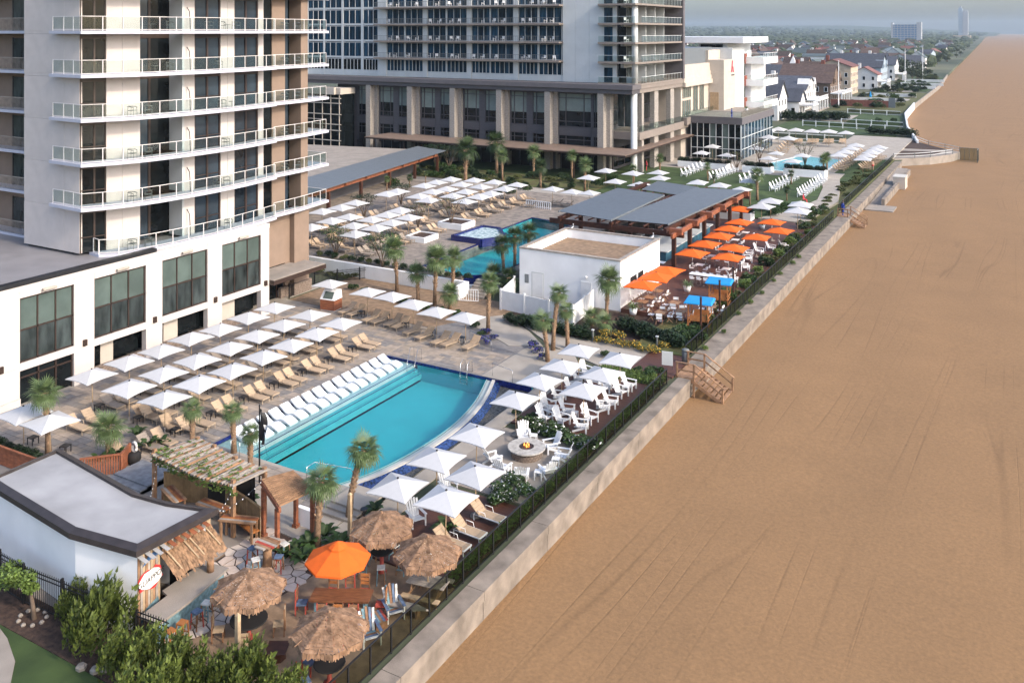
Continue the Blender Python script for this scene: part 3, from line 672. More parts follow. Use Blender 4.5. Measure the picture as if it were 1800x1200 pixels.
boxp('tower_core', hotel, 'interior_dark', -69.2, -63.6, 43.7, 66.4, 8.0, 31.5)
# podium below the brown end
wpan(BX - .3, BX, 59.2, 66.6, 7.0, 7.95, 'stucco_brown'); wpan(BX - .3, BX, 61.75, 66.6, 3.1, 7.0, 'stucco_brown'); wpan(BX - .3, BX, 64.0, 66.6, 0, 3.1, 'stucco_brown')
boxp('brown_pilaster', hotel, 'stucco_brown', BX, BX + .6, 64.6, 66.6, .9, 7.95); boxp('stone_base', hotel, 'stone_veneer', BX, BX + .8, 64.4, 66.8, 0, 1.1); boxp('stone_base', hotel, 'stone_veneer', BX, BX + .35, 63.1, 64.39, 0, .95)
f = part('window', hotel, 'bronze', lambda m: (m.box(BX - .2, BX - .05, 60.45, 60.55, 3.1, 7.0), m.box(BX - .2, BX - .05, 61.66, 61.74, 3.1, 7.0), m.box(BX - .2, BX - .05, 59.2, 61.7, 5.1, 5.2), m.box(BX - .2, BX - .05, 59.2, 61.7, 3.1, 3.2)))
for y0, y1 in ((59.2, 60.44), (60.56, 61.65)): boxp('pane', f, 'pane_shade', BX - .16, BX - .12, y0, y1, 5.2, 6.98); boxp('pane', f, 'pane_curtain', BX - .16, BX - .12, y0, y1, 3.2, 5.1)
can = part('entrance_canopy', hotel, ['concrete', 'bronze'], lambda m: (m.box(-61.2, -58.0, 59.25, 66.0, 2.95, 3.02), m.box(-61.2, -57.95, 59.22, 66.05, 2.55, 2.95, 1)))
f = part('glazed_door', hotel, 'bronze', lambda m: [m.box(BX - .25, BX - .1, y - .05, y + .05, 0, 2.5) for y in (59.3, 60.6, 61.9, 63.0)])
for y0 in (59.35, 60.65, 61.95): boxp('pane', f, 'pane_dark', BX - .2, BX - .16, y0, y0 + 1.1, .03, 2.5)
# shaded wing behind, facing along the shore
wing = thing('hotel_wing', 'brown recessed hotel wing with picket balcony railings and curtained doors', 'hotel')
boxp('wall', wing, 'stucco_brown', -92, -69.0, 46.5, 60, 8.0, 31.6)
wproto = []
for li, z in enumerate(LV[:-1]):
    for bx in (-73.9, -83.5):
        if li == 0 and bx == -73.9:
            s0 = part('balcony_slab', wing, 'slab_paint', lambda m: m.box(-5.0, 4.5, 45.0, 46.5, -.24, 0))
            part('railing', s0, 'wood_grey', lambda m: (m.box(-5, 4.5, 45.06, 45.12, 1.02, 1.08), m.box(-5, 4.5, 45.06, 45.12, .08, .12), [m.box(-5 + .12 * i, -4.975 + .12 * i, 45.08, 45.1, .1, 1.04) for i in range(79)]))
            d0 = part('window', s0, 'bronze', lambda m: [m.box(x - .06, x + .06, 46.38, 46.48, 0, 2.7) for x in (-1.8, 0.0, 1.5, 3.2)])
            for x in (-1.7, .05, 1.6): part('pane', d0, 'pane_curtain', lambda m: m.box(x, x + 1.5, 46.4, 46.45, .05, 2.65))
            s0.location = (bx, 0, z); wproto = [s0, list(s0.children), list(d0.children), d0.name]
        else:
            c = s0.copy(); COL.objects.link(c); c.location = (bx, 0, z)
            for k in wproto[1]:
                q = k.copy(); COL.objects.link(q); q.parent = c
                if k.name == wproto[3]:
                    for g_ in wproto[2]: w_ = g_.copy(); COL.objects.link(w_); w_.parent = q
# balcony chairs
def balcony_chair():
    t = thing('balcony_chair', 'dark wire-frame armchair on a curved glass balcony', 'chair')
    part('seat', t, 'chair_grey', lambda m: m.box(-.24, .24, -.24, .24, .42, .46))
    part('backrest', t, 'chair_grey', lambda m: m.path([(.26, .26, .66), (.1, .28, .72), (-.26, .2, .74), (-.28, 0, .78), (-.26, -.2, .74), (.1, -.28, .72), (.26, -.26, .66)], .03, 5), True)
    for sx_ in (-.23, .23):
        for sy in (-.25, .25): part('leg', t, 'chair_grey', lambda m: m.path([(sx_ * 1.1, sy, 0), (sx_, sy, .68)], .016, 5))
    return Proto(t)
bc = balcony_chair()
G_ = 'chairs on the curved balconies'
for li, z in enumerate(LV[:6]):
    spots = [(-60.1, 46.3, .4), (-59.75, 47.5, 2.6)] if li in (0, 1, 2, 3) else [(-59.8, 49.6, 1.0)]
    spots += [[(-59.5, 55.4, .3)], [(-59.5, 54.2, .2), (-59.45, 55.2, 2.5)], [(-59.4, 55.0, .4)], [(-59.4, 54.6, .2)], [(-59.4, 54.2, 1.7)], [(-59.4, 53.2, .3), (-59.4, 54.6, 2.7), (-59.4, 56.2, .2)]][li]
    if li: spots += [(-60.5, 63.2, .3), (-60.5, 64.8, 2.8)]
    for x, y_, a in spots: bc.put((x, y_, z), a, 'dark wire-frame armchair on a curved glass balcony' if y_ < 60 else 'dark wire-frame armchair on a balcony of the brown hotel end', 'chair', G_ if y_ < 60 else 'chairs on the brown end balconies')
def btable():
    t = thing('balcony_table', 'small round grey table on a curved glass balcony', 'table', group='tables on the curved balconies')
    part('table_top', t, 'chair_grey', lambda m: m.lathe([(.28, .5), (.28, .53)], 12)); part('stem', t, 'chair_grey', lambda m: m.lathe([(.15, 0), (.02, .03), (.02, .5)], 8)); return Proto(t)
bt = btable()
for li, y_ in ((5, 47.6), (4, 48.0), (3, 55.9), (5, 55.4)): bt.put((-59.6, y_, LV[li]))
# ------------------------------------------------------------------ far resort tower
rs = thing('resort_tower', 'grey resort tower with stone piers and rows of blue windows', 'hotel')
FY = 145.2; GZ = 0.5
def rb(name, mat, *b): return boxp(name, rs, mat, *b)
rb('cornice', 'grey_cornice', -133, -58.0, 142.6, 146.5, 15.05, 15.85); rb('cornice_step', 'grey_wall', -133, -58.2, 142.9, 146.4, 14.3, 15.05)
M('cornice_sunlit', (0.215, 0.18, 0.155), 0.65, 0.07, 1)  # cornice grey lightened and warmed, sunlight of the sea side put into the colour
rb('cornice_side', 'cornice_sunlit', -60.0, -58.0, 146.55, 168.6, 15.05, 15.85); rb('cornice_side_step', 'cornice_sunlit', -60, -58.2, 146.45, 168.5, 14.3, 15.05)
piers = [-114.2, -104.1, -94.2, -84.0, -74.0, -63.7]
for x in piers:
    for k in range(5): rb('pier_block', 'pier_stone', x - .95 + .01 * (k % 2), x + .95 - .01 * (k % 2), 144.25, 145.6, GZ + k * 2.76 + .01, GZ + (k + 1) * 2.76 - .01)
    for k in range(6): rb('pilaster_block', 'pier_stone', x - .93, x + .2, 143.0 + .01 * (k % 2), 144.24, GZ + k * 2.3 + .01, GZ + (k + 1) * 2.3 - .01)
bounds = [-119.9] + piers
def podium_window(x0, x1, z0, z1, shade):
    f = part('window', rs, 'grey_wall', lambda m: ([m.box(x - .05, x + .05, 144.82, 144.98, z0, z1) for x in (x0, x0 + (x1 - x0) * .22, x0 + (x1 - x0) * .78, x1)], [m.box(x0, x1, 144.82, 144.98, z - .05, z + .05) for z in ((z0, z0 + .9, z1 - .8, z1) if shade else (z0, z1 - .7, z1))]))
    xs = [x0, x0 + (x1 - x0) * .22, x0 + (x1 - x0) * .78, x1]; zm = z0 + (z1 - z0) * random.uniform(.35, .5)
    for a, b in zip(xs, xs[1:]):
        boxp('pane', f, 'pane_dark', a + .05, b - .05, 144.95, 145.0, z0, zm if shade else z1)
        if shade: boxp('pane', f, 'pane_blind', a + .05, b - .05, 144.95, 145.0, zm, z1)
for p, q in zip(bounds, bounds[1:]):
    a, b = p + .95, q - .95; w = b - a
    if p == bounds[0]: cells = [(a + .6, b - .1)]
    elif q == piers[-1]: cells = [(a + .1, a + 6.4), (a + 6.9, b - .1)]
    else: cells = [(a + .25, a + w * .44), (a + w * .6, b - .1)]
    cur = a
    for c0, c1 in cells:
        rb('wall_panel', 'grey_wall', cur, c0 - .06, 144.8, 145.6, 3.0, 14.3); cur = c1 + .06
        podium_window(c0, c1, 8.1, 13.95, True); podium_window(c0, c1, 4.4, 6.5, False)
        rb('spandrel', 'grey_wall', c0 - .05, c1 + .05, 144.7, 145.55, 6.58, 8.0); rb('lintel', 'grey_wall', c0 - .05, c1 + .05, 144.85, 145.55, 14.0, 14.3)
    if b - cur > .1: rb('wall_panel', 'grey_wall', cur, b, 144.8, 145.6, 3.0, 14.3)
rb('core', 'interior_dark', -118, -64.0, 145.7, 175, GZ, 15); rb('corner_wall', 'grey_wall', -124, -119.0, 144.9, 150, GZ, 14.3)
# ground floor recess
for x in piers: rb('ground_column', 'grey_wall', x - .7, x + .7, 144.2, 145.5, GZ, 4.2)
f = part('shopfront', rs, 'chair_grey', lambda m: [m.box(x - .05, x + .05, 145.55, 145.66, GZ, 4.2) for x in [-117 + 2.1 * i for i in range(26)]])
M('canopy_wood', (0.25, 0.175, 0.13), 0.75, 0.15, 1)
canopy = part('canopy', rs, ['canopy_wood', 'bronze'], lambda m: ([m.box(-110 + 1.5 * i + .02, -110 + 1.5 * (i + 1) - .02, 136.2, 144.6, 4.85, 4.95) for i in range(34)], m.box(-110, -59, 136.1, 144.8, 4.62, 4.84, 1), m.box(-59.0, -56.6, 136.1, 171, 4.62, 4.84, 1), [m.box(-59.0, -56.7, 136.2 + 1.5 * i, 137.68 + 1.5 * i, 4.85, 4.95) for i in range(23)]))
for x in [-108 + 7 * i for i in range(8)]: part('canopy_post', rs, 'bronze', lambda m: m.box(x - .1, x + .1, 136.5, 136.7, GZ, 4.62))
# sea-side corner: round column and slim stone piers
part('round_column', rs, 'light_panel', lambda m: m.lathe([(.62, GZ), (.55, 1), (.55, 14.3)], 16, c=(-58.7, 145.0, 0)), True)
for y_, w in ((148.6, .5), (155.2, 1.0), (163.6, 1.0)): rb('slim_pier', 'pier_stone', -59.4, -58.5, y_ - w, y_ + w, GZ, 14.3)
rb('lobby_wall', 'grey_wall', -64.2, -63.9, 147, 172, GZ, 14.3)
for i in range(8):
    for z0, z1 in ((1, 4.2), (8.4, 11), (11.2, 14)): rb('lobby_pane', 'pane_dark' if z0 < 2 else 'pane_curtain', -63.88, -63.8, 147.4 + i * 3, 150.0 + i * 3, z0, z1)
for i in range(3): rb('lobby_pane', 'pane_curtain', -62.6 + i * 1.3, -61.5 + i * 1.3, 147.2, 147.3, 8.4, 13.9)
rb('terrace_slab', 'cornice_sunlit', -64, -58.0, 145.9, 172, 6.3, 7.6); part('terrace_glass', rs, 'rail_glass', lambda m: (m.box(-58.15, -58.1, 146, 172, 7.65, 8.7), m.box(-64, -59.2, 146.0, 146.05, 7.65, 8.7)))
rb('west_link_parapet', 'cream_wall', -150, -119.95, 139, 139.6, 12.4, 13.8)
# glazed link building to the west
lk = thing('glazed_link', 'dark glazed link building with thin tan mullions behind the flat roof', 'building')
boxp('wall', lk, 'pane_dark', -150, -118.9, 140, 144, GZ, 12.4)
for i in range(14): boxp('mullion', lk, 'cream_wall', -148.0 + i * 2.2, -147.88 + i * 2.2, 139.85, 139.99, GZ, 12.4)
for z in (3.2, 5.2, 6.4, 8.4, 10.6, 11.6): boxp('transom', lk, 'cream_wall', -150, -118.9, 139.8, 139.98, z - .08, z + .08)
boxp('top_band', lk, 'cream_wall', -150, -118.85, 139.7, 144.2, 12.41, 13.6)
# tower above
TY = 147.5; TL = [16.95, 19.55, 22.95, 26.3, 29.65, 33.0]
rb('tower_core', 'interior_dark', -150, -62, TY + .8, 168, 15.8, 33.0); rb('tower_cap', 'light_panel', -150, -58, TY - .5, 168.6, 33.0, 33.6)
rb('base_band', 'light_panel', -150, -60, TY - .1, TY + .7, 15.85, 16.95)
def unit(w, h, n, mats):
    f = part('window', rs, 'light_panel', lambda m: ([m.box(w * i / n - .05, w * i / n + .05, -.12, .02, 0, h) for i in range(n + 1)], m.box(0, w, -.1, .02, h - .08, h), m.box(0, w, -.1, .02, 0, .08)))
    for i in range(n): boxp('pane', f, mats, w * i / n + .06, w * (i + 1) / n - .06, -.05, 0, .08, h - .08)
    return f
cols_l = [(-150 + 5.3 * i, 4.9) for i in range(3)] + [(-134.3, 4.2), (-129.7, 4.6), (-124.6, 4.7), (-119.3, 3.8)]
cols_r = [(-113.2, 4.3), (-108.6, 4.3), (-103.2, 4.3), (-98.6, 4.6), (-92.9, 4.0), (-88.7, 5.0), (-82.6, 4.0), (-78.3, 4.6)]
def spread(cols, h, n, mat, zs):
    for x, w in cols:
        f = unit(w, h, n, mat); f.location = (x, TY, zs[0]); ch = list(f.children)
        for z in zs[1:]:
            c = f.copy(); COL.objects.link(c); c.location = (x, TY, z)
            for k in ch: q = k.copy(); COL.objects.link(q); q.parent = c
spread(cols_l, 2.9, 3, 'pane_blue', [t + .2 for t in TL[1:5]]); spread(cols_l, 2.3, 5, 'pane_dark', [16.98])
spread(cols_r, 2.9, 3, 'pane_blue', [t + .2 for t in TL[1:5]]); spread(cols_r, 2.3, 5, 'pane_blue', [16.98])
allx = sorted(cols_l + cols_r)
for (x, w), (x2, w2) in zip(allx, allx[1:]): rb('mullion_wall', 'light_panel', x + w + .02, x2 - .02, TY - .3 if x2 - x - w > .8 else TY - .15, TY + .6, 15.9, 33)
for z in TL[1:5]: rb('floor_band', 'light_panel', -150, -114.5, TY - .13, TY + .5, z - .12, z + .18)
for i in range(4): rb('wall_panel', 'light_panel', -73.4 + i * 2.65, -73.4 + (i + 1) * 2.65 - .03, TY - .3, TY + .6, 15.86, 33)
# long balconies
pk = None
for z in TL[1:5]:
    if pk is None:
        pk = part('balcony_slab', rs, 'cornice_sunlit', lambda m: m.box(-115.2, -73.3, TY - 2.0, TY - .02, -.16, .14))
        part('railing', pk, 'chair_grey', lambda m: (m.box(-115.2, -73.3, TY - 1.95, TY - 1.9, 1.1, 1.16), [m.box(-115.2 + i * .35, -115.16 + i * .35, TY - 1.94, TY - 1.91, .14, 1.1) for i in range(120)]))
        kids = list(pk.children); pk.location.z = z
    else:
        c = pk.copy(); COL.objects.link(c); c.location.z = z
        for k in kids: q = k.copy(); COL.objects.link(q); q.parent = c
# corner balconies, glass fronted
ck = None
for z in [15.85] + TL[1:5]:
    if ck is None:
        ck = part('corner_balcony', rs, 'cornice_sunlit', lambda m: m.prism([(-66.4, TY - .3), (-65.6, TY - 2.2), (-58.6, TY - 2.2), (-57.9, TY - 1), (-57.9, 167.5), (-61.5, 167.5), (-61.5, TY - .3)], -.2, .12))
        part('glass_front', ck, 'rail_glass', lambda m: (m.box(-65.5, -58.6, TY - 2.15, TY - 2.12, .15, 1.2), m.box(-58.0, -57.95, TY - .9, 167.4, .15, 1.2)))
        part('glass_rail', ck, 'light_panel', lambda m: (m.box(-65.5, -58.6, TY - 2.17, TY - 2.1, 1.2, 1.26), m.box(-58.02, -57.93, TY - .9, 167.4, 1.2, 1.26), [m.box(-58.0, -57.95, y_, y_ + .06, .15, 1.2) for y_ in [TY + 1.6 * i for i in range(13)]]))
        kids = list(ck.children); ck.location.z = z
    else:
        c = ck.copy(); COL.objects.link(c); c.location.z = z
        for k in kids: q = k.copy(); COL.objects.link(q); q.parent = c
part('corner_column', rs, 'light_panel', lambda m: m.lathe([(.55, 15.9), (.55, 33)], 14, c=(-59.3, TY - .6, 0)), True)
rb('end_fin', 'grey_cornice', -61.8, -57.7, 167.6, 168.5, 15.86, 33); rb('inner_wall', 'light_panel', -62.2, -61.6, TY, 167.6, 15.9, 33)
for i, z in enumerate([15.97] + [t + .2 for t in TL[1:5]]):
    h = 2.6
    rb('balcony_door', 'pane_blue', -65.2, -63.6, TY - .36, TY - .31, z, z + h); rb('balcony_door', 'pane_dark', -62.4, -61.0, TY - .36, TY - .31, z, z + h)
    for k in range(4): rb('balcony_door', 'pane_curtain', -61.58, -61.5, TY + 1.2 + k * 4.6, TY + 4.4 + k * 4.6, z, z + h); rb('party_wall', 'light_panel', -61.5, -59.4, TY + 4.8 + k * 4.6, TY + 5.0 + k * 4.6, z, z + 2.9) if k < 3 else None
# white balcony chairs of the tower
wc = thing('white_balcony_chair', 'small white chair on a tower balcony behind dark railings', 'chair', group='white chairs on the tower balconies')
part('seat', wc, 'white_paint', lambda m: m.box(-.28, .28, -.28, .28, .42, .48)); part('backrest', wc, 'white_paint', lambda m: m.box(-.28, .28, .24, .3, .5, .95))
for sx_ in (-.25, .25): part('leg', wc, 'white_paint', lambda m: (m.box(sx_ - .03, sx_ + .03, -.27, -.21, 0, .64), m.box(sx_ - .03, sx_ + .03, .22, .28, 0, .5)))
wc = Proto(wc)
for z in TL[1:5]:
    for x, w in cols_r:
        for k in range(2):
            if random.random() < .8: wc.put((x + w * (.3 + .4 * k) + J(.4), TY - 1.0 + J(.2), z + .14), J(1.2))
    wc.put((-60.6, TY - 1.4, z + .12), 1.2, 'pale chair on a glass-fronted corner balcony of the tower', 'chair', 'chairs on the corner balconies')
# cream hall
hall = thing('cream_hall', 'cream banquet hall with tall shaded windows and curved metal roof', 'building')
HX = -58.6
boxp('wall', hall, 'cream_wall', -72, HX, 168.7, 186, GZ, 14.2)
part('barrel_roof', hall, 'cream_wall', lambda m: [m.box(-74, HX + .25 + .9 * math.sin(t), 168.7, 186.2, 14.2 + 4.2 * i / 5, 14.2 + 4.2 * (i + 1) / 5) for i, t in enumerate([.9, .5, .25, .12, .02])])
part('roof_cap', hall, 'metal_roof', lambda m: m.box(-80, HX - .6, 168.7, 190, 18.41, 21.6))
def hwin(y0, y1, z0, z1, n=4):
    f = part('window', hall, 'wood_grey', lambda m: ([m.box(HX, HX + .14, y0 + (y1 - y0) * i / n - .08, y0 + (y1 - y0) * i / n + .08, z0, z1) for i in range(n + 1)], m.box(HX, HX + .14, y0, y1, z0 - .1, z0), m.box(HX, HX + .14, y0, y1, z1, z1 + .1)))
    for i in range(n): boxp('pane', f, 'pane_shade', HX + .01, HX + .06, y0 + (y1 - y0) * i / n + .08, y0 + (y1 - y0) * (i + 1) / n - .08, z0, z1)
hwin(169.6, 174.4, 12.0, 14.0); hwin(169.4, 174.2, 8.6, 11.4); hwin(176.0, 178.6, 9.0, 13.9, 2); hwin(180.0, 182.6, 9.0, 13.9, 2)
boxp('terrace_band', hall, 'cornice_sunlit', -62, -57.4, 168.8, 190, 6.9, 8.3); part('terrace_glass', hall, 'rail_glass', lambda m: m.box(-57.6, -57.5, 169, 186, 8.31, 9.4))
# logo block and red balconied annexe
ax = thing('sign_block', 'pale panelled stair block with a red emblem on its wall', 'building')
for k in range(7): boxp('panel', ax, 'cream_wall', -58.6, -55.3, 186.05, 194.4, GZ + 2.64 * k + .01, GZ + 2.64 * (k + 1) - .01)
boxp('timber_gate', ax, 'wood_pale', -58.2, -56.4, 185.9, 186.04, 8.2, 12.2)
boxp('glass_box', ax, 'light_panel', -64, -56.0, 194.5, 204, GZ, 21.4); boxp('core', ax, 'cream_wall', -66, -58.62, 186.05, 194.4, GZ, 21)
M('emblem_red', (0.40, 0.012, 0.05), 0.5, 0.05, 2)
em = part('emblem', ax, ['emblem_red', 'black_metal'], lambda m: (m.add([(-55.24, 191.2, 16.2), (-55.24, 191.9, 16.2), (-55.24, 192.5, 18.6), (-55.24, 191.9, 18.8)], [(0, 1, 2, 3)]), m.add([(-55.24, 192.5, 16.2), (-55.24, 193.2, 16.2), (-55.24, 192.9, 17.4), (-55.24, 192.4, 17.4)], [(0, 1, 2, 3)]), m.box(-55.28, -55.22, 191.4, 193.6, 15.5, 15.75, 1)))
an = thing('balcony_annexe', 'white annexe with red panels and stacked deep balconies', 'building')
AY = 205.0
boxp('wall', an, 'white_wall', -66, -58.4, AY - .6, AY + 14, GZ, 20.4); boxp('end_wall', an, 'white_wall', -58.38, -55.0, AY + 1.2, AY + 14, GZ, 18)
for k, z in enumerate((17.6, 12.6, 7.6, 3.0)):
    boxp('red_panel', an, 'red_panel', -58.3, -55.9, AY - .4, AY + 1.1, z, z + 2.3)
    if k < 3:
        o = boxp('balcony', an, 'white_paint', -55.88, -51.8, AY, AY + 13, z, z + 1.5)
        part('glass_rail', o, 'rail_glass', lambda m: (m.box(-55.8, -51.85, AY + .02, AY + .06, z + 1.5, z + 2.4), m.box(-51.9, -51.85, AY, AY + 13, z + 1.5, z + 2.4)))
        part('rail', o, 'white_paint', lambda m: (m.box(-55.8, -51.8, AY, AY + .08, z + 2.4, z + 2.48), m.box(-51.9, -51.8, AY, AY + 13, z + 2.4, z + 2.48), [m.box(-51.88, -51.82, AY + i * 1.6, AY + .06 + i * 1.6, z + 1.5, z + 2.4) for i in range(8)]))
    boxp('balcony_window', an, 'pane_dark', -57.0, -56.0, AY - .2, AY - .1, z - 2.6, z - .1); boxp('bay_wall', an, 'white_wall', -58.2, -57.05, AY - .3, AY + 1, z - 2.65, z - .02)
boxp('penthouse', an, 'light_panel', -64, -57.5, 196, 215, 20.4, 22.4); boxp('penthouse_window', an, 'pane_dark', -63.5, -58.5, 195.85, 195.98, 20.6, 22.1)
boxp('flying_roof', an, 'white_paint', -74, -53.6, 194.5, 216, 22.4, 23.7); boxp('chimney', an, 'white_paint', -72, -71, 196, 198, 23.7, 25)
# glass pavilion
pv = thing('glass_pavilion', 'grey-framed glass pavilion with a railed roof terrace', 'building')
x0, x1, y0, y1 = -57.4, -47.5, 171.2, 195.5
boxp('cornice', pv, 'grey_cornice', x0 - .2, x1 + .2, y0 - .2, y1, 7.2, 8.5); boxp('roof_deck', pv, 'concrete', x0, x1, y0, y1 - .2, 8.51, 8.55)
boxp('inside', pv, 'interior_dark', x0 + .5, x1 - .8, y0 + 1.5, y1 - 1, .5, 7.1)
for i in range(8):
    a = x0 + (x1 - x0) * i / 8; boxp('pane', pv, 'pane_dark' if i not in (3, 5) else 'pane_shade', a + .06, a + 1.17, y0 + .1, y0 + .14, .6, 7.1); boxp('mullion', pv, 'light_panel', a - .06, a + .06, y0, y0 + .2, .5, 7.2)
for i in range(10):
    a = y0 + 2.42 * i; boxp('pane', pv, 'pane_blue', x1 - .14, x1 - .1, a + .06, a + 2.35, .6, 7.1); boxp('mullion', pv, 'light_panel', x1 - .2, x1, a - .08, a + .08, .5, 7.2)
for z in (2.4, 4.6): boxp('transom', pv, 'light_panel', x0, x1 + .02, y0 - .02, y0 + .05, z, z + .12); boxp('transom', pv, 'light_panel', x1 - .05, x1 + .03, y0 + .06, y1, z + .01, z + .13)
part('terrace_glass', pv, 'rail_glass', lambda m: (m.box(x0, x1, y0 + .1, y0 + .13, 8.56, 9.6), m.box(x1 - .13, x1 - .1, y0 + .14, y1, 8.56, 9.6)))
part('terrace_rail', pv, 'steel', lambda m: (m.box(x0, x1, y0 + .09, y0 + .14, 9.6, 9.65), m.box(x1 - .14, x1 - .09, y0 + .15, y1, 9.6, 9.65)))
# low flat-roofed service wing with timber eave
lw = thing('spa_wing', 'low building with flat gravel roof and blue metal eave over red beams', 'building')
ed = Vector((-8.5, 44.6, 0)).normalized(); pr_ = Vector((-ed.y, ed.x, 0)); base = Vector((-78.5, 83.0, 0))
def P_(a, b, z): v = base + ed * a + pr_ * b; return (v.x, v.y, z)
def obox(m, a0, a1, b0, b1, z0, z1, mi=0):
    m.prism([P_(a0, b0, 0)[:2], P_(a1, b0, 0)[:2], P_(a1, b1, 0)[:2], P_(a0, b1, 0)[:2]], z0, z1, mi)
part('wall', lw, 'grey_wall', lambda m: obox(m, -30, 44, 4, 40, .5, 4.2)); part('flat_roof', lw, 'concrete', lambda m: obox(m, -32, 47, 4.5, 55, 4.2, 4.55))
part('metal_eave', lw, 'metal_roof', lambda m: [m.add([P_(-30 + 2.0 * i, -.2, 4.45), P_(-28.03 + 2 * i, -.2, 4.45), P_(-28.03 + 2 * i, 5.2, 5.0), P_(-30 + 2 * i, 5.2, 5.0), P_(-30 + 2.0 * i, -.2, 4.38), P_(-28.03 + 2 * i, -.2, 4.38), P_(-28.03 + 2 * i, 5.2, 4.92), P_(-30 + 2 * i, 5.2, 4.92)], [(0, 1, 2, 3), (7, 6, 5, 4), (0, 4, 5, 1), (2, 6, 7, 3), (1, 5, 6, 2), (3, 7, 4, 0)]) for i in range(39)])
for i in range(13): part('eave_bracket', lw, 'wood_red', lambda m: obox(m, -28 + 6 * i, -27.75 + 6 * i, .1, 4, 3.9, 4.3))
part('eave_beam', lw, 'wood_red', lambda m: obox(m, -30, 46, .5, .8, 3.7, 4.34))
for i in range(9): part('eave_post', lw, 'wood_dark', lambda m: obox(m, -26 + 9 * i, -25.6 + 9 * i, .5, .9, .6, 3.7))
part('hatch_window', lw, ['cream_wall', 'pane_dark'], lambda m: (obox(m, 8, 12.5, 3.8, 3.99, 1.2, 3.6), obox(m, 8.6, 12.0, 3.7, 3.79, 1.6, 3.3, 1)))
# ------------------------------------------------------------------ parasols
def canopy_sq(m, h=1.17, ze=2.13, za=2.60, n=5):
    C = [(-h, -h), (h, -h), (h, h), (-h, h)]
    for k in range(4):
        A, B = C[k], C[(k + 1) % 4]; o = len(m.v); idx = {}
        for i in range(n + 1):
            r = i / n
            for j in range(i + 1):
                s_ = j / i if i else 0
                x = (A[0] + (B[0] - A[0]) * s_) * r; y = (A[1] + (B[1] - A[1]) * s_) * r
                bow = 4 * s_ * (1 - s_) * r * r                 # edges curve inwards and lift between the ribs
                x *= 1 - .055 * bow; y *= 1 - .055 * bow
                idx[i, j] = len(m.v); m.v.append((x, y, za + (ze - za) * (r ** 0.93) + .035 * bow))
        for i in range(n):
            for j in range(i + 1):
                m.f.append((idx[i, j], idx[i + 1, j], idx[i + 1, j + 1])); m.m.append(0)
                if j < i: m.f.append((idx[i, j], idx[i + 1, j + 1], idx[i, j + 1])); m.m.append(0)
        for j in range(n):
            a, b = m.v[idx[n, j]], m.v[idx[n, j + 1]]; m.quad(a, b, (b[0], b[1], b[2] - .05), (a[0], a[1], a[2] - .05))
def parasol(mat='canvas_white', pole='wood_pale', rich=True, h=1.17, name='square_parasol'):
    t = thing(name, 'x', 'parasol')
    part('canopy', t, mat, lambda m: canopy_sq(m, h))
    part('pole', t, pole, lambda m: m.lathe([(.028, .05), (.028, 2.58)], 8), True)
    if rich:
        part('finial', t, 'black_metal', lambda m: m.lathe([(.055, 2.59), (.065, 2.63), (.03, 2.67)], 8), True)
        part('base', t, 'concrete', lambda m: m.lathe([(.32, 0), (.32, .06), (.06, .08), (.05, .35)], 16), True)
        for k in range(4):
            a = R(45 + 90 * k); part('rib', t, 'wood_pale', lambda m: m.beam((0, 0, 2.5), (h * 1.38 * math.cos(a), h * 1.38 * math.sin(a), 2.11), .03, .03))
    return Proto(t)
pw, pf = parasol(), parasol(rich=False)
po = parasol('canvas_orange', 'steel', True, 1.35); 
def umb(p, px, py, label, group, zg=0.0, sc=1.0):
    zt = zg + 2.62 * sc; x, y_ = at(px, py, zt); o = p.put((x, y_, zg), J(.09), label, 'parasol', group, sc * random.uniform(.98, 1.02)); o.rotation_euler[0] = J(.022); o.rotation_euler[1] = J(.022); return o
def umbs(p, s, label, group, zg=0.0, sc=1.0):
    for w in s.split(): a, b = w.split(','); umb(p, float(a), float(b), label, group, zg, sc)
umbs(pw, '42,712 88,728', 'white square parasol by the palm next to the brown slatted fence', 'white parasols beside the fenced deck corner')
umbs(pw, '163,647 227,624 283,604 337,584 387,567 436,548 482,532', 'white square parasol in the row along the hotel windows', 'white parasols along the hotel windows')
umbs(pw, '227,669 288,643 347,621 404,600 452,580 499,562 545,545', 'white square parasol in the middle row of the paved lounger deck', 'white parasols in the middle deck row')
umbs(pw, '290,687 350,661 410,638 462,615 511,595 557,575 599,558', 'white square parasol in the deck row next to the pool ledge', 'white parasols in the row by the pool ledge')
umb(pw, 579, 490, 'white square parasol standing over the wooden kiosk', None)
umbs(pw, '646,504 689,513 726,525 767,539 818,548', 'white square parasol behind the loungers below the palm bed', 'white parasols in front of the palm bed')
umbs(pw, '1017,605 1090,619 987,631 1059,645 948,656 1027,673 907,689', 'white square parasol over the white chairs on the brown deck', 'white parasols on the white chair deck', .05)
umb(pw, 837, 749, 'white square parasol between the fire pit and the overflow edge', None)
for (a_, b_), l_ in (((767, 792), 'white square parasol at the overflow-edge side of the small lounger deck'), ((837, 817), 'white square parasol beside the flowering shrubs by the fire pit'), ((699, 837), 'white square parasol beside the leaning palm and pool corner'), ((783, 862), 'white square parasol between straw thatch and the pale loungers')): umb(pw, a_, b_, l_, 'white parasols on the small lounger deck', .05)
U1 = [(235, 512), (440, 462), (350, 490), (290, 570), (400, 545), (535, 562), (430, 598), (632, 535), (718, 507), (665, 580), (770, 552), (567, 612), (437, 652), (170, 610)]
for a, b in U1: umb(pf, 500 + a / 3.53, 220 + b / 3.53, 'white parasol in the near block of the upper terrace', 'white parasols in the near terrace block', TZ, 1.08)
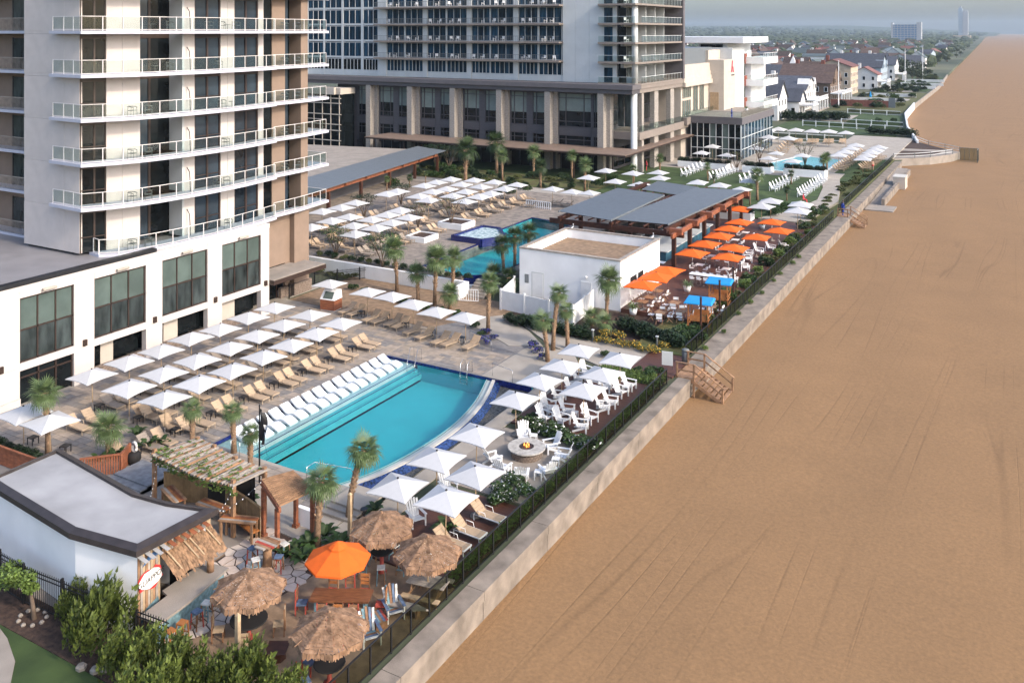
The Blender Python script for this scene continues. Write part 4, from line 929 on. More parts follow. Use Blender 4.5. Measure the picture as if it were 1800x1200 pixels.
U2 = [(630, 410), (700, 390), (865, 357), (940, 335), (1030, 315), (835, 420), (915, 395), (1005, 375), (1095, 350), (1175, 322), (895, 445), (1040, 420), (1125, 392), (1215, 363), (1300, 337), (1115, 452), (1205, 425), (1280, 402), (1365, 375), (1440, 350)]
for a, b in U2: umb(pf, 500 + a / 3.53, 220 + b / 3.53, 'white parasol in the far block of the upper terrace', 'white parasols in the far terrace block', TZ, 1.08)
umbs(pf, '971,327 1005,332 1036,334', 'white parasol behind the metal-roofed bar at the terrace gate', 'white parasols at the terrace gate', TZ)
umbs(pf, '1065,295 1034,307 1081,313 1112,299 1157,298 1159,308 1124,318', 'white parasol on the dining court below the stone piers', 'white parasols on the dining court', .6, 1.15)
umbs(pf, '1252,253 1233,264 1277,268 1330,256', 'white parasol in front of the glass pavilion', 'white parasols by the glass pavilion', .5, 1.15)
umbs(pf, '1351,274 1394,279 1364,265 1410,269', 'white parasol beside the small far pool', 'white parasols by the small far pool', .5, 1.15)
umbs(pf, '1227,315 1265,320 1319,312 1302,327', 'white parasol beside the lawn behind the bar', 'white parasols beside the lawn', .5, 1.15)
umbs(pf, '1355,347 1339,356 1407,352 1402,364', 'white parasol between the bar terrace and the curved path', 'white parasols by the curved path', .4, 1.2)
umbs(pf, '1368,223 1350,224 1399,224 1428,226 1457,227 1487,229 1385,238 1351,236', 'white parasol in the back row by the white paddock fence', 'white parasols in the back row', .5, 1.4)
umbs(pf, '1504,251 1495,257 1485,262 1474,268', 'white parasol above the loungers beside the far pool', 'white parasols of the inner far row', .5, 1.25)
umbs(pf, '1545,255 1538,259 1531,263 1524,269 1517,274', 'white parasol above the loungers next to the sea fence', 'white parasols of the outer far row', .5, 1.25)
umbs(po, '1130,491 1153,479 1173,467', 'orange parasol against the white bar wall', 'orange parasols by the white bar wall', .35)
umbs(po, '1217,437 1240,422 1264,408 1282,396 1300,384', 'orange parasol in the row beside the timber pergola posts', 'orange parasols along the pergola', .35)
umbs(po, '1280,444 1289,428 1330,410', 'orange parasol in the middle of the bar terrace', 'orange parasols in the middle of the bar terrace', .35)
umbs(po, '1357,384 1370,399', 'orange parasol near the sea fence and planting', 'orange parasols near the sea fence', .35)
umb(po, 1300, 362, 'orange parasol half hidden behind the last pergola post', None, .35)
# ------------------------------------------------------------------ loungers
def lounger(sling, frame, name='lounger'):
    t = thing(name, 'x', 'lounger')
    part('frame', t, frame, lambda m: ([m.box(-.98 if False else -.3, .98, y_ - .025, y_ + .025, .29, .34) for y_ in (-.32, .32)], m.box(.94, .99, -.32, .32, .28, .33), m.box(-.33, -.28, -.32, .32, .28, .33)))
    part('seat', t, sling, lambda m: [m.box(-.28 + .205 * i, -.085 + .205 * i, -.3, .3, .335, .36) for i in range(6)])
    ca, sn = math.cos(R(42)), math.sin(R(42))
    def back(m):
        for i in range(4):
            a, b = .19 * i, .19 * (i + 1) - .012
            m.add([(-.28 - a * ca, -.3, .35 + a * sn), (-.28 - a * ca, .3, .35 + a * sn), (-.28 - b * ca, .3, .35 + b * sn), (-.28 - b * ca, -.3, .35 + b * sn),
                   (-.28 - a * ca - .02, -.3, .325 + a * sn), (-.28 - a * ca - .02, .3, .325 + a * sn), (-.28 - b * ca - .02, .3, .325 + b * sn), (-.28 - b * ca - .02, -.3, .325 + b * sn)],
                  [(3, 2, 1, 0), (4, 5, 6, 7), (0, 1, 5, 4), (1, 2, 6, 5), (2, 3, 7, 6), (3, 0, 4, 7)])
        for y_ in (-.33, .33): m.beam((-.28, y_, .33), (-.28 - .78 * ca, y_, .33 + .78 * sn), .04, .04)
    part('backrest', t, sling, back)
    for x in (-.62, .9):
        for y_ in (-.31, .31): part('leg', t, frame, lambda m: (m.path([(x + .03, y_, 0), (x, y_, .31)], .022, 5)))
    for y_ in (-.35, .35): part('armrest', t, frame, lambda m: m.path([(-.3, y_, .34), (-.33, y_, .56), (.1, y_, .56), (.16, y_, .33)], .018, 5), True)
    part('support', t, frame, lambda m: (m.beam((-.62, -.3, .3), (-.62, .3, .3), .03, .03), [m.beam((-.3, y_, .31), (-.64, y_, .31), .03, .03) for y_ in (-.32, .32)]))
    return Proto(t)
lt, lg, lwh = lounger('sling_tan', 'frame_tan'), lounger('sling_grey', 'frame_tan'), lounger('sling_tan', 'white_paint')
def side_table():
    t = thing('side_table', 'x', 'side table')
    part('table_top', t, 'black_metal', lambda m: m.box(-.24, .24, -.24, .24, .4, .44))
    for x in (-.21, .21):
        for y_ in (-.21, .21): part('leg', t, 'black_metal', lambda m: m.box(x - .02, x + .02, y_ - .02, y_ + .02, 0, .4))
    return Proto(t)
stb = side_table()
for X, nm in ((-54.0, 'along the hotel windows'), (-50.15, 'in the middle deck row'), (-46.7, 'next to the pool ledge')):
    for i in range(8 if X > -47 else 7):
        y_ = 38.35 + 2.82 * i if i < 7 else 35.5
        for d in (.85, 1.75):
            if y_ + d > 58.4: continue
            p = lg if (random.random() < .25 or X < -53) else lt
            p.put((X + 1.15 + J(.06), y_ + d + J(.05), 0), J(.05), 'tan sling lounger %s' % nm if p is lt else 'grey-brown sling lounger %s' % nm, 'lounger', '%s loungers %s' % ('tan' if p is lt else 'grey-brown', nm))
        stb.put((X + .75, y_ + .15, 0), J(.1), 'low black table between loungers %s' % nm, 'side table', 'black tables %s' % nm)
for x, y_ in ((-53.0, 35.9), (-52.9, 37.0)): lt.put((x + 1.2, y_, 0), J(.05), 'tan sling lounger by the glazed podium door', 'lounger', 'tan loungers by the podium door')
for px, py in ((255, 725), (300, 745), (215, 790)): x, y_ = at(px, py + 12); lt.put((x, y_, 0), J(.2), 'tan sling lounger beside the potted palms', 'lounger', 'tan loungers by the potted palms')
stb.put((*at(58, 780), 0), .1, 'low black table under the parasol by the slatted fence', 'side table'); stb.put((*at(115, 795), 0), .3, 'low black table beside the thick palm trunk', 'side table')
for a, b in ((400, 332), (455, 346), (545, 382), (598, 394), (682, 408), (725, 424), (800, 460), (872, 490), (968, 522), (1030, 534), (1155, 552)):
    x, y_ = at(480 + a / 3.46, 460 + b / 3.46); lt.put((x + .12, y_ + 1.05, 0), R(-97) + J(.06), 'sling lounger facing the pool in front of the palm bed', 'lounger', 'loungers in front of the palm bed')
for a, b in ((535, 330), (690, 350), (805, 400), (965, 445), (1150, 490)):
    x, y_ = at(480 + a / 3.46, 460 + b / 3.46); stb.put((x, y_, 0), .1, 'low black table between loungers in front of the palm bed', 'side table', 'black tables in front of the palm bed')
for i, y_ in enumerate((35.3, 36.6, 37.9, 39.6)): lwh.put((-24.35 + .1 * i, y_, .05), J(.06), 'pale lounger with white frame on the small brown deck', 'lounger', 'white-framed loungers on the small deck')
# upper terrace: simple loungers, rows facing the terrace pool
def far_lounger(mat, name='lounger'):
    def f(m):
        m.box(-.3, .98, -.32, .32, .29, .36); ca, sn = .74, .67
        m.add([(-.28, -.32, .36), (-.28, .32, .36), (-.28 - .8 * ca, .32, .36 + .8 * sn), (-.28 - .8 * ca, -.32, .36 + .8 * sn), (-.33, -.32, .3), (-.33, .32, .3), (-.34 - .8 * ca, .32, .32 + .8 * sn), (-.34 - .8 * ca, -.32, .32 + .8 * sn)],
              [(3, 2, 1, 0), (4, 5, 6, 7), (0, 1, 5, 4), (1, 2, 6, 5), (2, 3, 7, 6), (3, 0, 4, 7)])
        for x in (-.6, .9):
            for y_ in (-.31, .27): m.box(x, x + .05, y_, y_ + .04, 0, .3)
        for y_ in (-.35, .31): m.box(-.3, .15, y_, y_ + .04, .52, .56); m.box(.11, .15, y_, y_ + .04, .3, .52); m.box(-.62, -.3, y_ + .0, y_ + .04, .27, .32)
    o = part(name, None, mat, f); tag(o, 'x', 'lounger'); return Proto(o)
ft, fg = far_lounger('sling_tan'), far_lounger('sling_grey')
for X in (-73.6, -69.3, -65.8, -62.4):
    for y0, y1, blk in ((75.2, 93.2, 'near'), (95.5, 113.5, 'far')):
        y_ = y0
        while y_ < y1:
            if X > -63 and blk == 'near' and y_ > 90: break
            for d in (.6, 1.5):
                p = ft if random.random() < .72 else fg
                p.put((X + 1.25 + J(.08), y_ + d, TZ), J(.06), '%s lounger in the %s block of the upper terrace' % ('tan' if p is ft else 'grey', blk), 'lounger', '%s loungers in the %s terrace block' % ('tan' if p is ft else 'grey', blk))
            y_ += 3.2 if blk == 'near' else 3.0
for px, py in ((932, 365), (963, 362), (980, 360), (998, 363)): fg.put((*at(px, py, TZ), TZ), R(200) + J(.1), 'grey lounger by the white terrace gate', 'lounger', 'grey loungers by the terrace gate')
def rowpts(a, b, n): return [(a[0] + (b[0] - a[0]) * i / (n - 1), a[1] + (b[1] - a[1]) * i / (n - 1)) for i in range(n)]
for a, b, n_, nm in (((1473, 300), (1520, 268), 14, 'beside the far pool'), ((1519, 298), (1548, 276), 11, 'along the sea fence near the plaza'), ((1370, 272), (1392, 248), 7, 'on the pavilion side of the far pool')):
    for px, py in rowpts(a, b, n_): ft.put((*at(px, py, .5), .45), J(.08), 'tan lounger in the row %s' % nm, 'lounger', 'tan loungers %s' % nm, 1.1)
for px in (1395, 1400, 1407, 1422, 1428, 1435, 1450, 1456, 1462, 1478, 1484): ft.put((*at(px, 252, .5), .45), R(-90) + J(.1), 'tan lounger in the back row of the far pool', 'lounger', 'tan loungers in the back row', 1.1)
# ------------------------------------------------------------------ slatted garden chairs
def adirondack(mats, rich=True):
    t = thing('adirondack_chair', 'x', 'chair')
    mm = lambda i: mats[i % len(mats)]
    for i in range(5):
        w = .56 / 5; y0 = -.28 + w * i; hgt = .78 + .10 * (1 - abs(i - 2) / 2)
        def bs(m):
            e = (i - 2) * .035
            m.add([(-.22, y0 + .006, .3), (-.22, y0 + w - .006, .3), (-.22 - hgt * .42, y0 + w - .006 + e, .3 + hgt * .92), (-.22 - hgt * .42, y0 + .006 + e, .3 + hgt * .92),
                   (-.25, y0 + .006, .3), (-.25, y0 + w - .006, .3), (-.25 - hgt * .42, y0 + w - .006 + e, .3 + hgt * .92), (-.25 - hgt * .42, y0 + .006 + e, .3 + hgt * .92)],
                  [(0, 1, 2, 3), (7, 6, 5, 4), (0, 4, 5, 1), (1, 5, 6, 2), (2, 6, 7, 3), (3, 7, 4, 0)])
        part('back_slat', t, mm(i), bs)
    for i in range(4): part('seat_slat', t, mm(i + 1), lambda m: m.beam((-.2 + .165 * i, 0, .29 + .03 * i), (-.06 + .165 * i - .005, 0, .315 + .03 * i), .56, .025))
    for y_ in (-.36, .36):
        part('armrest', t, mm(3), lambda m: m.box(-.42, .42, y_ - .07, y_ + .07, .58, .605)); part('front_leg', t, mm(4), lambda m: m.box(.3, .4, y_ - .025, y_ + .025, 0, .58))
        part('rear_leg', t, mm(4), lambda m: m.beam((.36, y_ * .86, .36), (-.52, y_ * .86, .04), .03, .12))
    part('back_brace', t, mm(4), lambda m: m.box(-.46, -.42, -.38, .38, .56, .62))
    return Proto(t)
aw = adirondack(['white_paint'])
M('slat_red', (0.35, 0.06, 0.04), 0.7, 0.3, 6); M('slat_teal', (0.13, 0.22, 0.25), 0.7, 0.35, 6); M('slat_blue', (0.09, 0.13, 0.20), 0.7, 0.35, 6); M('slat_white', (0.52, 0.50, 0.46), 0.75, 0.25, 6); M('slat_brown', (0.20, 0.10, 0.05), 0.7, 0.35, 6)
ac = adirondack(['slat_white', 'slat_teal', 'slat_brown', 'slat_blue', 'slat_white'])
G1 = 'white slatted chairs on the brown deck'
for a, b in ((545, 575), (610, 520), (690, 480), (525, 640), (660, 600), (625, 655), (790, 640), (740, 690), (870, 580), (915, 550), (970, 490), (1020, 450), (725, 410), (775, 375), (880, 460), (820, 470)):
    x, y_ = at(800 + a / 3.333, 540 + b / 3.333, .4); aw.put((x, y_, .05), J(.35), 'white slatted garden chair on the brown deck facing the sea', 'chair', G1)
for a, b, z_ in ((1250, 155, 0), (1365, 195, 0), (1415, 235, 0), (1350, 300, 0), (1240, 320, 0), (1120, 250, 0), (1160, 290, 0)):
    x, y_ = at(400 + a / 2.4, 700 + b / 2.4, .4); aw.put((x, y_, 0), math.atan2(46.9 - y_, -25.75 - x), 'white slatted garden chair facing the stone fire pit', 'chair', 'white slatted chairs round the fire pit')
for a, b in ((795, 500), (930, 375)): x, y_ = at(400 + a / 2.4, 700 + b / 2.4, .4); aw.put((x, y_, .05), -.5, 'white slatted garden chair at the edge of the small lounger deck', 'chair', 'white chairs on the small lounger deck')
for a, b in ((700, 880), (600, 985)): x, y_ = at(400 + a / 2.4, 700 + b / 2.4, .4); ac.put((x, y_, 0), R(-35) + J(.1), 'striped driftwood-coloured slatted chair by the glass fence', 'chair', 'striped slatted chairs by the sea fence')
def far_chair():
    def f(m):
        for i in range(5):
            y0 = -.28 + .112 * i; hh = .8 + .1 * (1 - abs(i - 2) / 2); m.beam((-.2, y0 + .056, .3), (-.2 - hh * .42, y0 + .056, .3 + hh * .9), .1, .03, 0, (1, 0, 0))
        m.box(-.22, .42, -.28, .28, .3, .36)
        for y_ in (-.38, .31): m.box(-.42, .42, y_, y_ + .07, .56, .6); m.box(.3, .38, y_, y_ + .06, 0, .56); m.box(-.45, -.38, y_, y_ + .06, 0, .56)
    o = part('adirondack_chair', None, 'white_paint', f); tag(o, 'x', 'chair'); return Proto(o)
fc = far_chair()
for a, b, n_, nm in (((960, 815), (1190, 690), 8, 'in the second row of the lawn'), ((1255, 880), (1490, 715), 10, 'in the lawn row nearest the curved path'), ((320, 700), (560, 610), 8, 'in the lawn row before the planters'), ((20, 660), (220, 580), 6, 'on the lawn by the stone piers'), ((640, 730), (830, 650), 5, 'on the lawn behind the tall palm')):
    for qx, qy in rowpts(a, b, n_): fc.put((*at(1200 + qx / 6, 200 + qy / 6, .5), .5), J(.15), 'white slatted chair %s' % nm, 'chair', 'white slatted chairs %s' % nm, 1.2)
for a, b in ((1345, 430), (1455, 400), (1575, 390), (1250, 450), (1215, 580), (1100, 690), (1240, 500)):
    x, y_ = at(1080 + a / 5.294, 360 + b / 5.294, .7); fc.put((x, y_, .35), J(.5) + .3, 'white slatted chair on the bar terrace by the sea fence', 'chair', 'white slatted chairs on the bar terrace', 1.1)
wt = thing('white_side_table', 'small white slatted table', 'side table')
part('table_top', wt, 'white_paint', lambda m: [m.box(-.22 + .112 * i, -.12 + .112 * i, -.22, .22, .42, .45) for i in range(4)])
for x in (-.19, .19):
    for y_ in (-.19, .19): part('leg', wt, 'white_paint', lambda m: m.box(x - .025, x + .025, y_ - .025, y_ + .025, 0, .42))
wt = Proto(wt)
for a, b, l in ((1385, 265, 'small white table beside a chair at the fire pit'), (1312, 320, 'small white table beside a chair at the fire pit'), (1290, 165, 'small white table beside a chair at the fire pit')):
    wt.put((*at(400 + a / 2.4, 700 + b / 2.4 + 8), 0), .3, l, 'side table', 'white tables round the fire pit')
for a, b in ((560, 600), (700, 620), (850, 560), (1000, 470), (790, 400)): wt.put((*at(800 + a / 3.333, 540 + b / 3.333, .4), .05), .2, 'small white table between chairs on the brown deck', 'side table', 'white tables on the brown deck')
# ------------------------------------------------------------------ fire pit
fp = thing('fire_pit', 'round stone fire pit with a pale slab top and glowing logs', 'fire pit', (-25.75, 46.9, 0))
brk = MB(); brk.box(-.1, .1, -.05, .05, 0, .115); me = None
for r_ in range(4):
    for k in range(26):
        a = 2 * math.pi * (k + .5 * (r_ % 2)) / 26
        if me is None:
            o = brk.build('stone', ['stone_veneer'], fp); me = o.data
        else: o = link('stone', me, fp)
        o.location = (.86 * math.cos(a), .86 * math.sin(a), .125 * r_); o.rotation_euler = (0, 0, a + math.pi / 2)
part('core', fp, 'interior_dark', lambda m: m.lathe([(.82, 0), (.82, .49)], 24))
M('slab_pale', (0.36, 0.34, 0.31), 0.8, 0.25, 4, 0.1, 20)
for k in range(4):
    def seg(m):
        n_ = 7
        for i in range(n_):
            a0, a1 = math.pi / 2 * k + .01 + (math.pi / 2 - .02) * i / n_, math.pi / 2 * k + .01 + (math.pi / 2 - .02) * (i + 1) / n_
            q = [(.42 * math.cos(a0), .42 * math.sin(a0)), (1.12 * math.cos(a0), 1.12 * math.sin(a0)), (1.12 * math.cos(a1), 1.12 * math.sin(a1)), (.42 * math.cos(a1), .42 * math.sin(a1))]
            m.prism(q, .5, .57)
    part('top_slab', fp, 'slab_pale', seg)
part('bowl', fp, 'bronze', lambda m: m.lathe([(.42, .58), (.44, .58), (.44, .5), (.3, .44)], 20), True)
for k in range(5): part('log', fp, 'wood_orange', lambda m: m.path([(.28 * math.cos(k * 1.3), .28 * math.sin(k * 1.3), .52), (-.2 * math.cos(k * 1.3 + .4), -.2 * math.sin(k * 1.3 + .4), .58 + .03 * k)], .045, 6), True)
fm = M('flame', (1, .35, .05)); fm.node_tree.nodes['Principled BSDF'].inputs['Emission Color'].default_value = (1, .3, .04, 1); fm.node_tree.nodes['Principled BSDF'].inputs['Emission Strength'].default_value = 1.6
for k in range(4): part('flame', fp, 'flame', lambda m: m.lathe([(.02, .53), (.06, .58), (.035, .66), (.004, .76)], 7, c=(.14 * math.cos(k * 1.7), .14 * math.sin(k * 1.7), 0)), True)
# ------------------------------------------------------------------ tiki bar corner
tk = thing('tiki_bar', 'white beach bar with dark-edged flat roof and thatched serving hatch', 'bar building')
OUT = [(-43.4, 25.2), (-41.8, 25.0), (-35.7, 24.35), (-32.0, 24.85), (-31.7, 28.9), (-34.0, 28.25), (-36.0, 28.05), (-43.4, 29.05)]
cx, cy = -37.5, 26.7
def shrink(P, d):
    out = []
    for i, p in enumerate(P):
        a, b = P[i - 1], P[(i + 1) % len(P)]
        n1 = (-(p[1] - a[1]), p[0] - a[0]); n2 = (-(b[1] - p[1]), b[0] - p[0])
        l1, l2 = math.hypot(*n1), math.hypot(*n2); vx, vy = n1[0] / l1 + n2[0] / l2, n1[1] / l1 + n2[1] / l2
        l = math.hypot(vx, vy); c = max(.5, l / 2); out.append((p[0] + vx / l * d / c, p[1] + vy / l * d / c))
    return out
INN = shrink(OUT, .34); WAL = shrink(OUT, .3)
M('fascia', (0.035, 0.028, 0.027), 0.5, 0.2, 2)
for i in range(8):
    j = (i + 1) % 8
    def fs(m): 
        m.add([(*OUT[i], 3.3), (*OUT[j], 3.3), (*INN[j], 3.3), (*INN[i], 3.3), (*OUT[i], 3.55), (*OUT[j], 3.55), (*INN[j], 3.66), (*INN[i], 3.66)], [(3, 2, 1, 0), (4, 5, 6, 7), (0, 1, 5, 4), (1, 2, 6, 5), (2, 3, 7, 6), (3, 0, 4, 7)])
    part('fascia', tk, 'fascia', fs)
part('roof', tk, 'roof_white', lambda m: m.prism(INN, 3.4, 3.52))
for i in range(8):
    j = (i + 1) % 8
    if i == 3: continue
    part('wall', tk, 'white_wall', lambda m: m.add([(*WAL[i], 0), (*WAL[j], 0), (*WAL[j], 3.3), (*WAL[i], 3.3)], [(0, 1, 2, 3)]))
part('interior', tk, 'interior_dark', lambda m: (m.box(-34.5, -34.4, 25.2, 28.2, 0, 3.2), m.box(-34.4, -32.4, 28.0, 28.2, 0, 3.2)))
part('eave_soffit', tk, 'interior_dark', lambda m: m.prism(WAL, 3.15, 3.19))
EX = -32.25
for i in range(9):
    boxp('board', tk, ['wood_warm', 'wood_grey', 'wood_pale'][i % 3], EX - .05, EX + .02 * (i % 2), 25.12 + i * .125, 25.235 + i * .125, .0, 3.12)
for i in range(11): boxp('fringe_board', tk, ['wood_warm', 'wood_pale', 'wood_grey'][i % 3], EX + .02, EX + .06, 26.3 + i * .24, 26.52 + i * .24, 2.45 + J(.04), 3.15)
for i in range(10): part('eave_strip', tk, 'roof_white' if i < 4 else 'wood_red', lambda m: m.beam((EX - .1, 25.15 + i * .36, 3.17), (EX + .5, 25.2 + i * .36, 3.0), .2, .02))
M('paint_blue', (0.05, 0.13, 0.28), 0.8, 0.5, 5); M('sign_white', (0.72, 0.70, 0.68), 0.8, 0.1, 5); M('sign_red', (0.5, 0.03, 0.03), 0.8, 0.2, 5); M('letter_black', (0.01, 0.01, 0.01), 0.8)
sg = part('painted_sign', tk, 'sign_red', lambda m: m.prism([(0, 0)] * 0 or [(.6 * math.cos(a) * (.86 + .14 * (k % 3)), .38 * math.sin(a) * (.85 + .15 * (k % 4))) for k, a in enumerate([2 * math.pi * q / 18 for q in range(18)])], 0, .01))
part('sign_field', sg, 'sign_white', lambda m: m.prism([(.55 * math.cos(a) * (1 + .06 * (k % 3)), .33 * math.sin(a) * (1 + .1 * (k % 2))) for k, a in enumerate([2 * math.pi * q / 15 for q in range(15)])], .012, .02))
tx = bpy.data.curves.new('lettering', 'FONT'); tx.body = 'GUAPPOS'; tx.size = .30; tx.align_x = 'CENTER'; tx.align_y = 'CENTER'; tx.extrude = .004; tx.materials.append(MATS['letter_black']); tx.shear = .25
tmp = link('lettering_source', tx); lm = bpy.data.meshes.new_from_object(tmp); bpy.data.objects.remove(tmp)
to = link('lettering', lm, sg); to.location = (0, 0, .03); to.rotation_euler = (0, 0, R(8))
sg.scale = (1.0, 1.1, 1); sg.location = (EX + .05, 25.7, 1.95); sg.rotation_euler = (R(90), 0, R(90))
part('painted_wave', tk, 'paint_blue', lambda m: (m.prism([(25.3, 2.6), (25.6, 2.95), (26.1, 3.0), (26.15, 2.8), (25.7, 2.75)], 0, .01))).matrix_basis = Matrix(((0, 0, 1, EX + .04), (1, 0, 0, 0), (0, 1, 0, 0), (0, 0, 0, 1)))
part('painted_wave', tk, 'slat_teal', lambda m: (m.prism([(25.2, .3), (25.5, .8), (26.1, 1.0), (26.15, .6), (25.7, .4)], 0, .01))).matrix_basis = Matrix(((0, 0, 1, EX + .04), (1, 0, 0, 0), (0, 1, 0, 0), (0, 0, 0, 1)))
ct = part('counter', tk, 'concrete', lambda m: m.prism([(-31.0, 28.9), (-32.3, 28.7), (-32.2, 26.3), (-31.75, 26.2), (-31.6, 24.7), (-30.5, 24.7), (-30.6, 26.4)], 1.02, 1.12))
part('counter_front', tk, 'slat_teal', lambda m: m.prism([(-31.2, 28.8), (-31.5, 28.75), (-31.1, 24.9), (-30.8, 24.9)], 0, 1.02))
part('counter_post', tk, 'wood_warm', lambda m: m.lathe([(.16, 1.12), (.15, 1.75)], 10, c=(-31.5, 28.3, 0)), True)
def awning(m):
    for i in range(520):
        u, v = random.random(), random.random(); y_ = 26.2 + 2.7 * u; x = -32.2 + .9 * v; z = 2.75 - .6 * v
        l = random.uniform(.25, .42); m.add([(x, y_ - .03, z + J(.04)), (x, y_ + .03, z + J(.04)), (x + l * .8, y_ + .02 + J(.06), z - l * .62 - .03), (x + l * .8, y_ - .02 + J(.06), z - l * .62 - .03)], [(0, 1, 2, 3)])
    m.add([(-32.2, 26.2, 2.68), (-32.2, 28.9, 2.68), (-31.2, 28.9, 2.0), (-31.2, 26.2, 2.0)], [(0, 1, 2, 3)])
part('thatch_awning', tk, 'thatch_brown', awning, kind='stuff')
for y_ in (26.5, 27.4, 27.7, 28.6): part('bamboo_pole', tk, 'wood_pale', lambda m: m.path([(-32.1, y_ - .1, 2.85), (-31.3, y_ + .1, 2.16)], .03, 6))
# flagstones
slab('flagstone_bed', 'mulch', [(-33.4, 31.0), (-33.4, 33.7), (-30.6, 33.4), (-28.6, 31.7), (-28.8, 29.8), (-29.6, 27.0), (-30.2, 25.0), (-33.4, 25.0)], .002)
fsb = bpy.data.objects['flagstone_bed']
def inside(p, P):
    c = False
    for i in range(len(P)):
        a, b = P[i], P[i - 1]
        if (a[1] > p[1]) != (b[1] > p[1]) and p[0] < (b[0] - a[0]) * (p[1] - a[1]) / (b[1] - a[1]) + a[0]: c = not c
    return c
FLP = [(-33.4, 31.0), (-33.4, 33.7), (-30.6, 33.4), (-28.6, 31.7), (-28.8, 29.8), (-29.6, 27.0), (-30.2, 25.0), (-31.2, 25.0), (-31.4, 29.2), (-33.4, 29.4)]
seeds = [(-34 + .56 * i + J(.27) + .28 * (j % 2), 24.5 + .5 * j + J(.25)) for i in range(11) for j in range(20)]
for sd in seeds:
    if not inside(sd, FLP): continue
    poly = [(sd[0] + .6 * math.cos(a), sd[1] + .6 * math.sin(a)) for a in [2 * math.pi * k / 16 for k in range(16)]]
    for q in seeds:
        if q == sd or math.dist(q, sd) > 1.3: continue
        mx_, my = (q[0] + sd[0]) / 2, (q[1] + sd[1]) / 2; nx, ny = q[0] - sd[0], q[1] - sd[1]; l = math.hypot(nx, ny); nx /= l; ny /= l; mx_ -= nx * .03; my -= ny * .03
        new = []
        for i in range(len(poly)):
            a, b = poly[i - 1], poly[i]; da, db = (a[0] - mx_) * nx + (a[1] - my) * ny, (b[0] - mx_) * nx + (b[1] - my) * ny
            if (da > 0) != (db > 0): t_ = da / (da - db); new.append((a[0] + (b[0] - a[0]) * t_, a[1] + (b[1] - a[1]) * t_))
            if db <= 0: new.append(b)
        poly = new
        if len(poly) < 3: break
    if len(poly) >= 3:
        blue = math.dist(sd, (-32.0, 31.2)) < .6
        part('flagstone', fsb, 'flag_2' if blue else 'flag_%d' % random.choice((0, 0, 1, 3, 3)), lambda m: m.prism(poly, 0, .022 + random.random() * .012))
# thatched parasols
def thatch_parasol():
    t = thing('thatch_parasol', 'x', 'parasol')
    def can(m):
        N = 8; Rr = 1.5
        def P(a, r):
            k = (a / (2 * math.pi) * N) % 1; c = math.cos(math.pi / N) / math.cos((k - .5) * 2 * math.pi / N); sag = .06 * math.sin(math.pi * k)
            rr = r * c * (1 - sag * r); return (rr * Rr * math.cos(a), rr * Rr * math.sin(a), 2.70 - .68 * r ** 1.15 - .03 * math.sin(math.pi * k) * r)
        st_ = 64; rings = 13
        for i in range(rings):
            r0, r1 = i / rings, (i + 1.35) / rings
            for j in range(st_ * 2 if i > 5 else st_):
                n_ = st_ * 2 if i > 5 else st_
                a0, a1 = 2 * math.pi * j / n_ + J(.012), 2 * math.pi * (j + 1.05) / n_ + J(.012)
                e = J(.02); p0, p1 = P(a0, r0), P(a1, r0); p2, p3 = P(a1, min(r1 + e, 1.06)), P(a0, min(r1 + e, 1.06))
                h = .03 + random.random() * .025
                m.add([p0, p1, (p2[0], p2[1], p2[2] + h), (p3[0], p3[1], p3[2] + h)], [(0, 1, 2, 3)])
        for j in range(220):
            a = 2 * math.pi * j / 220 + J(.01); p = P(a, 1.02); q = P(a + .03, 1.02); d = .14 + random.random() * .1
            m.add([(p[0], p[1], p[2] + .03), (q[0], q[1], q[2] + .03), (q[0] * 1.02, q[1] * 1.02, q[2] - d), (p[0] * 1.02, p[1] * 1.02, p[2] - d)], [(0, 1, 2, 3)])
    part('thatch_canopy', t, 'thatch', can)
    part('pole', t, 'wood_pale', lambda m: m.lathe([(.04, 0), (.035, 2.68)], 8), True); part('tip', t, 'thatch', lambda m: m.lathe([(.09, 2.66), (.05, 2.74), (.01, 2.8)], 8), True)
    for k in range(8): a = R(22.5 + 45 * k); part('rib', t, 'wood_warm', lambda m: m.beam((0, 0, 2.6), (1.45 * math.cos(a), 1.45 * math.sin(a), 1.98), .03, .03))
    return Proto(t)
tp = thatch_parasol()
TP = [((671, 900), 'thatched straw parasol beside the pale timber post and palm'), ((752, 942), 'thatched straw parasol over the picnic bench by the sea fence'), ((579, 1074), 'thatched straw parasol between the striped chairs and the shrubs'), ((437.5, 1003), 'thatched straw parasol beside the bar counter and stools')]
tpos = []
for (px, py), l in TP:
    x, y_ = at(px, py, 2.72); tpos.append((x, y_)); tp.put((x, y_, 0), J(.3), l, 'parasol')
oc = thing('octagonal_parasol', 'orange octagonal parasol over the slab table', 'parasol', (*at(594, 954, 2.72), 0))
def octc(m):
    Rr = 1.42
    for k in range(8):
        a0, a1 = R(45 * k), R(45 * (k + 1)); n_ = 4
        for i in range(n_):
            r0, r1 = i / n_, (i + 1) / n_
            f_ = lambda a, r: (Rr * r * math.cos(a), Rr * r * math.sin(a), 2.70 - .66 * r ** 1.1)
            m.add([f_(a0, r0), f_(a0, r1), f_(a1, r1), f_(a1, r0)], [(0, 1, 2, 3)])
        p, q = (Rr * math.cos(a0), Rr * math.sin(a0), 2.04), (Rr * math.cos(a1), Rr * math.sin(a1), 2.04); m.quad(p, (p[0], p[1], 1.96), (q[0], q[1], 1.96), q)
part('canopy', oc, 'canvas_orange', octc); part('vent_cap', oc, 'canvas_orange', lambda m: m.lathe([(.42, 2.58), (.2, 2.72), (.02, 2.8)], 8)); part('pole', oc, 'wood_warm', lambda m: m.lathe([(.035, 0), (.03, 2.66)], 8), True)
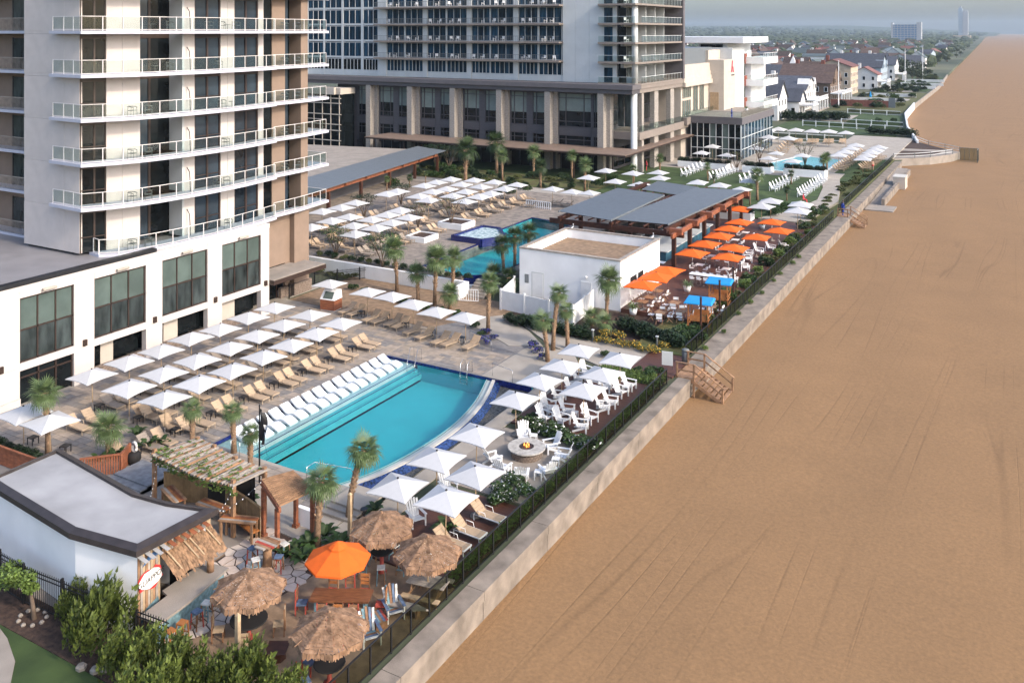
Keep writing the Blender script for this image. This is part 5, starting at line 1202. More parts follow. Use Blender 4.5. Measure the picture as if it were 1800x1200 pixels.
for k in range(8): a = R(45 * k); part('rib', oc, 'wood_warm', lambda m: m.beam((0, 0, 2.56), (1.38 * math.cos(a), 1.38 * math.sin(a), 1.98), .03, .03))
# tables, stools, chairs
def stool(cs, h=.75):
    t = thing('bar_stool', 'x', 'stool')
    part('seat', t, cs[0], lambda m: m.box(-.18, .18, -.18, .18, h - .05, h))
    for i, (x, y_) in enumerate(((-.15, -.15), (.15, -.15), (.15, .15), (-.15, .15))): part('leg', t, cs[1 + i % (len(cs) - 1)], lambda m: m.beam((x * 1.25, y_ * 1.25, 0), (x, y_, h - .05), .045, .045))
    [part('footrest', t, cs[-1], lambda m: m.box(-.18, .18, q_ - .02, q_ + .02, .25, .29)) for q_ in (-.18, .18)]
    return Proto(t)
s1, s2, s3 = stool(['slat_blue', 'slat_red', 'slat_brown']), stool(['slat_white', 'slat_brown', 'slat_teal']), stool(['wood_orange', 'wood_orange', 'wood_orange'])
for i, y_ in enumerate((25.1, 25.7)): s3.put((-30.25, y_, 0), .2 * i, 'plain orange-brown wooden stool at the bar counter end', 'stool', 'plain wooden stools at the bar')
for i, y_ in enumerate((26.5, 27.1, 27.8, 28.5)): (s1, s2)[i % 2].put((-30.3 - .1 * i, y_, 0), .3 * i, '%s painted bar stool along the concrete counter' % ('blue and red' if i % 2 == 0 else 'white and brown'), 'stool', '%s stools along the counter' % ('blue' if i % 2 == 0 else 'white'))
rt = thing('round_bar_table', 'round striped plank bar table on a barrel leg', 'table', (*at(470, 953, 1.1), 0))
for i in range(7):
    y0 = -.56 + .16 * i; w = math.sqrt(max(.05, .58 ** 2 - max(abs(y0), abs(y0 + .16)) ** 2 * .8)); part('plank', rt, ['wood_grey', 'wood_warm', 'slat_red', 'wood_grey', 'wood_warm', 'slat_brown', 'wood_grey'][i], lambda m: m.box(-w, w, y0, y0 + .152, 1.05, 1.1))
part('barrel_leg', rt, 'wood_warm', lambda m: m.lathe([(.24, 0), (.2, .5), (.24, 1.05)], 10), True)
bx, by = rt.location[0], rt.location[1]
for k, (dx, dy) in enumerate(((-.75, -.2), (.05, -.8), (.8, -.1), (.3, .8))): (s1, s2)[k % 2].put((bx + dx, by + dy, 0), k, '%s painted stool at the round plank table' % ('blue and red' if k % 2 == 0 else 'white and brown'), 'stool', '%s stools at the plank table' % ('blue' if k % 2 == 0 else 'white'))
tt = thing('slab_table', 'live-edge brown slab dining table under the orange parasol', 'table', (*at(600, 1045, .8), 0), R(28))
M('slab_wood', (0.15, 0.06, 0.025), 0.55, 0.35, 3, stretch=(1, 6, 1))
part('table_top', tt, 'slab_wood', lambda m: m.prism([(-1.3, -.42), (-.5, -.5), (.3, -.42), (1.25, -.48), (1.32, .4), (.4, .48), (-.4, .4), (-1.25, .47)], .74, .82))
for x in (-1.05, 1.05):
    for y_ in (-.3, .3): part('leg', tt, 'slat_teal', lambda m: m.box(x - .05, x + .05, y_ - .05, y_ + .05, 0, .74))
def wchair(cs):
    t = thing('wooden_chair', 'x', 'chair')
    part('seat', t, cs[0], lambda m: m.box(-.22, .22, -.22, .22, .42, .46)); part('backrest', t, cs[1], lambda m: [m.box(-.26, -.22, -.2, .2, .62 + .17 * i, .74 + .17 * i) for i in range(3)])
    for x, y_, z in ((.19, -.19, .42), (.19, .19, .42), (-.24, -.2, 1.12), (-.24, .2, 1.12)): part('leg', t, cs[2], lambda m: m.box(x - .025, x + .025, y_ - .025, y_ + .025, 0, z))
    return Proto(t)
c1, c2, c3 = wchair(['slat_blue', 'slat_brown', 'slat_red']), wchair(['slat_red', 'wood_orange', 'slat_brown']), wchair(['wood_pale', 'wood_pale', 'slat_brown'])
ca, sa_ = math.cos(R(28)), math.sin(R(28))
for k, (dx, dy, rz) in enumerate(((-.6, -.85, 90), (.1, -.85, 90), (.75, -.85, 90), (-.6, .85, -90), (.15, .85, -90), (.8, .85, -90), (-1.7, 0, 0), (1.7, 0, 180))):
    p = (c1, c2)[k % 2]; p.put((tt.location[0] + dx * ca - dy * sa_, tt.location[1] + dx * sa_ + dy * ca, 0), R(rz + 28) + J(.1), '%s wooden chair drawn up to the slab table' % ('blue-seated' if k % 2 == 0 else 'red-brown'), 'chair', '%s chairs at the slab table' % ('blue-seated' if k % 2 == 0 else 'red-brown'))
def drum_table(i, name, label, r_=.5, h=1.0, mat='interior_dark'):
    t = thing(name, label, 'table', (*tpos[i], 0)); part('table_top', t, mat, lambda m: m.lathe([(r_, h - .06), (r_ + .02, h - .03), (r_, h)], 20)); part('leg', t, 'slat_red', lambda m: m.lathe([(.25, 0), (.09, .1), (.09, h - .06)], 10), True); return t
drum_table(0, 'pub_table', 'dark round high table under the straw parasol by the palm'); drum_table(3, 'pub_table', 'dark oval table under the straw parasol by the bar', .75, .78); drum_table(2, 'pub_table', 'dark table under the straw parasol near the shrubs', .6, .78)
for k in range(5): a = 1.26 * k + .3; s2.put((tpos[0][0] + .95 * math.cos(a), tpos[0][1] + .95 * math.sin(a), 0), a, 'painted stool around the dark high table under straw thatch', 'stool', 'stools round the dark high table')
for k in range(4): a = 1.57 * k - .9; c3.put((tpos[3][0] + 1.2 * math.cos(a), tpos[3][1] + 1.2 * math.sin(a), 0), a + math.pi, 'pale wooden chair around the dark oval table', 'chair', 'pale chairs round the oval table')
for k in range(3): a = 1.1 * k + 2.0; c1.put((tpos[2][0] + 1.0 * math.cos(a), tpos[2][1] + 1.0 * math.sin(a), 0), a + math.pi, 'dark painted chair half under the straw parasol by the shrubs', 'chair', 'chairs under the parasol by the shrubs')
pb = thing('picnic_table', 'weathered picnic table with pale benches under straw thatch', 'picnic table', (*tpos[1], 0), R(10))
for i in range(4): boxp('table_plank', pb, 'wood_grey', -.9, .9, -.36 + .18 * i, -.2 + .18 * i, .7, .74)
for y_ in (-.8, .8): boxp('bench', pb, 'wood_pale' if y_ < 0 else 'wood_grey', -.9, .9, y_ - .14, y_ + .14, .42, .46)
for x in (-.65, .65): part('trestle', pb, 'wood_warm', lambda m: (m.beam((x, -.8, .38), (x, .8, .38), .06, .08), m.beam((x, -.6, 0), (x, -.2, .7), .06, .08), m.beam((x, .6, 0), (x, .2, .7), .06, .08)))
bn = thing('surfboard_bench', 'grey surfboard-shaped bench along the sea fence', 'bench', (tpos[1][0] - .3, tpos[1][1] - 1.45, 0), R(12))
part('seat', bn, 'wood_grey', lambda m: m.prism([(-1.2, 0), (-.8, -.2), (.6, -.22), (1.2, 0), (.6, .22), (-.8, .2)], .36, .42))
for x in (-.7, .7): boxp('leg', bn, 'wood_warm', x - .06, x + .06, -.14, .14, 0, .36)
ft_ = thing('foot_table', 'low striped slatted table between the two striped chairs', 'table', (*at(665, 1085, .3), 0), R(-30))
for i in range(5): boxp('plank', ft_, ['slat_red', 'slat_teal', 'wood_warm', 'slat_blue', 'slat_red'][i], -.4, .4, -.28 + .115 * i, -.175 + .115 * i, .33, .37)
for x in (-.33, .33): boxp('leg', ft_, 'slat_brown', x - .04, x + .04, -.24, .26, 0, .33)
sp_ = thing('stump_table', 'dark square log table on the sand', 'table', (*at(487, 1145, .25), 0), .5); part('table_top', sp_, 'wood_dark', lambda m: m.box(-.42, .42, -.42, .42, .36, .42)); part('block', sp_, 'wood_dark', lambda m: m.lathe([(.36, 0), (.34, .36)], 7))
def post(px, py, h, l):
    t = thing('timber_post', l, 'post', (*at(px, py), 0)); part('shaft', t, 'wood_pale', lambda m: m.box(-.08, .08, -.08, .08, 0, h)); part('cap', t, 'wood_pale', lambda m: m.add([(-.09, -.09, h), (.09, -.09, h), (.09, .09, h), (-.09, .09, h), (0, 0, h + .12)], [(0, 1, 4), (1, 2, 4), (2, 3, 4), (3, 0, 4)])); return t.location
pa = post(418, 1185, 2.3, 'pale square timber post rising from the juniper shrubs'); pb_ = post(615, 955, 2.4, 'pale square timber post against the leaning palm trunk')
cd = thing('path_light', 'black cap light on the walkway by the straw parasol', 'lamp', (*at(640, 925), 0)); part('stem', cd, 'black_metal', lambda m: m.lathe([(.08, 0), (.05, .8)], 8)); part('cap', cd, 'black_metal', lambda m: m.lathe([(.06, .8), (.2, .86), (.18, .92)], 12))
# string lights
def strings(name, a, b, sag, label):
    t = thing(name, label, 'string lights'); pts = [tuple(a[i] + (b[i] - a[i]) * k / 16 - (sag * 4 * (k / 16) * (1 - k / 16) if i == 2 else 0) for i in range(3)) for k in range(17)]
    part('cable', t, 'black_metal', lambda m: m.path(pts, .012, 4)); 
    for p in pts[1:-1:2]: part('bulb', t, 'white_paint', lambda m: m.lathe([(.012, -.07), (.03, -.05), (.02, -.01)], 6, c=p), True)
q1, q2 = (-31.9, 28.8, 3.3), (-33.2, 33.2, 2.7)
strings('string_light', (-35.5, 28.3, 3.4), (-40.3, 32.6, 2.6), .35, 'string of bulbs from the bar roof to the vine pergola end'); strings('string_light', q1, (-34.2, 32.2, 2.6), .3, 'string of bulbs from the bar roof to the vine pergola middle'); strings('string_light', q1, q2, .25, 'string of bulbs from the bar roof to the slatted arbour')
# curved board fence
bf = thing('board_fence', 'curved fence of upright golden boards beside the bar tables', 'fence')
cv = [at(px, py, 1.5) for px, py in ((288, 830), (345, 834), (390, 850), (425, 870), (458, 893))]
cv = walk(smooth_curve(cv, 8), .15)
for p, q in zip(cv, cv[1:]): part('board', bf, 'fence_board', lambda m: m.beam((*lerp2(p, q, .5), .75 + J(.01)), (*lerp2(p, q, .5), .0), .141, .03, 0, (q[0] - p[0], q[1] - p[1], 0)) if False else panel(m, lerp2(p, q, .03), lerp2(p, q, .97), 0, 1.5 + J(.008), -.02, .02))
part('cap_rail', bf, 'fence_board', lambda m: [panel(m, p, q, 1.51, 1.55, -.06, .06) for p, q in zip(cv, cv[1:])]); part('built_in_bench', bf, 'wood_orange', lambda m: [panel(m, p, q, .40, .46, .05, .5) for p, q in zip(cv[30:], cv[31:])])
def hi_table(px, py, rz, label):
    t = thing('plank_bar_table', label, 'table', (*at(px, py, 1.0), 0), rz)
    for i in range(5): boxp('plank', t, ['wood_warm', 'wood_grey', 'wood_orange', 'wood_red', 'wood_warm'][i], -.95, .95, -.35 + .14 * i, -.215 + .14 * i, .98, 1.03)
    for x in (-.8, .8):
        for y_ in (-.28, .28): boxp('leg', t, 'wood_warm', x - .05, x + .05, y_ - .05, y_ + .05, 0, .98)
hi_table(420, 912, R(20), 'plank bar table standing on the flagstones by the board fence'); hi_table(305, 868, R(-20), 'plank bar table tucked behind the bar roof edge'); hi_table(375, 888, R(0), 'plank bar table between the roof corner and board fence')
# vine pergola
vp = thing('vine_pergola', 'curved timber pergola of weathered slats grown over with vine', 'pergola')
o1 = smooth_curve([(-40.5, 32.5), (-38.4, 32.2), (-36.2, 32.0), (-34.1, 32.2)], 10); o2 = smooth_curve([(-39.6, 34.6), (-38.0, 34.4), (-36.0, 34.0), (-33.7, 33.9)], 10)
for i in range(0, 31): part('slat', vp, ['wood_grey', 'wood_warm', 'wood_grey'][i % 3], lambda m: m.beam((o1[i][0] + J(.05), o1[i][1] - .2, 2.62 + J(.03)), (o2[i][0], o2[i][1] + .15, 2.68 + J(.03)), .11, .09))
for o_c in (o1, o2): part('carrier_beam', vp, 'wood_warm', lambda m: [m.beam((*p, 2.48), (*q, 2.48), .14, .2) for p, q in zip(o_c, o_c[1:])])
for o_c, nn in ((o1, (1, 29)), (o2, (1, 10, 20, 29))):
    for i in nn: part('post', vp, 'wood_warm', lambda m: m.box(o_c[i][0] - .09, o_c[i][0] + .09, o_c[i][1] - .09, o_c[i][1] + .09, 0, 2.85))
def vine(m):
    for i in range(700):
        u = random.random(); k = int(u * 30); t_ = random.random() ** 2; p = lerp2(o1[k], o2[k], t_); z = 2.72 + J(.08) if random.random() < .55 else 2.6 - random.random() * .45
        if z < 2.6: p = (p[0], o1[k][1] - .15)
        s_ = .05 + random.random() * .06; a = random.random() * 6.3; m.add([(p[0] - s_ * math.cos(a), p[1] - s_ * math.sin(a), z), (p[0] + s_ * math.sin(a), p[1] - s_ * math.cos(a), z + J(.06)), (p[0] + s_ * math.cos(a), p[1] + s_ * math.sin(a), z), (p[0] - s_ * math.sin(a), p[1] + s_ * math.cos(a), z + J(.06))], [(0, 1, 2, 3)])
part('vine_leaves', vp, 'leaf_light', vine, kind='stuff'); part('shade_backdrop', vp, 'interior_dark', lambda m: [panel(m, p, q, 0, 2.3, -1.5, -1.46) for p, q in zip(o1[6:], o1[7:])])  # dark sheet added behind the fence as the shade below the slats
# slatted arbour
ar = thing('slatted_arbour', 'small reddish timber arbour with slatted roof at the pool steps', 'arbour')
A_, B_, C_, D_ = (-33.2, 33.1), (-32.4, 34.5), (-30.2, 33.6), (-30.7, 31.7)
for i in range(15): t_ = i / 14; part('slat', ar, 'wood_warm', lambda m: m.beam((*lerp2(A_, D_, t_), 2.68), (*lerp2(B_, C_, t_), 2.72), .06, .09))
for p, q in ((A_, D_), (B_, C_)): part('beam', ar, 'wood_red', lambda m: m.beam((*lerp2(p, q, -.05), 2.52), (*lerp2(p, q, 1.05), 2.52), .12, .22))
for p in (lerp2(A_, D_, .1), lerp2(A_, D_, .9), lerp2(B_, C_, .1), lerp2(B_, C_, .9)): part('post', ar, 'wood_red', lambda m: (m.box(p[0] - .09, p[0] + .09, p[1] - .09, p[1] + .09, 0, 2.42), m.box(p[0] - .14, p[0] + .14, p[1] - .14, p[1] + .14, 0, .16)))
boxp('low_wall', ar, 'white_wall', -34.6, -33.4, 33.2, 33.5, 0, 1.0); boxp('low_wall', ar, 'white_wall', -32.3, -31.0, 34.6, 34.85, 0, .9)
for i in range(3): boxp('pool_step', ar, 'concrete_path', -32.0, -29.9, 36.0 + .4 * i, 38.8, .005 + .002 * i, .10 * (i + 1) + .02)
# flag
fl = thing('flag', 'furled black flag with white print on a dark pole by the pool', 'flag', (-37.1, 36.8, 0))
part('pole', fl, 'black_metal', lambda m: m.lathe([(.05, 0), (.035, 4.25), (.05, 4.28), (.01, 4.35)], 8), True)
def cloth(m):
    o = len(m.v); n_ = 12
    for i in range(n_ + 1):
        z = 4.1 - 1.75 * i / n_
        w = .16 + .46 * math.sin(math.pi * min(1, i / n_ * .8 + .1))
        for j in range(7): u = j / 6; m.v.append((.04 + w * u * .9, .1 * math.sin(u * 7 + i * .5) * (.4 + u), z - .2 * u))
    for i in range(n_):
        for j in range(6): a = o + i * 7 + j; m.f.append((a, a + 1, a + 8, a + 7)); m.m.append(1 if (3 <= j <= 4 and i in (5, 6, 8)) else 0)
part('cloth', fl, ['black_metal', 'sign_white'], cloth)
# brown slatted fences on the deck corner
def slat_fence(name, label, pts, h=1.15):
    t = thing(name, label, 'fence')
    for p, q in zip(pts, pts[1:]):
        n_ = max(2, int(math.dist(p, q) / .13))
        for i in range(n_): part('slat', t, 'wood_red', lambda m: panel(m, lerp2(p, q, (i + .1) / n_), lerp2(p, q, (i + .75) / n_), .08, h - .06, -.015, .015))
        part('top_rail', t, 'wood_red', lambda m: panel(m, p, q, h - .05, h + .02, -.07, .07)); boxp('post', t, 'wood_red', q[0] - .06, q[0] + .06, q[1] - .06, q[1] + .06, 0, h + .05)
slat_fence('slatted_fence', 'red-brown slatted fence below the two corner parasols', [at(-25, 774, 1.15), at(63, 806, 1.15)]); slat_fence('slatted_fence', 'red-brown slatted fence turning round the slate steps', [at(140, 806, 1.15), at(213, 797, 1.15), at(228, 780, 1.15)])
ss = thing('slate_steps', 'dark slate steps going down behind the bar roof', 'steps')
M('slate', (0.16, 0.165, 0.175), 0.7, 0.25, 3, 0.2, 12)
for i in range(5): boxp('step', ss, 'slate', -44.4, -41.6, 31.2 + .45 * i, 34.9, .004 * i, .02 + .08 * i)
ur = thing('urn', 'dark round urn with a pale shell ring beside the slate steps', 'urn', (*at(235, 815), 0)); part('pot', ur, 'interior_dark', lambda m: m.lathe([(.25, 0), (.42, .3), (.38, .6), (.28, .7)], 14), True); part('shell_ring', ur, 'slat_white', lambda m: m.path([(.18 * math.cos(a), .05, .95 + .28 * math.sin(a)) for a in [k * .524 for k in range(13)]], .08, 6), True)
# black picket fence by the service lawn
def picket_run(name, label, pts, h=1.7, step=2.2, spikes=True):
    t = thing(name, label, 'fence')
    for p, q in zip(pts, pts[1:]):
        n_ = max(1, round(math.dist(p, q) / step))
        for i in range(n_):
            a, b = lerp2(p, q, i / n_), lerp2(p, q, (i + 1) / n_); part('post', t, 'black_metal', lambda m: m.box(a[0] - .045, a[0] + .045, a[1] - .045, a[1] + .045, 0, h + .08))
            def pan(m):
                for z in (.12, h - .3, h - .12): m.beam((*a, z), (*b, z), .03, .04)
                k_ = int(math.dist(a, b) / .13)
                for k in range(1, k_): c = lerp2(a, b, k / k_); m.box(c[0] - .011, c[0] + .011, c[1] - .011, c[1] + .011, .05, h)
            part('picket_panel', t, 'black_metal', pan, kind='stuff')
picket_run('picket_fence', 'black spiked picket fence in front of the white bar wall', [(-46.0, 24.35), (-38.2, 23.9), (-33.2, 24.2), (-29.6, 24.5)])
# ------------------------------------------------------------------ sea fence with mesh panels
def sea_fence(label, y0, y1, x=-22.3, h=1.15, step=1.33):
    t = thing('sea_fence', label, 'fence'); n_ = int((y1 - y0) / step); pm = rm = gm = None
    for i in range(n_ + 1):
        if pm is None: o = part('post', t, 'black_metal', lambda m: m.box(-.03, .03, -.03, .03, 0, h)); pm = o.data
        else: o = link('post', pm, t)
        o.location = (x, y0 + i * step, 0)
        if i == n_: break
        if gm is None:
            o = part('mesh_panel', t, 'fence_mesh', lambda m: m.box(-.006, .006, .04, step - .04, .1, h - .06)); gm = o.data
            r_ = part('rail', t, 'black_metal', lambda m: m.box(-.03, .03, .03, step - .03, h - .05, h)); rm = r_.data
            b_ = part('bottom_rail', t, 'black_metal', lambda m: m.box(-.02, .02, .03, step - .03, .06, .1)); bm_ = b_.data
        else: o = link('mesh_panel', gm, t); r_ = link('rail', rm, t); b_ = link('bottom_rail', bm_, t)
        for q in (o, r_, b_): q.location = (x, y0 + i * step, 0)
sea_fence('black-framed mesh fence on the sea wall beside the near pool decks', 20.0, 62.4)
sea_fence('black-framed mesh fence on the sea wall beside the bar terrace', 66.6, 127.6, -22.75); sea_fence('grey-green mesh fence on the sea wall beside the lawn path', 131.2, 189.0, -22.95)
# beach steps
def beach_steps(y0, label, x=-22.3):
    t = thing('beach_stairs', label, 'stairs')
    boxp('landing', t, 'wood_warm', x, x + 1.3, y0, y0 + 2.6, -.1, .07)
    for i in range(7): boxp('tread', t, 'wood_warm', x + 1.32 + .31 * i, x + 1.62 + .31 * i, y0 + .1, y0 + 2.5, -.17 - .18 * i, -.12 - .18 * i)
    for yy in (y0 + .05, y0 + 2.5):
        part('stringer', t, 'wood_warm', lambda m: m.beam((x + 1.2, yy, -.1), (x + 3.55, yy, -1.42), .06, .25))
        for px_, zb, zt in ((x + .05, 0, 1.05), (x + 1.3, -1.3, 1.05), (x + 3.4, -1.35, -.3)): boxp('newel', t, 'wood_warm', px_, px_ + .12, yy - .05, yy + .07, zb, zt)
        part('landing_rail', t, 'wood_warm', lambda m: m.beam((x, yy, 1.08), (x + 1.4, yy, 1.08), .14, .05)); part('handrail', t, 'wood_warm', lambda m: m.beam((x + 1.4, yy, 1.08), (x + 3.6, yy, -.25), .14, .05))
        part('mid_rail', t, 'wood_warm', lambda m: (m.beam((x, yy, .55), (x + 1.4, yy, .55), .05, .1), m.beam((x + 1.4, yy, .55), (x + 3.5, yy, -.75), .05, .1)))
beach_steps(63.0, 'wooden stairs with handrails down to the sand by the white chair deck'); beach_steps(128.2, 'wooden stairs with handrails down to the sand beyond the bar terrace', -22.6)
bin_ = thing('trash_can', 'grey cylindrical trash can at the head of the wooden stairs', 'trash can', (*at(1205, 640), 0)); part('body', bin_, 'metal_roof', lambda m: m.lathe([(.26, 0), (.28, .9), (.26, 1.0)], 14), True); part('lid', bin_, 'chair_grey', lambda m: m.lathe([(.29, 1.0), (.27, 1.12), (.1, 1.18)], 14), True)
sgn = thing('rule_board', 'pale notice board on the landing by the trash can', 'sign', (*at(1173, 650), 0), .2); boxp('board', sgn, 'light_panel', -.4, .4, -.03, .03, .35, 1.35)
for x in (-.36, .36): boxp('post', sgn, 'steel', x - .03, x + .03, .031, .09, 0, 1.35)
for px, py in ((1155, 612), (1042, 600)):
    t = thing('bollard_light', 'slim dark bollard light beside the sandy path', 'lamp', (*at(px, py), 0), group='bollard lights by the sandy path'); part('post', t, 'chair_grey', lambda m: m.box(-.06, .06, -.06, .06, 0, .9)); part('head', t, 'light_panel', lambda m: m.box(-.1, .1, -.1, .1, .9, .97))
# ------------------------------------------------------------------ bar house
bh = thing('bar_house', 'white flat-roofed bar house with a parapet and louvred pergola behind', 'bar building')
x0, x1, y0, y1 = -42.0, -31.7, 75.1, 85.0
for nm, b in (('front_wall', (x0, x1, y0, y0 + .3, 0, 4.45)), ('side_wall', (x1 - .3, x1, y0 + .31, y1, 0, 4.45)), ('west_wall', (x0, x0 + .3, y0 + .31, y1, 0, 4.45)), ('rear_wall', (x0 + .31, x1 - .31, y1 - .3, y1, 0, 4.45))): boxp(nm, bh, 'white_wall', *b)
boxp('roof', bh, 'sandy_bed', x0 + .31, x1 - .31, y0 + .31, y1 - .31, 3.5, 3.6)
for b in ((x0 - .06, x1 + .06, y0 - .06, y0 + .36), (x1 - .36, x1 + .06, y0 + .37, y1), (x0 - .06, x0 + .36, y0 + .37, y1), (x0 + .37, x1 - .37, y1 - .34, y1 + .04)): boxp('parapet_cap', bh, 'wood_grey', *b, 4.46, 4.58)
for i, (a, b) in enumerate(((77.4, 78.9), (79.3, 80.6))): o = boxp('serving_hatch', bh, 'interior_dark', x1, x1 + .03, a, b, 1.6, 2.5); boxp('hatch_shelf', o, 'wood_dark', x1 + .03, x1 + .35, a, b, 1.5, 1.58)
d_ = boxp('door', bh, 'white_paint', -40.6, -39.5, y0 - .05, y0 - .005, .06, 2.3); boxp('door_frame', d_, 'light_panel', -40.7, -39.4, y0 - .03, y0 - .002, .05, 2.42)
boxp('door', bh, 'white_paint', -35.6, -34.5, y0 - .04, y0 - .005, .06, 2.2); boxp('notice', bh, 'metal_roof', -41.4, -41.0, y0 - .08, y0 - .005, 1.3, 2.1); part('wall_lamp', bh, 'white_paint', lambda m: m.lathe([(.1, 0), (.12, .1), (.05, .2)], 8, c=(-35.0, y0 - .15, 2.6)))
for x in (-41.2, -32.4): part('downpipe', bh, 'white_paint', lambda m: m.path([(x, y1 + .1, 5.0), (x, y1 + .1, 4.7), (x - .3, y1 - .2, 4.4)], .06, 6))
vf = thing('vinyl_fence', 'white panelled yard fence in front of the bar house', 'fence')
run = [(-42.3, 74.6), (-41.3, 70.4), (-38.7, 70.05), (-36.1, 69.7), (-33.6, 69.3), (-33.9, 72.2), (-34.2, 74.95)]
for p, q in zip(run, run[1:]): part('fence_panel', vf, 'white_paint', lambda m: panel(m, lerp2(p, q, .04), lerp2(p, q, .96), .08, 1.75, -.03, .03)); boxp('post', vf, 'white_paint', p[0] - .08, p[0] + .08, p[1] - .08, p[1] + .08, 0, 1.9)
# louvred pergola
lp = thing('louvre_pergola', 'dark timber bar pergola roofed with grey metal louvres', 'pergola')
ZL = 4.75
flds = [((982, 371), (1073, 387), (1168, 343), (1086, 331), 4.85), ((1077, 385), (1174, 394), (1308, 335), (1222, 331), 4.65), ((1129, 333), (1202, 344), (1228, 330), (1156, 319), 4.6)]
for a, b, c, d, z in flds:
    A, B, C, D = [at(*p, z) for p in (a, b, c, d)]; ln = math.dist(A, D); n_ = int(ln / .95)
    for i in range(n_):
        p, q = lerp2(A, D, (i + .5) / n_), lerp2(B, C, (i + .5) / n_)
        part('louvre', lp, 'metal_roof', lambda m: m.beam((*p, z), (*q, z), .62, .05, 0, (0, -.25, 1)))
    for p, q in ((A, D), (B, C)): part('louvre_frame', lp, 'metal_roof', lambda m: m.beam((*p, z - .05), (*q, z - .05), .1, .18))
Y0, Y1 = 90.5, 117.0
for x in (-45.6, -39.4, -33.2): part('main_beam', lp, 'wood_dark', lambda m: m.beam((x, Y0, 4.1), (x, Y1, 4.1), .3, .5))
for i in range(6):
    y_ = Y0 + .6 + i * 5.1; part('cross_beam', lp, 'wood_dark', lambda m: m.beam((-47.0, y_, 3.72), (-31.3, y_, 3.72), .28, .55)); part('beam_block', lp, 'wood_red', lambda m: m.box(-32.6, -31.2, y_ - 1.0, y_ - .5, 3.9, 4.5))
    for x in (-45.6, -39.4, -32.4): boxp('post', lp, 'wood_dark', x - .2, x + .2, y_ - .2, y_ + .2, .34, 3.45)
part('outer_beam', lp, 'wood_red', lambda m: m.beam((-31.9, Y0 - 1.5, 3.95), (-31.9, Y1, 3.95), .24, .5))
for i in range(8): part('rafter', lp, 'wood_dark', lambda m: m.beam((-45 + 1.6 * i, Y0 - .4, 4.42), (-45 + 1.6 * i, Y1, 4.42), .1, .14))
br = thing('bar_counter', 'pale bar counter with teal front under the louvred pergola', 'bar counter'); M('teal_front', (0.03, 0.10, 0.15), 0.5, 0.3, 1)
boxp('front', br, 'teal_front', -37.5, -33.8, 92.5, 108, .36, 1.4); boxp('counter_top', br, 'light_panel', -37.8, -33.5, 92.2, 108.3, 1.41, 1.5); boxp('back_bar', br, 'interior_dark', -41, -40.4, 92, 110, .36, 2.6)
for i in range(5): boxp('fridge', br, 'steel', -38.9, -38.2, 93.5 + 3 * i, 94.6 + 3 * i, .36, 1.9)
for x, y_ in ((-33.0, 88.6), (-33.0, 86.6)): t = thing('serving_table', 'white serving table beside the bar house corner', 'table', (x, y_, .35), group='serving tables by the bar house'); boxp('table_top', t, 'white_paint', -.5, .5, -.4, .4, .9, .95); [boxp('leg', t, 'steel', a - .03, a + .03, b - .03, b + .03, 0, .9) for a in (-.4, .4) for b in (-.3, .3)]
# high tables with stools under the orange parasols
def ht():
    t = thing('high_table', 'x', 'table'); part('table_top', t, 'white_paint', lambda m: m.box(-.4, .4, -.4, .4, 1.03, 1.07)); [part('leg', t, 'steel', lambda m: m.box(a - .025, a + .025, b - .025, b + .025, 0, 1.03)) for a in (-.34, .34) for b in (-.34, .34)]; return Proto(t)
def hs():
    t = thing('bar_stool', 'x', 'stool'); part('seat', t, 'white_paint', lambda m: m.box(-.2, .2, -.2, .2, .72, .76)); part('backrest', t, 'white_paint', lambda m: m.box(-.21, -.18, -.2, .2, .82, 1.02)); [part('leg', t, 'steel', lambda m: m.box(a - .018, a + .018, b - .018, b + .018, 0, .74 if a > 0 else 1.0)) for a in (-.18, .18) for b in (-.18, .18)]; return Proto(t)
def dchair():
    t = thing('folding_chair', 'x', 'chair'); part('seat', t, 'white_paint', lambda m: m.box(-.24, .24, -.25, .25, .44, .48)); part('backrest', t, 'white_paint', lambda m: m.box(-.27, -.24, -.26, .26, .68, .9)); [part('leg', t, 'wood_warm', lambda m: (m.beam((-.24, b, 0), (.24, b, .44), .04, .04), m.beam((.24, b, 0), (-.25, b, .9), .04, .04))) for b in (-.25, .25)]; return Proto(t)
ht, hs, dc = ht(), hs(), dchair()
for y_ in (89.2, 93.4, 97.9, 101.9, 106.2):
    ht.put((-29.0, y_, .35), 0, 'white high table in the row along the pergola posts', 'table', 'high tables along the pergola')
    for dx, dy in ((-.7, -.4), (-.7, .4), (.7, -.4), (.7, .4)): hs.put((-29.0 + dx, y_ + dy, .35), 0 if dx < 0 else math.pi, 'white bar stool at the high tables along the pergola posts', 'stool', 'white stools along the pergola')
for x, y_ in ((-26.2, 89.0), (-26.6, 93.2)):
    ht.put((x, y_, .35), 0, 'white high table in the middle of the bar terrace', 'table', 'high tables in the middle of the terrace')
    for dx, dy in ((-.7, -.4), (-.7, .4), (.7, -.4), (.7, .4)): hs.put((x + dx, y_ + dy, .35), 0 if dx < 0 else math.pi, 'white bar stool at the high tables in mid terrace', 'stool', 'white stools in mid terrace')
dt = thing('dining_table', 'x', 'table'); [boxp('plank', dt, 'wood_warm', -.45, .45, -.45 + .15 * i, -.315 + .15 * i, .7, .74) for i in range(6)]; part('leg', dt, 'steel', lambda m: m.lathe([(.28, 0), (.04, .04), (.04, .7)], 10)); dt = Proto(dt)
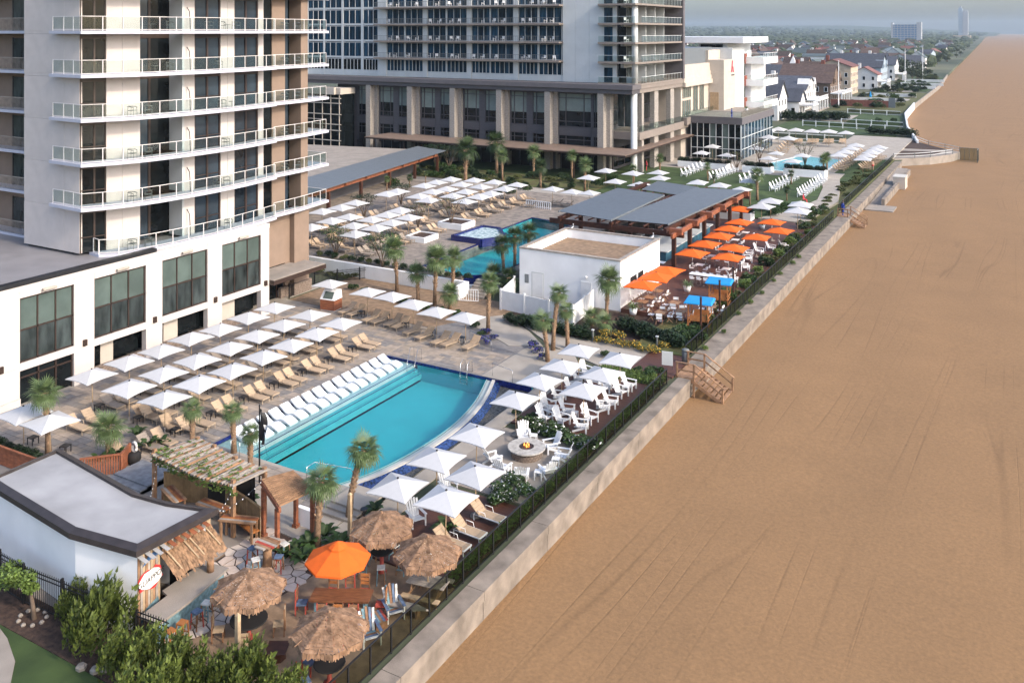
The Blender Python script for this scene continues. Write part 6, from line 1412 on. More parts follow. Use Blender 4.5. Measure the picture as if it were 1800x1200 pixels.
for a, b in ((430, 1000), (560, 910), (620, 990), (900, 945)):
    x, y_ = at(1080 + a / 5.294, 360 + b / 5.294, 1.05); dt.put((x, y_, .35), 0, 'square brown plank table by the blue-roofed swings', 'table', 'plank tables by the swings')
    for k in range(4): q = math.pi / 2 * k + .2; dc.put((x + .8 * math.cos(q), y_ + .8 * math.sin(q), .35), q + math.pi + J(.3), 'white folding chair at the plank tables by the swings', 'chair', 'white folding chairs by the swings')
for a, b in ((325, 860), (260, 900), (400, 800)):
    x, y_ = at(1080 + a / 5.294, 360 + b / 5.294, 1.05); dt.put((x, y_, .35), 0, 'square brown plank table against the white bar wall', 'table', 'plank tables by the bar wall'); dc.put((x - .75, y_, .35), 0, 'white folding chair against the white bar wall', 'chair', 'white chairs by the bar wall'); dc.put((x + .75, y_, .35), math.pi, 'white folding chair against the white bar wall', 'chair', 'white chairs by the bar wall')
cm = thing('communal_table', 'long white communal table lined with white stools', 'table', (*at(1245, 487, 1.2), .35)); boxp('table_top', cm, 'white_paint', -1.8, 1.8, -.4, .4, 1.0, 1.05); [boxp('leg', cm, 'steel', a - .03, a + .03, -.3, .3, 0, 1.0) for a in (-1.6, 0, 1.6)]
for k in range(5):
    for s_ in (-1, 1): hs.put((cm.location[0] - 1.4 + .7 * k, cm.location[1] + .75 * s_, .35), -s_ * math.pi / 2, 'white bar stool lining the long communal table', 'stool', 'white stools at the communal table')
# covered swings
def swing(px, py, label):
    x, y_ = at(px, py, 2.45); t = thing('covered_swing', label, 'swing', (x, y_, .35), R(8))
    for a in (-.85, .85):
        for b in (-.9, .9): part('post', t, 'wood_orange', lambda m: m.beam((a, b, 0), (a * .92, b * .92, 2.0), .09, .09))
        part('foot_beam', t, 'wood_orange', lambda m: m.box(a - .05, a + .05, -1.0, 1.0, .02, .12)); part('side_rail', t, 'wood_orange', lambda m: [m.box(a - .03, a + .03, -.85, .85, z, z + .08) for z in (.45, .75, 1.9)])
    part('canopy', t, 'canvas_blue', lambda m: (m.add([(-1.15, -1.05, 1.95), (1.15, -1.05, 1.95), (1.15, 1.05, 1.95), (-1.15, 1.05, 1.95), (-1.05, -.9, 2.06), (1.05, -.9, 2.06), (1.05, .9, 2.06), (-1.05, .9, 2.06)], [(0, 1, 5, 4), (1, 2, 6, 5), (2, 3, 7, 6), (3, 0, 4, 7), (4, 5, 6, 7)]), m.box(-1.16, 1.16, -1.06, 1.06, 1.87, 1.949)))
    for b in (-.6, .6): part('bench', t, 'wood_orange', lambda m: (m.box(-.7, .7, b - .2, b + .2, .4, .45), m.box(-.7, .7, b + (.2 if b > 0 else -.24), b + (.24 if b > 0 else -.2), .45, .95)))
swing(1265, 491, 'orange timber swing with a blue fabric roof beside the round shrub'); swing(1230, 525, 'orange timber swing with a blue fabric roof by the hedge corner')
for px, py, h, l in ((1232, 585, 3.2, 'slim dark pole against the nearer blue-roofed swing'), (1265, 556, 3.4, 'slim dark pole against the farther blue-roofed swing'), (1289, 530, 3.4, 'slim dark pole beside the terrace shrubs')):
    t = thing('lighting_pole', l, 'pole', (*at(px, py, .3), 0)); part('shaft', t, 'wood_dark', lambda m: m.box(-.07, .07, -.07, .07, 0, h)); part('cap', t, 'black_metal', lambda m: m.box(-.09, .09, -.09, .09, h, h + .05))
# kiosk
ki = thing('towel_kiosk', 'small wooden kiosk with a sloping white top under a parasol', 'kiosk', (-54.6, 62.9, 0), .12)
part('body', ki, 'wood_red', lambda m: m.box(-.75, .75, -.6, .6, .08, 1.0)); part('sloping_top', ki, 'white_paint', lambda m: m.add([(-.78, -.62, 1.0), (.78, -.62, 1.0), (.78, .62, 1.0), (-.78, .62, 1.0), (-.7, -.05, 1.75), (.7, -.05, 1.75), (.7, .6, 1.75), (-.7, .6, 1.75)], [(0, 1, 5, 4), (1, 2, 6, 5), (2, 3, 7, 6), (3, 0, 4, 7), (4, 5, 6, 7)]))
part('window', ki, 'pane_shade', lambda m: m.add([(-.5, -.575, 1.1), (.5, -.575, 1.1), (.46, -.17, 1.63), (-.46, -.17, 1.63)], [(0, 1, 2, 3)])); part('plinth', ki, 'white_paint', lambda m: m.box(-.7, .7, -.55, .55, 0, .08))
picket_run('yard_fence', 'black yard fence beside the brown hotel corner', [(-60.3, 63.6), (-61.5, 68.4), (-58.6, 71.8), (-58.3, 72.4)], 1.2)
# gate rail on terrace, white
gt = thing('terrace_gate', 'low white picket gate at the end of the upper terrace', 'gate'); A, B = at(925, 352, TZ + .9), at(968, 357, TZ + .9)
for i in range(13): part('picket', gt, 'white_paint', lambda m: m.box(lerp2(A, B, i / 12)[0] - .05, lerp2(A, B, i / 12)[0] + .05, lerp2(A, B, i / 12)[1] - .03, lerp2(A, B, i / 12)[1] + .03, TZ, TZ + .95))
part('rail', gt, 'white_paint', lambda m: (panel(m, A, B, TZ + .9, TZ + 1.0, -.05, .05), panel(m, A, B, TZ + .15, TZ + .22, -.04, .04)))
g2 = thing('step_gate', 'low white rail gate at the foot of the terrace steps', 'gate'); A, B = (-45.9, 70.6), (-44.2, 71.2)
for i in range(9): part('picket', g2, 'white_paint', lambda m: m.box(lerp2(A, B, i / 8)[0] - .03, lerp2(A, B, i / 8)[0] + .03, lerp2(A, B, i / 8)[1] - .02, lerp2(A, B, i / 8)[1] + .02, .1, 1.1))
part('rail', g2, 'white_paint', lambda m: (panel(m, A, B, 1.1, 1.16, -.03, .03), panel(m, A, B, .1, .15, -.03, .03)))
# white planters
def planter(name, label, x0, x1, y0, y1, z0, h): t = thing(name, label, 'planter'); part('wall', t, 'white_wall', lambda m: (m.box(x0, x1, y0, y0 + .2, z0, z0 + h), m.box(x0, x1, y1 - .2, y1, z0, z0 + h), m.box(x0, x0 + .2, y0 + .2, y1 - .2, z0, z0 + h), m.box(x1 - .2, x1, y0 + .2, y1 - .2, z0, z0 + h))); boxp('soil', t, 'mulch', x0 + .2, x1 - .2, y0 + .2, y1 - .2, z0, z0 + h - .1)
planter('planter', 'white planter with a bare-stemmed tree on the terrace paving', -62.4, -58.9, 91.2, 94.2, TZ, .7); planter('planter', 'white planter with a small tree beside the spa', -61.6, -59.0, 83.6, 86.4, TZ, .6)
planter('planter', 'long white hedge planter between the pavilion and lawn', -55.5, -46.5, 158.0, 160.2, .5, 1.0); planter('planter', 'long white hedge planter before the small far pool', -43.5, -38.6, 157.2, 159.6, .5, 1.1); planter('planter', 'white hedge planter at the far end of the lawn', -36.4, -29.6, 157.0, 159.6, .5, 1.2); planter('planter', 'white planter wall behind the bar terrace', -38, -31.4, 117.4, 119.4, .35, 1.0)
# plaza ramp beyond the lawn
rp = thing('beach_ramp', 'concrete beach access ramp with rails beyond the plaza', 'ramp')
part('ramp', rp, 'concrete', lambda m: m.prism([(-23.0, 190), (-23.0, 226), (-19, 216), (-12.4, 207.5), (-13.5, 203), (-17, 196)], -1.8, .2))
part('mulch_bed', rp, 'mulch', lambda m: m.prism([(-23, 193), (-23, 203), (-15.8, 205), (-17, 199)], .2, .3)); part('mulch_bed', rp, 'mulch', lambda m: m.prism([(-23, 208), (-23, 223), (-15, 209.5)], .2, .3))
for y_, pts in ((0, [(-23, 190.2), (-19.5, 193), (-17, 196.2), (-14.6, 201), (-13.5, 203.2)]), (1, [(-22.9, 225.6), (-19.1, 216), (-15.5, 211.5), (-12.5, 207.6)])):
    for z in (.65, 1.15): part('rail', rp, 'light_panel', lambda m: [m.beam((*p, z), (*q, z), .08, .1) for p, q in zip(pts, pts[1:])])
    for p in pts: boxp('rail_post', rp, 'chair_grey', p[0] - .06, p[0] + .06, p[1] - .06, p[1] + .06, .2, 1.25)
part('end_screen', rp, 'fence_mesh', lambda m: (m.box(-12.4, -9.0, 206.4, 206.5, -1.3, 1.2), m.box(-9.1, -9.0, 203, 206.4, -1.3, 1.2))); part('screen_frame', rp, 'chair_grey', lambda m: ([m.box(-12.4 + .85 * i, -12.34 + .85 * i, 206.38, 206.52, -1.3, 1.25) for i in range(5)], m.box(-12.4, -9, 206.38, 206.52, 1.2, 1.27), m.box(-9.12, -8.98, 203, 206.4, 1.2, 1.27), m.box(-9.12, -8.98, 203, 203.1, -1.3, 1.2)))
r2 = thing('service_ramp', 'grey concrete ramp sloping to the sand along the sea wall', 'ramp'); part('ramp', r2, 'concrete', lambda m: m.add([(-21.15, 146, -1.3), (-19.4, 146, -1.3), (-19.4, 180, -.1), (-21.15, 180, -.1), (-21.15, 146, -2), (-19.4, 146, -2), (-19.4, 180, -2), (-21.15, 180, -2)], [(0, 1, 2, 3), (0, 4, 5, 1), (1, 5, 6, 2), (2, 6, 7, 3)])); boxp('kerb', r2, 'seawall_concrete', -19.38, -18.9, 146, 180, -1.8, -.2); boxp('pad', r2, 'concrete', -21.1, -17.2, 141.5, 145.9, -1.5, -1.12)
tb = thing('storage_box', 'tan storage box standing on the sand by the ramp', 'box', (-18.9, 164.8, -1.3)); part('body', tb, 'cream_wall', lambda m: m.box(-.95, .95, -1.6, 1.6, 0, 1.9)); part('lid', tb, 'curb_cream', lambda m: m.box(-1.0, 1.0, -1.65, 1.65, 1.9, 2.05))
# ------------------------------------------------------------------ planting
def leafquad(m, p, s_, mi=0, up=0.5):
    a = random.random() * 6.283; t = random.uniform(-1, 1)
    u = Vector((math.cos(a), math.sin(a), t * .7)).normalized(); v = u.cross(Vector((J(1), J(1), up + random.random()))).normalized()
    p = Vector(p); m.add([p - u * s_, p - v * s_ * .55, p + u * s_, p + v * s_ * .55], [(0, 1, 2, 3)], mi)
def bush_mesh(n_, flat=.8, s_=.13, lumps=7, flower=0):
    m = MB(); L = [(J(.55), J(.55), .35 + random.random() * .45 * flat, random.uniform(.35, .6)) for _ in range(lumps)]
    for i in range(n_):
        x, y_, z, r_ = random.choice(L); a, b = random.random() * 6.283, math.acos(random.uniform(-.5, 1)); rr = r_ * random.uniform(.7, 1.08)
        leafquad(m, (x + rr * math.sin(b) * math.cos(a), y_ + rr * math.sin(b) * math.sin(a), max(.03, z + rr * math.cos(b) * flat)), s_ * random.uniform(.7, 1.3), 1 if random.random() < flower else 0)
    return m
def bushp(name, mat, n_, flat, s_, lumps=7, flower=0, fm='flower_yellow'):
    o = bush_mesh(n_, flat, s_, lumps, flower).build(name, [mat, fm] if flower else mat); tag(o, 'x', 'shrub'); return Proto(o)
B = {'dark': [bushp('shrub', 'leaf_dark', 700, .9, .12) for _ in range(2)], 'mid': [bushp('shrub', 'leaf_mid', 650, .85, .12) for _ in range(2)], 'olive': [bushp('shrub', 'leaf_olive', 520, .6, .12)], 'light': [bushp('shrub', 'leaf_light', 600, .85, .11)], 'blue': [bushp('flower_clump', 'leaf_dark', 500, .6, .1, 6, .45, 'flower_blue')], 'white': [bushp('shrub', 'leaf_mid', 650, .85, .11, 7, .07, 'white_paint')], 'gold': [bushp('shrub', 'leaf_olive', 450, .6, .11, 7, .3, 'flower_yellow')]}
def shrub(kind, x, y_, r_, label, group=None, z=0.0): random.choice(B[kind]).put((x, y_, z), random.random() * 6.28, label, 'shrub', group, r_)
def shrubs(kind, pts, r_, label, group, z=0.0, px=True):
    for p in pts: x, y_ = at(*p, z) if px else p; shrub(kind, x + J(.1), y_ + J(.1), r_ * random.uniform(.8, 1.15), label, group, z)
shrubs('white', rowpts((922, 752), (1040, 792), 9), .72, 'green hedge shrub with pale flecks below the white chair deck', 'hedge shrubs below the white chair deck')
shrubs('white', [(885, 872), (905, 860), (925, 872), (900, 885), (875, 885)], .7, 'pale-flowering shrub between fire pit and lounger deck', 'shrubs between fire pit and lounger deck')
shrubs('mid', [(1105, 650), (1122, 655), (1140, 662), (1090, 640), (1065, 628), (1155, 655)], .55, 'green shrub along the far edge of the white chair deck', 'shrubs along the white chair deck')
shrubs('dark', rowpts((893, 566), (1032, 596), 11), .85, 'dark hedge shrub in front of the white yard fence', 'hedge shrubs before the yard fence')
shrubs('dark', rowpts((1095, 580), (1200, 612), 9), .95, 'dark hedge shrub below the bar terrace', 'hedge shrubs below the bar terrace')
shrubs('gold', [(1050, 600), (1070, 605), (1090, 610), (1112, 612), (1130, 618), (1150, 620), (1060, 590), (1085, 595), (1165, 612)], .6, 'yellow-tinged low shrub in the mulch bed by the sandy path', 'yellow-tinged shrubs in the mulch bed')
shrubs('mid', [(1210, 590), (1225, 598), (1195, 600), (1240, 575)], .95, 'tall grassy shrub at the sea fence near the stairs', 'grassy shrubs near the stairs')
for i in range(20): shrub(('mid', 'olive', 'light')[i % 3], -24.1 + J(.5), 76 + i * 2.25 + J(.5), random.uniform(.7, 1.1), '%s shrub between bar terrace and sea fence' % ('green', 'dry olive', 'bright green')[i % 3], '%s shrubs by the bar terrace fence' % ('green', 'olive', 'bright')[i % 3], .12)
for i in range(24): shrub('olive', -25 + J(1.4), 120 + i * 2.7, random.uniform(.6, 1.1), 'dry dune shrub between the curved path and sea fence', 'dune shrubs by the curved path', .12)
shrubs('mid', [(935, 735), (905, 730)], .35, 'small potted shrub by the white chair deck corner', 'potted shrubs by the chair deck')
shrubs('mid', [(700, 532), (712, 534), (748, 545), (775, 548), (800, 556), (680, 527), (660, 520), (640, 515), (620, 510), (835, 575), (845, 590)], .5, 'low shrub in the sandy palm bed', 'low shrubs in the palm bed')
shrubs('blue', [(845, 598), (858, 604), (868, 596), (850, 588), (945, 622), (952, 632), (938, 612)], .55, 'clump of blue flowers at the foot of a palm', 'blue flower clumps')
for i in range(18): shrub('dark' if i % 3 else 'olive', -65.5 + i * 1.1, 73.6 + J(.15), .55, '%s low hedge plant on top of the retaining wall' % ('dark' if i % 3 else 'reddish'), '%s hedge plants on the retaining wall' % ('dark' if i % 3 else 'reddish'), TZ)
shrubs('olive', [(555, 475), (565, 480), (580, 484), (595, 488), (610, 490), (625, 486)], .6, 'dry golden shrub behind the black yard fence', 'golden shrubs by the yard fence')
for i in range(46): shrub(('olive', 'mid', 'dark')[i % 3], -106 + (i % 23) * 2.0 + J(.8), 125.5 + 6 * (i // 23) + J(2), random.uniform(.7, 1.2), '%s garden shrub below the resort canopy' % ('dry', 'green', 'dark')[i % 3], '%s garden shrubs below the canopy' % ('dry', 'green', 'dark')[i % 3], .55)
for x0, x1, y_, z, n_, l in ((-55.2, -46.8, 159.1, 1.3, 8, 'in the planter before the pavilion'), (-43.2, -38.9, 158.4, 1.4, 5, 'in the planter before the far pool'), (-36.1, -30, 158.3, 1.5, 7, 'in the planter at the lawn end'), (-37.6, -31.8, 118.4, 1.1, 6, 'in the planter behind the bar')):
    for i in range(n_): shrub('dark', x0 + (x1 - x0) * i / (n_ - 1), y_, .8, 'clipped dark hedge plant ' + l, 'hedge plants ' + l, z)
shrubs('dark', rowpts((2, 785), (70, 812), 6), .5, 'dark low shrub behind the red-brown slatted fence', 'low shrubs behind the slatted fence')
shrubs('mid', [(790, 305), (775, 300), (800, 312), (760, 312), (690, 330), (905, 335), (890, 345), (925, 338), (1075, 322), (1050, 328)], 1.3, 'rounded shrub beside the terrace garden path', 'rounded shrubs by the terrace path', .8)
shrubs('mid', [(1372, 372), (1385, 368), (1420, 385), (1435, 378), (1448, 372), (1345, 372), (1360, 380)], 1.0, 'rounded shrub around the parasols by the curved path', 'shrubs by the curved path', .4)
shrubs('dark', rowpts((1530, 236), (1600, 240), 9), 1.6, 'dark hedge shrub behind the event plaza', 'hedge shrubs behind the plaza')
shrubs('dark', rowpts((1385, 212), (1485, 212), 14), 2.4, 'dark rounded shrub in front of the white beach houses', 'shrubs before the beach houses')
shrubs('mid', [(1545, 215), (1571, 215)], 1.2, 'clipped round bush on the fenced lawn', 'clipped bushes on the fenced lawn')
for i in range(9): shrub('light', -22.15 + J(.15), 70 + 4.2 * i + J(1.2), random.uniform(.3, .45), 'small green tuft spilling over the sea wall cap', 'green tufts on the sea wall', .0)
# low ground cover along the fence
gcv = MB()
for i in range(5200):
    y_ = random.uniform(34, 62); leafquad(gcv, (-22.75 + J(.22), y_, .05 + random.random() * .5), .07)
for i in range(2600): leafquad(gcv, (random.uniform(-27.6, -23.4), random.uniform(60.5, 62.2), .03 + random.random() * .35), .08)
gc = gcv.build('ground_cover', 'leaf_light', kind='stuff'); gc['label'] = 'feathery green ground cover along the foot of the sea fence'; gc['category'] = 'ground cover'
# wind-swept junipers
def juniper(n_pl):
    m = MB(); t = thing('juniper', 'x', 'shrub')
    for k in range(n_pl):
        bx, by = J(.95), J(.75); h = random.uniform(.7, 1.7); lean = Vector((random.uniform(.25, .6), random.uniform(.0, .35), 1)).normalized(); L_ = h
        for i in range(95):
            u = random.random(); c = Vector((bx, by, .25 + .5 * random.random())) + lean * (L_ * u); r_ = .34 * (1 - u) ** .7 * (.4 + .6 * min(1, u * 4)) + .02; a = random.random() * 6.283
            p = c + Vector((math.cos(a) * r_, math.sin(a) * r_, J(.1))); d = (lean * .8 + Vector((math.cos(a), math.sin(a), .2)) * .5).normalized(); s_ = random.uniform(.09, .16)
            w = d.cross(Vector((J(1), J(1), J(1)))).normalized() * s_ * .4; m.add([p - w, p + d * s_ * 1.4, p + w, p - d * s_ * .3], [(0, 1, 2, 3)])
    m.build('foliage', 'juniper', t); part('stem', t, 'bark', lambda q: [q.path([(0, 0, 0), (J(.3), J(.3), .4), (J(.8), J(.6), .9)], [.07, .05, .02], 6) for _ in range(5)]); return Proto(t)
jp = [juniper(26), juniper(22)]
for i, (px, py, s_, l) in enumerate(((165, 1145, 1.25, 'tall wind-swept juniper at the black picket fence'), (222, 1190, 1.0, 'bushy wind-swept juniper under the painted sign'), (300, 1220, .95, 'wind-swept juniper in the shrub row by the plain bar stools'), (365, 1225, .9, 'wind-swept juniper in the shrub row by the timber post'), (425, 1235, 1.0, 'wind-swept juniper in the shrub row by the log table'), (485, 1245, .75, 'wind-swept juniper in the shrub row by the nearest straw parasol'), (130, 1090, .8, 'upright juniper tip in front of the picket fence'), (240, 1260, 1.0, 'dark juniper below the bushy one'))):
    x, y_ = at(px, py); jp[i % 2].put((x, y_, 0), J(.25), l, 'shrub', 'wind-swept junipers in the shrub row' if 'row by' in l else None, s_)
sm_ = thing('dwarf_pine', 'small leaning pine with stone ring by the picket fence', 'tree', (*at(55, 1085), 0)); part('trunk', sm_, 'bark', lambda m: m.path([(.2, 0, 0), (.1, 0, .6), (-.25, .1, 1.1), (-.6, .1, 1.4)], [.12, .09, .06, .03], 7), True)
def pinec(m):
    for i in range(1900): q = random.choice(((-.5, 0, 1.5, .5), (-1.0, .2, 1.3, .55), (-1.5, 0, 1.15, .6), (-.9, -.4, 1.7, .4), (-1.9, .3, 1.4, .5), (-.2, .1, 1.15, .35))); a, b_, r_ = random.random() * 6.28, math.acos(J(1)), q[3] * random.random() ** .4; leafquad(m, (q[0] + r_ * math.sin(b_) * math.cos(a), q[1] + r_ * math.sin(b_) * math.sin(a), q[2] + .6 * r_ * math.cos(b_)), .085)
part('crown', sm_, 'leaf_light', pinec)
for k in range(9): a = k * .7; t = part('rock', None, 'concrete', lambda m: m.lathe([(.16, 0), (.18, .1), (.1, .18)], 6)); t.location = (sm_.location[0] + .1 + .62 * math.cos(a), sm_.location[1] + .5 * math.sin(a), 0); t.rotation_euler = (0, 0, k); t.scale = (.6, .6, .6); tag(t, 'pale rock in the ring round the leaning pine', 'rock', 'pale rocks round the pine')
for px, py in ((143, 1175), (168, 1180), (185, 1178)): t = part('rock', None, 'concrete', lambda m: m.lathe([(.2, 0), (.22, .12), (.12, .2)], 6)); t.location = (*at(px, py), 0); tag(t, 'pale rock at the foot of the bushy juniper', 'rock', 'pale rocks below the juniper')
# ------------------------------------------------------------------ palms
def frond_mesh(L_=.95, n_=15, droop=.35):
    m = MB(); m.path([(0, 0, 0), (.3, 0, .02), (.55, 0, -.02)], [.022, .018, .012], 4)
    for i in range(n_):
        a = R(-95 + 190 * i / (n_ - 1)); l = L_ * (1 - .35 * abs(i - (n_ - 1) / 2) / (n_ / 2)) * random.uniform(.85, 1.05); b0 = Vector((.48 + .07 * (1 - abs(a) / 1.7), 0, 0)); d = Vector((math.cos(a), math.sin(a), 0)); w = Vector((-math.sin(a), math.cos(a), 0)) * .035
        p1 = b0 + d * l * .55 + Vector((0, 0, -.06 * droop)); p2 = b0 + d * l + Vector((0, 0, -droop * l * random.uniform(.5, 1.0)))
        m.add([b0 - w * .4, b0 + w * .4, p1 + w, p1 - w, p2], [(0, 1, 2, 3), (3, 2, 4)])
    return m
FM = {}
for mat in ('palm_leaf', 'palm_leaf_dark'):
    FM[mat] = []
    for dr in (.2, .45, .8):
        me = bpy.data.meshes.new('frond'); q = frond_mesh(droop=dr); me.from_pydata(q.v, [], q.f); me.materials.append(MATS[mat]); me.update(); FM[mat].append(me)
def palm(h, nf, lean=(0, 0), mat='palm_leaf', r_=.17, boots=True, single=False, droopy=.0):
    t = thing('palm_tree', 'x', 'palm'); top = Vector((lean[0], lean[1], h))
    pts = [(0, 0, -.1), (lean[0] * .15, lean[1] * .15, h * .35), (lean[0] * .5, lean[1] * .5, h * .7), tuple(top)]
    part('trunk', t, 'palm_bark', lambda m: m.path(pts, [r_ * 1.25, r_ * .95, r_ * 1.0, r_ * .8], 9), True)
    def bt_(m):
        for k in range(int(34 * h / 3.3)):
            u = .38 + .62 * k / (34 * h / 3.3); p = Vector((lean[0] * u ** 1.5, lean[1] * u ** 1.5, h * u)); a = k * 2.4; d = Vector((math.cos(a), math.sin(a), 0)); w = Vector((-math.sin(a), math.cos(a), 0)) * .055; q = p + d * r_ * .9
            m.add([q - w, q + w, q + d * .13 + w * .5 + Vector((0, 0, .22)), q + d * .13 - w * .5 + Vector((0, 0, .22)), q - d * .03 + Vector((0, 0, .1))], [(0, 1, 2, 3), (0, 3, 4), (1, 4, 2)])
    if boots: part('leaf_boots', t, 'palm_boot', bt_, kind='stuff')
    acc = MB()
    for k in range(nf):
        el = R(78 - 130 * ((k + .5) / nf) ** (.9 - droopy)); az = k * 2.399 + J(.2); me = FM[mat][0 if el > .5 else (1 if el > -.1 else 2)]; s_ = random.uniform(.85, 1.1)
        if single:
            mt = Matrix.Translation(top) @ Matrix.Rotation(az, 4, 'Z') @ Matrix.Rotation(-el, 4, 'Y') @ Matrix.Scale(s_, 4)
            acc.add([mt @ v.co for v in me.vertices], [tuple(p.vertices) for p in me.polygons])
        else:
            o = link('frond', me, t); o.location = top; o.rotation_euler = (0, -el, az); o.scale = (s_,) * 3
    if single: acc.build('crown', mat, t)
    return t
def put_palm(px, py, cpx, cpy, nf, label, z=0.0, mat='palm_leaf', sc=1.0, droopy=0.0):
    x, y_ = at(px, py, z); ppm = (py - YH) / (H - z); h = (py - cpy) / ppm; lx = (cpx - px) / ppm
    t = palm(h / sc, nf, (lx * cA / sc, lx * sA / sc), mat, .16 / sc, droopy=droopy); t.location = (x, y_, z); t.scale = (sc,) * 3; t['label'] = label
put_palm(85, 800, 78, 690, 30, 'stout palm with orange-brown trunk in the deck corner', sc=.85, droopy=.15)
put_palm(557, 962, 566, 845, 34, 'upright palm with boots on its trunk next to the arbour', sc=.8, droopy=.35)
put_palm(613, 910, 640, 790, 34, 'leaning palm against the pale timber post', sc=.8, droopy=.35)
put_palm(190, 805, 190, 752, 30, 'short bushy palm above the slatted fence', sc=.9); put_palm(338, 790, 338, 718, 26, 'palm behind the vine pergola next to loungers', sc=.62, droopy=.3); put_palm(411, 795, 408, 722, 26, 'palm at the near corner of the pool ledge', sc=.62, droopy=.3); put_palm(440, 832, 440, 760, 24, 'palm half hidden by the black flag', sc=.62, droopy=.3)
put_palm(698, 512, 693, 437, 34, 'tall palm in front of the retaining wall', sc=1.1); put_palm(735, 530, 733, 480, 26, 'shorter palm beside the retaining wall middle', sc=.95); put_palm(764, 536, 768, 455, 36, 'full-crowned palm at the retaining wall end', sc=1.2); put_palm(796, 515, 797, 452, 30, 'palm with thick bulging boots by the terrace steps', sc=1.0); put_palm(791, 545, 791, 515, 24, 'short palm shrub at the end of the retaining wall', sc=.9)
put_palm(858, 585, 860, 495, 30, 'palm beside the blue flowers at the path bend', sc=.85, droopy=.15); put_palm(963, 635, 953, 562, 26, 'droopy palm of the pair beside the beach path', sc=.75, droopy=.35); put_palm(972, 615, 982, 515, 30, 'taller palm of the pair beside the beach path', sc=.75, droopy=.3); put_palm(998, 612, 994, 545, 26, 'slim palm near the white chair deck', sc=.72, droopy=.35)
put_palm(1066, 562, 1070, 492, 34, 'fan palm against the white bar house wall', sc=1.1); put_palm(1040, 572, 1040, 556, 18, 'low palm shrub at the yard fence corner', sc=.8); put_palm(1062, 585, 1062, 566, 18, 'low palm shrub under the fan palm', sc=.8)
for px, py, cx_, cy_, l in ((905, 470, 905, 415, 'tallest dark palm of the clump behind the bar house'), (885, 478, 882, 430, 'dark palm of the clump leaning over the terrace pool'), (930, 460, 930, 408, 'dark palm of the clump next to the bar house parapet'), (865, 500, 868, 482, 'low dark palm at the yard gate'), (893, 505, 895, 487, 'low dark palm against the white yard fence end')):
    put_palm(px, py, cx_, cy_, 26, l, .6, 'palm_leaf_dark', 1.0)
# distant palms share three prototypes
fpm = [Proto(palm(h, 26, (.1, 0), 'palm_leaf' if i != 1 else 'palm_leaf_dark', .16, True, True)) for i, h in enumerate((3.4, 3.0, 3.8))]
for i, (px, py, cy_, z, l) in enumerate([(823, 292, 252, .6, 'c'), (873, 304, 250, .6, 'c'), (883, 318, 274, .7, 'c'), (938, 311, 267, .6, 'c'), (950, 330, 292, .9, 'c'), (1005, 313, 273, .6, 'c'), (1028, 334, 290, .8, 'c'), (1075, 298, 272, .5, 'c'), (1114, 330, 297, .6, 'c'), (1160, 306, 278, .5, 'c'), (655, 262, 242, .6, 'r'), (712, 264, 242, .6, 'r'), (767, 268, 247, .6, 'r'), (818, 322, 263, 1.2, 'c'), (1244, 318, 292, .5, 'l'), (1331, 352, 307, .5, 'l'), (1391, 324, 305, .5, 'l'), (1454, 308, 276, .5, 'l'), (1448, 310, 280, .5, 'l'), (1383, 353, 333, .5, 'l'), (1318, 360, 330, .5, 'l'), (680, 335, 315, 1.2, 't'), (720, 330, 312, 1.2, 't'), (748, 322, 305, 1.2, 't'), (620, 330, 312, 1.2, 't'), (1255, 325, 310, .5, 'l')]):
    x, y_ = at(px, py, z); h = (py - cy_) / ((py - YH) / (H - z)); pr = fpm[i % 3]; base_h = (3.4, 3.0, 3.8)[i % 3]
    lab, gr = {'c': ('slender palm in the garden below the resort canopy', 'palms below the resort canopy'), 'r': ('palm rising behind the flat gravel roof', 'palms behind the flat roof'), 'l': ('palm standing on the chair lawn', 'palms on the chair lawn'), 't': ('small palm against the spa wing wall', 'palms against the spa wing')}[l]
    pr.put((x, y_, z), random.random() * 6, lab, 'palm', gr, h / base_h)
# broad-leaved tropical plants
def leafy(n_, L_, w_):
    t = thing('broadleaf_plant', 'x', 'plant')
    me = MB()
    for i in range(5):
        u0, u1 = i / 5, (i + 1) / 5; f_ = lambda u: (L_ * u * (1 - .25 * u), w_ * math.sin(math.pi * min(.98, u * .9 + .06)) * .5, L_ * (.9 * u - .75 * u * u))
        a, b = f_(u0), f_(u1); me.add([(a[0], -a[1], a[2]), (a[0], a[1], a[2]), (b[0], b[1], b[2]), (b[0], -b[1], b[2])], [(0, 1, 2, 3)])
    first = None
    for k in range(n_):
        if first is None: o = me.build('leaf', 'leaf_mid', t); first = o.data
        else: o = link('leaf', first, t)
        o.rotation_euler = (0, -R(random.uniform(0, 40)), k * 2.4); s_ = random.uniform(.7, 1.2); o.scale = (s_,) * 3; o.location = (0, 0, .1)
    return Proto(t)
bl = leafy(16, 1.0, .3)
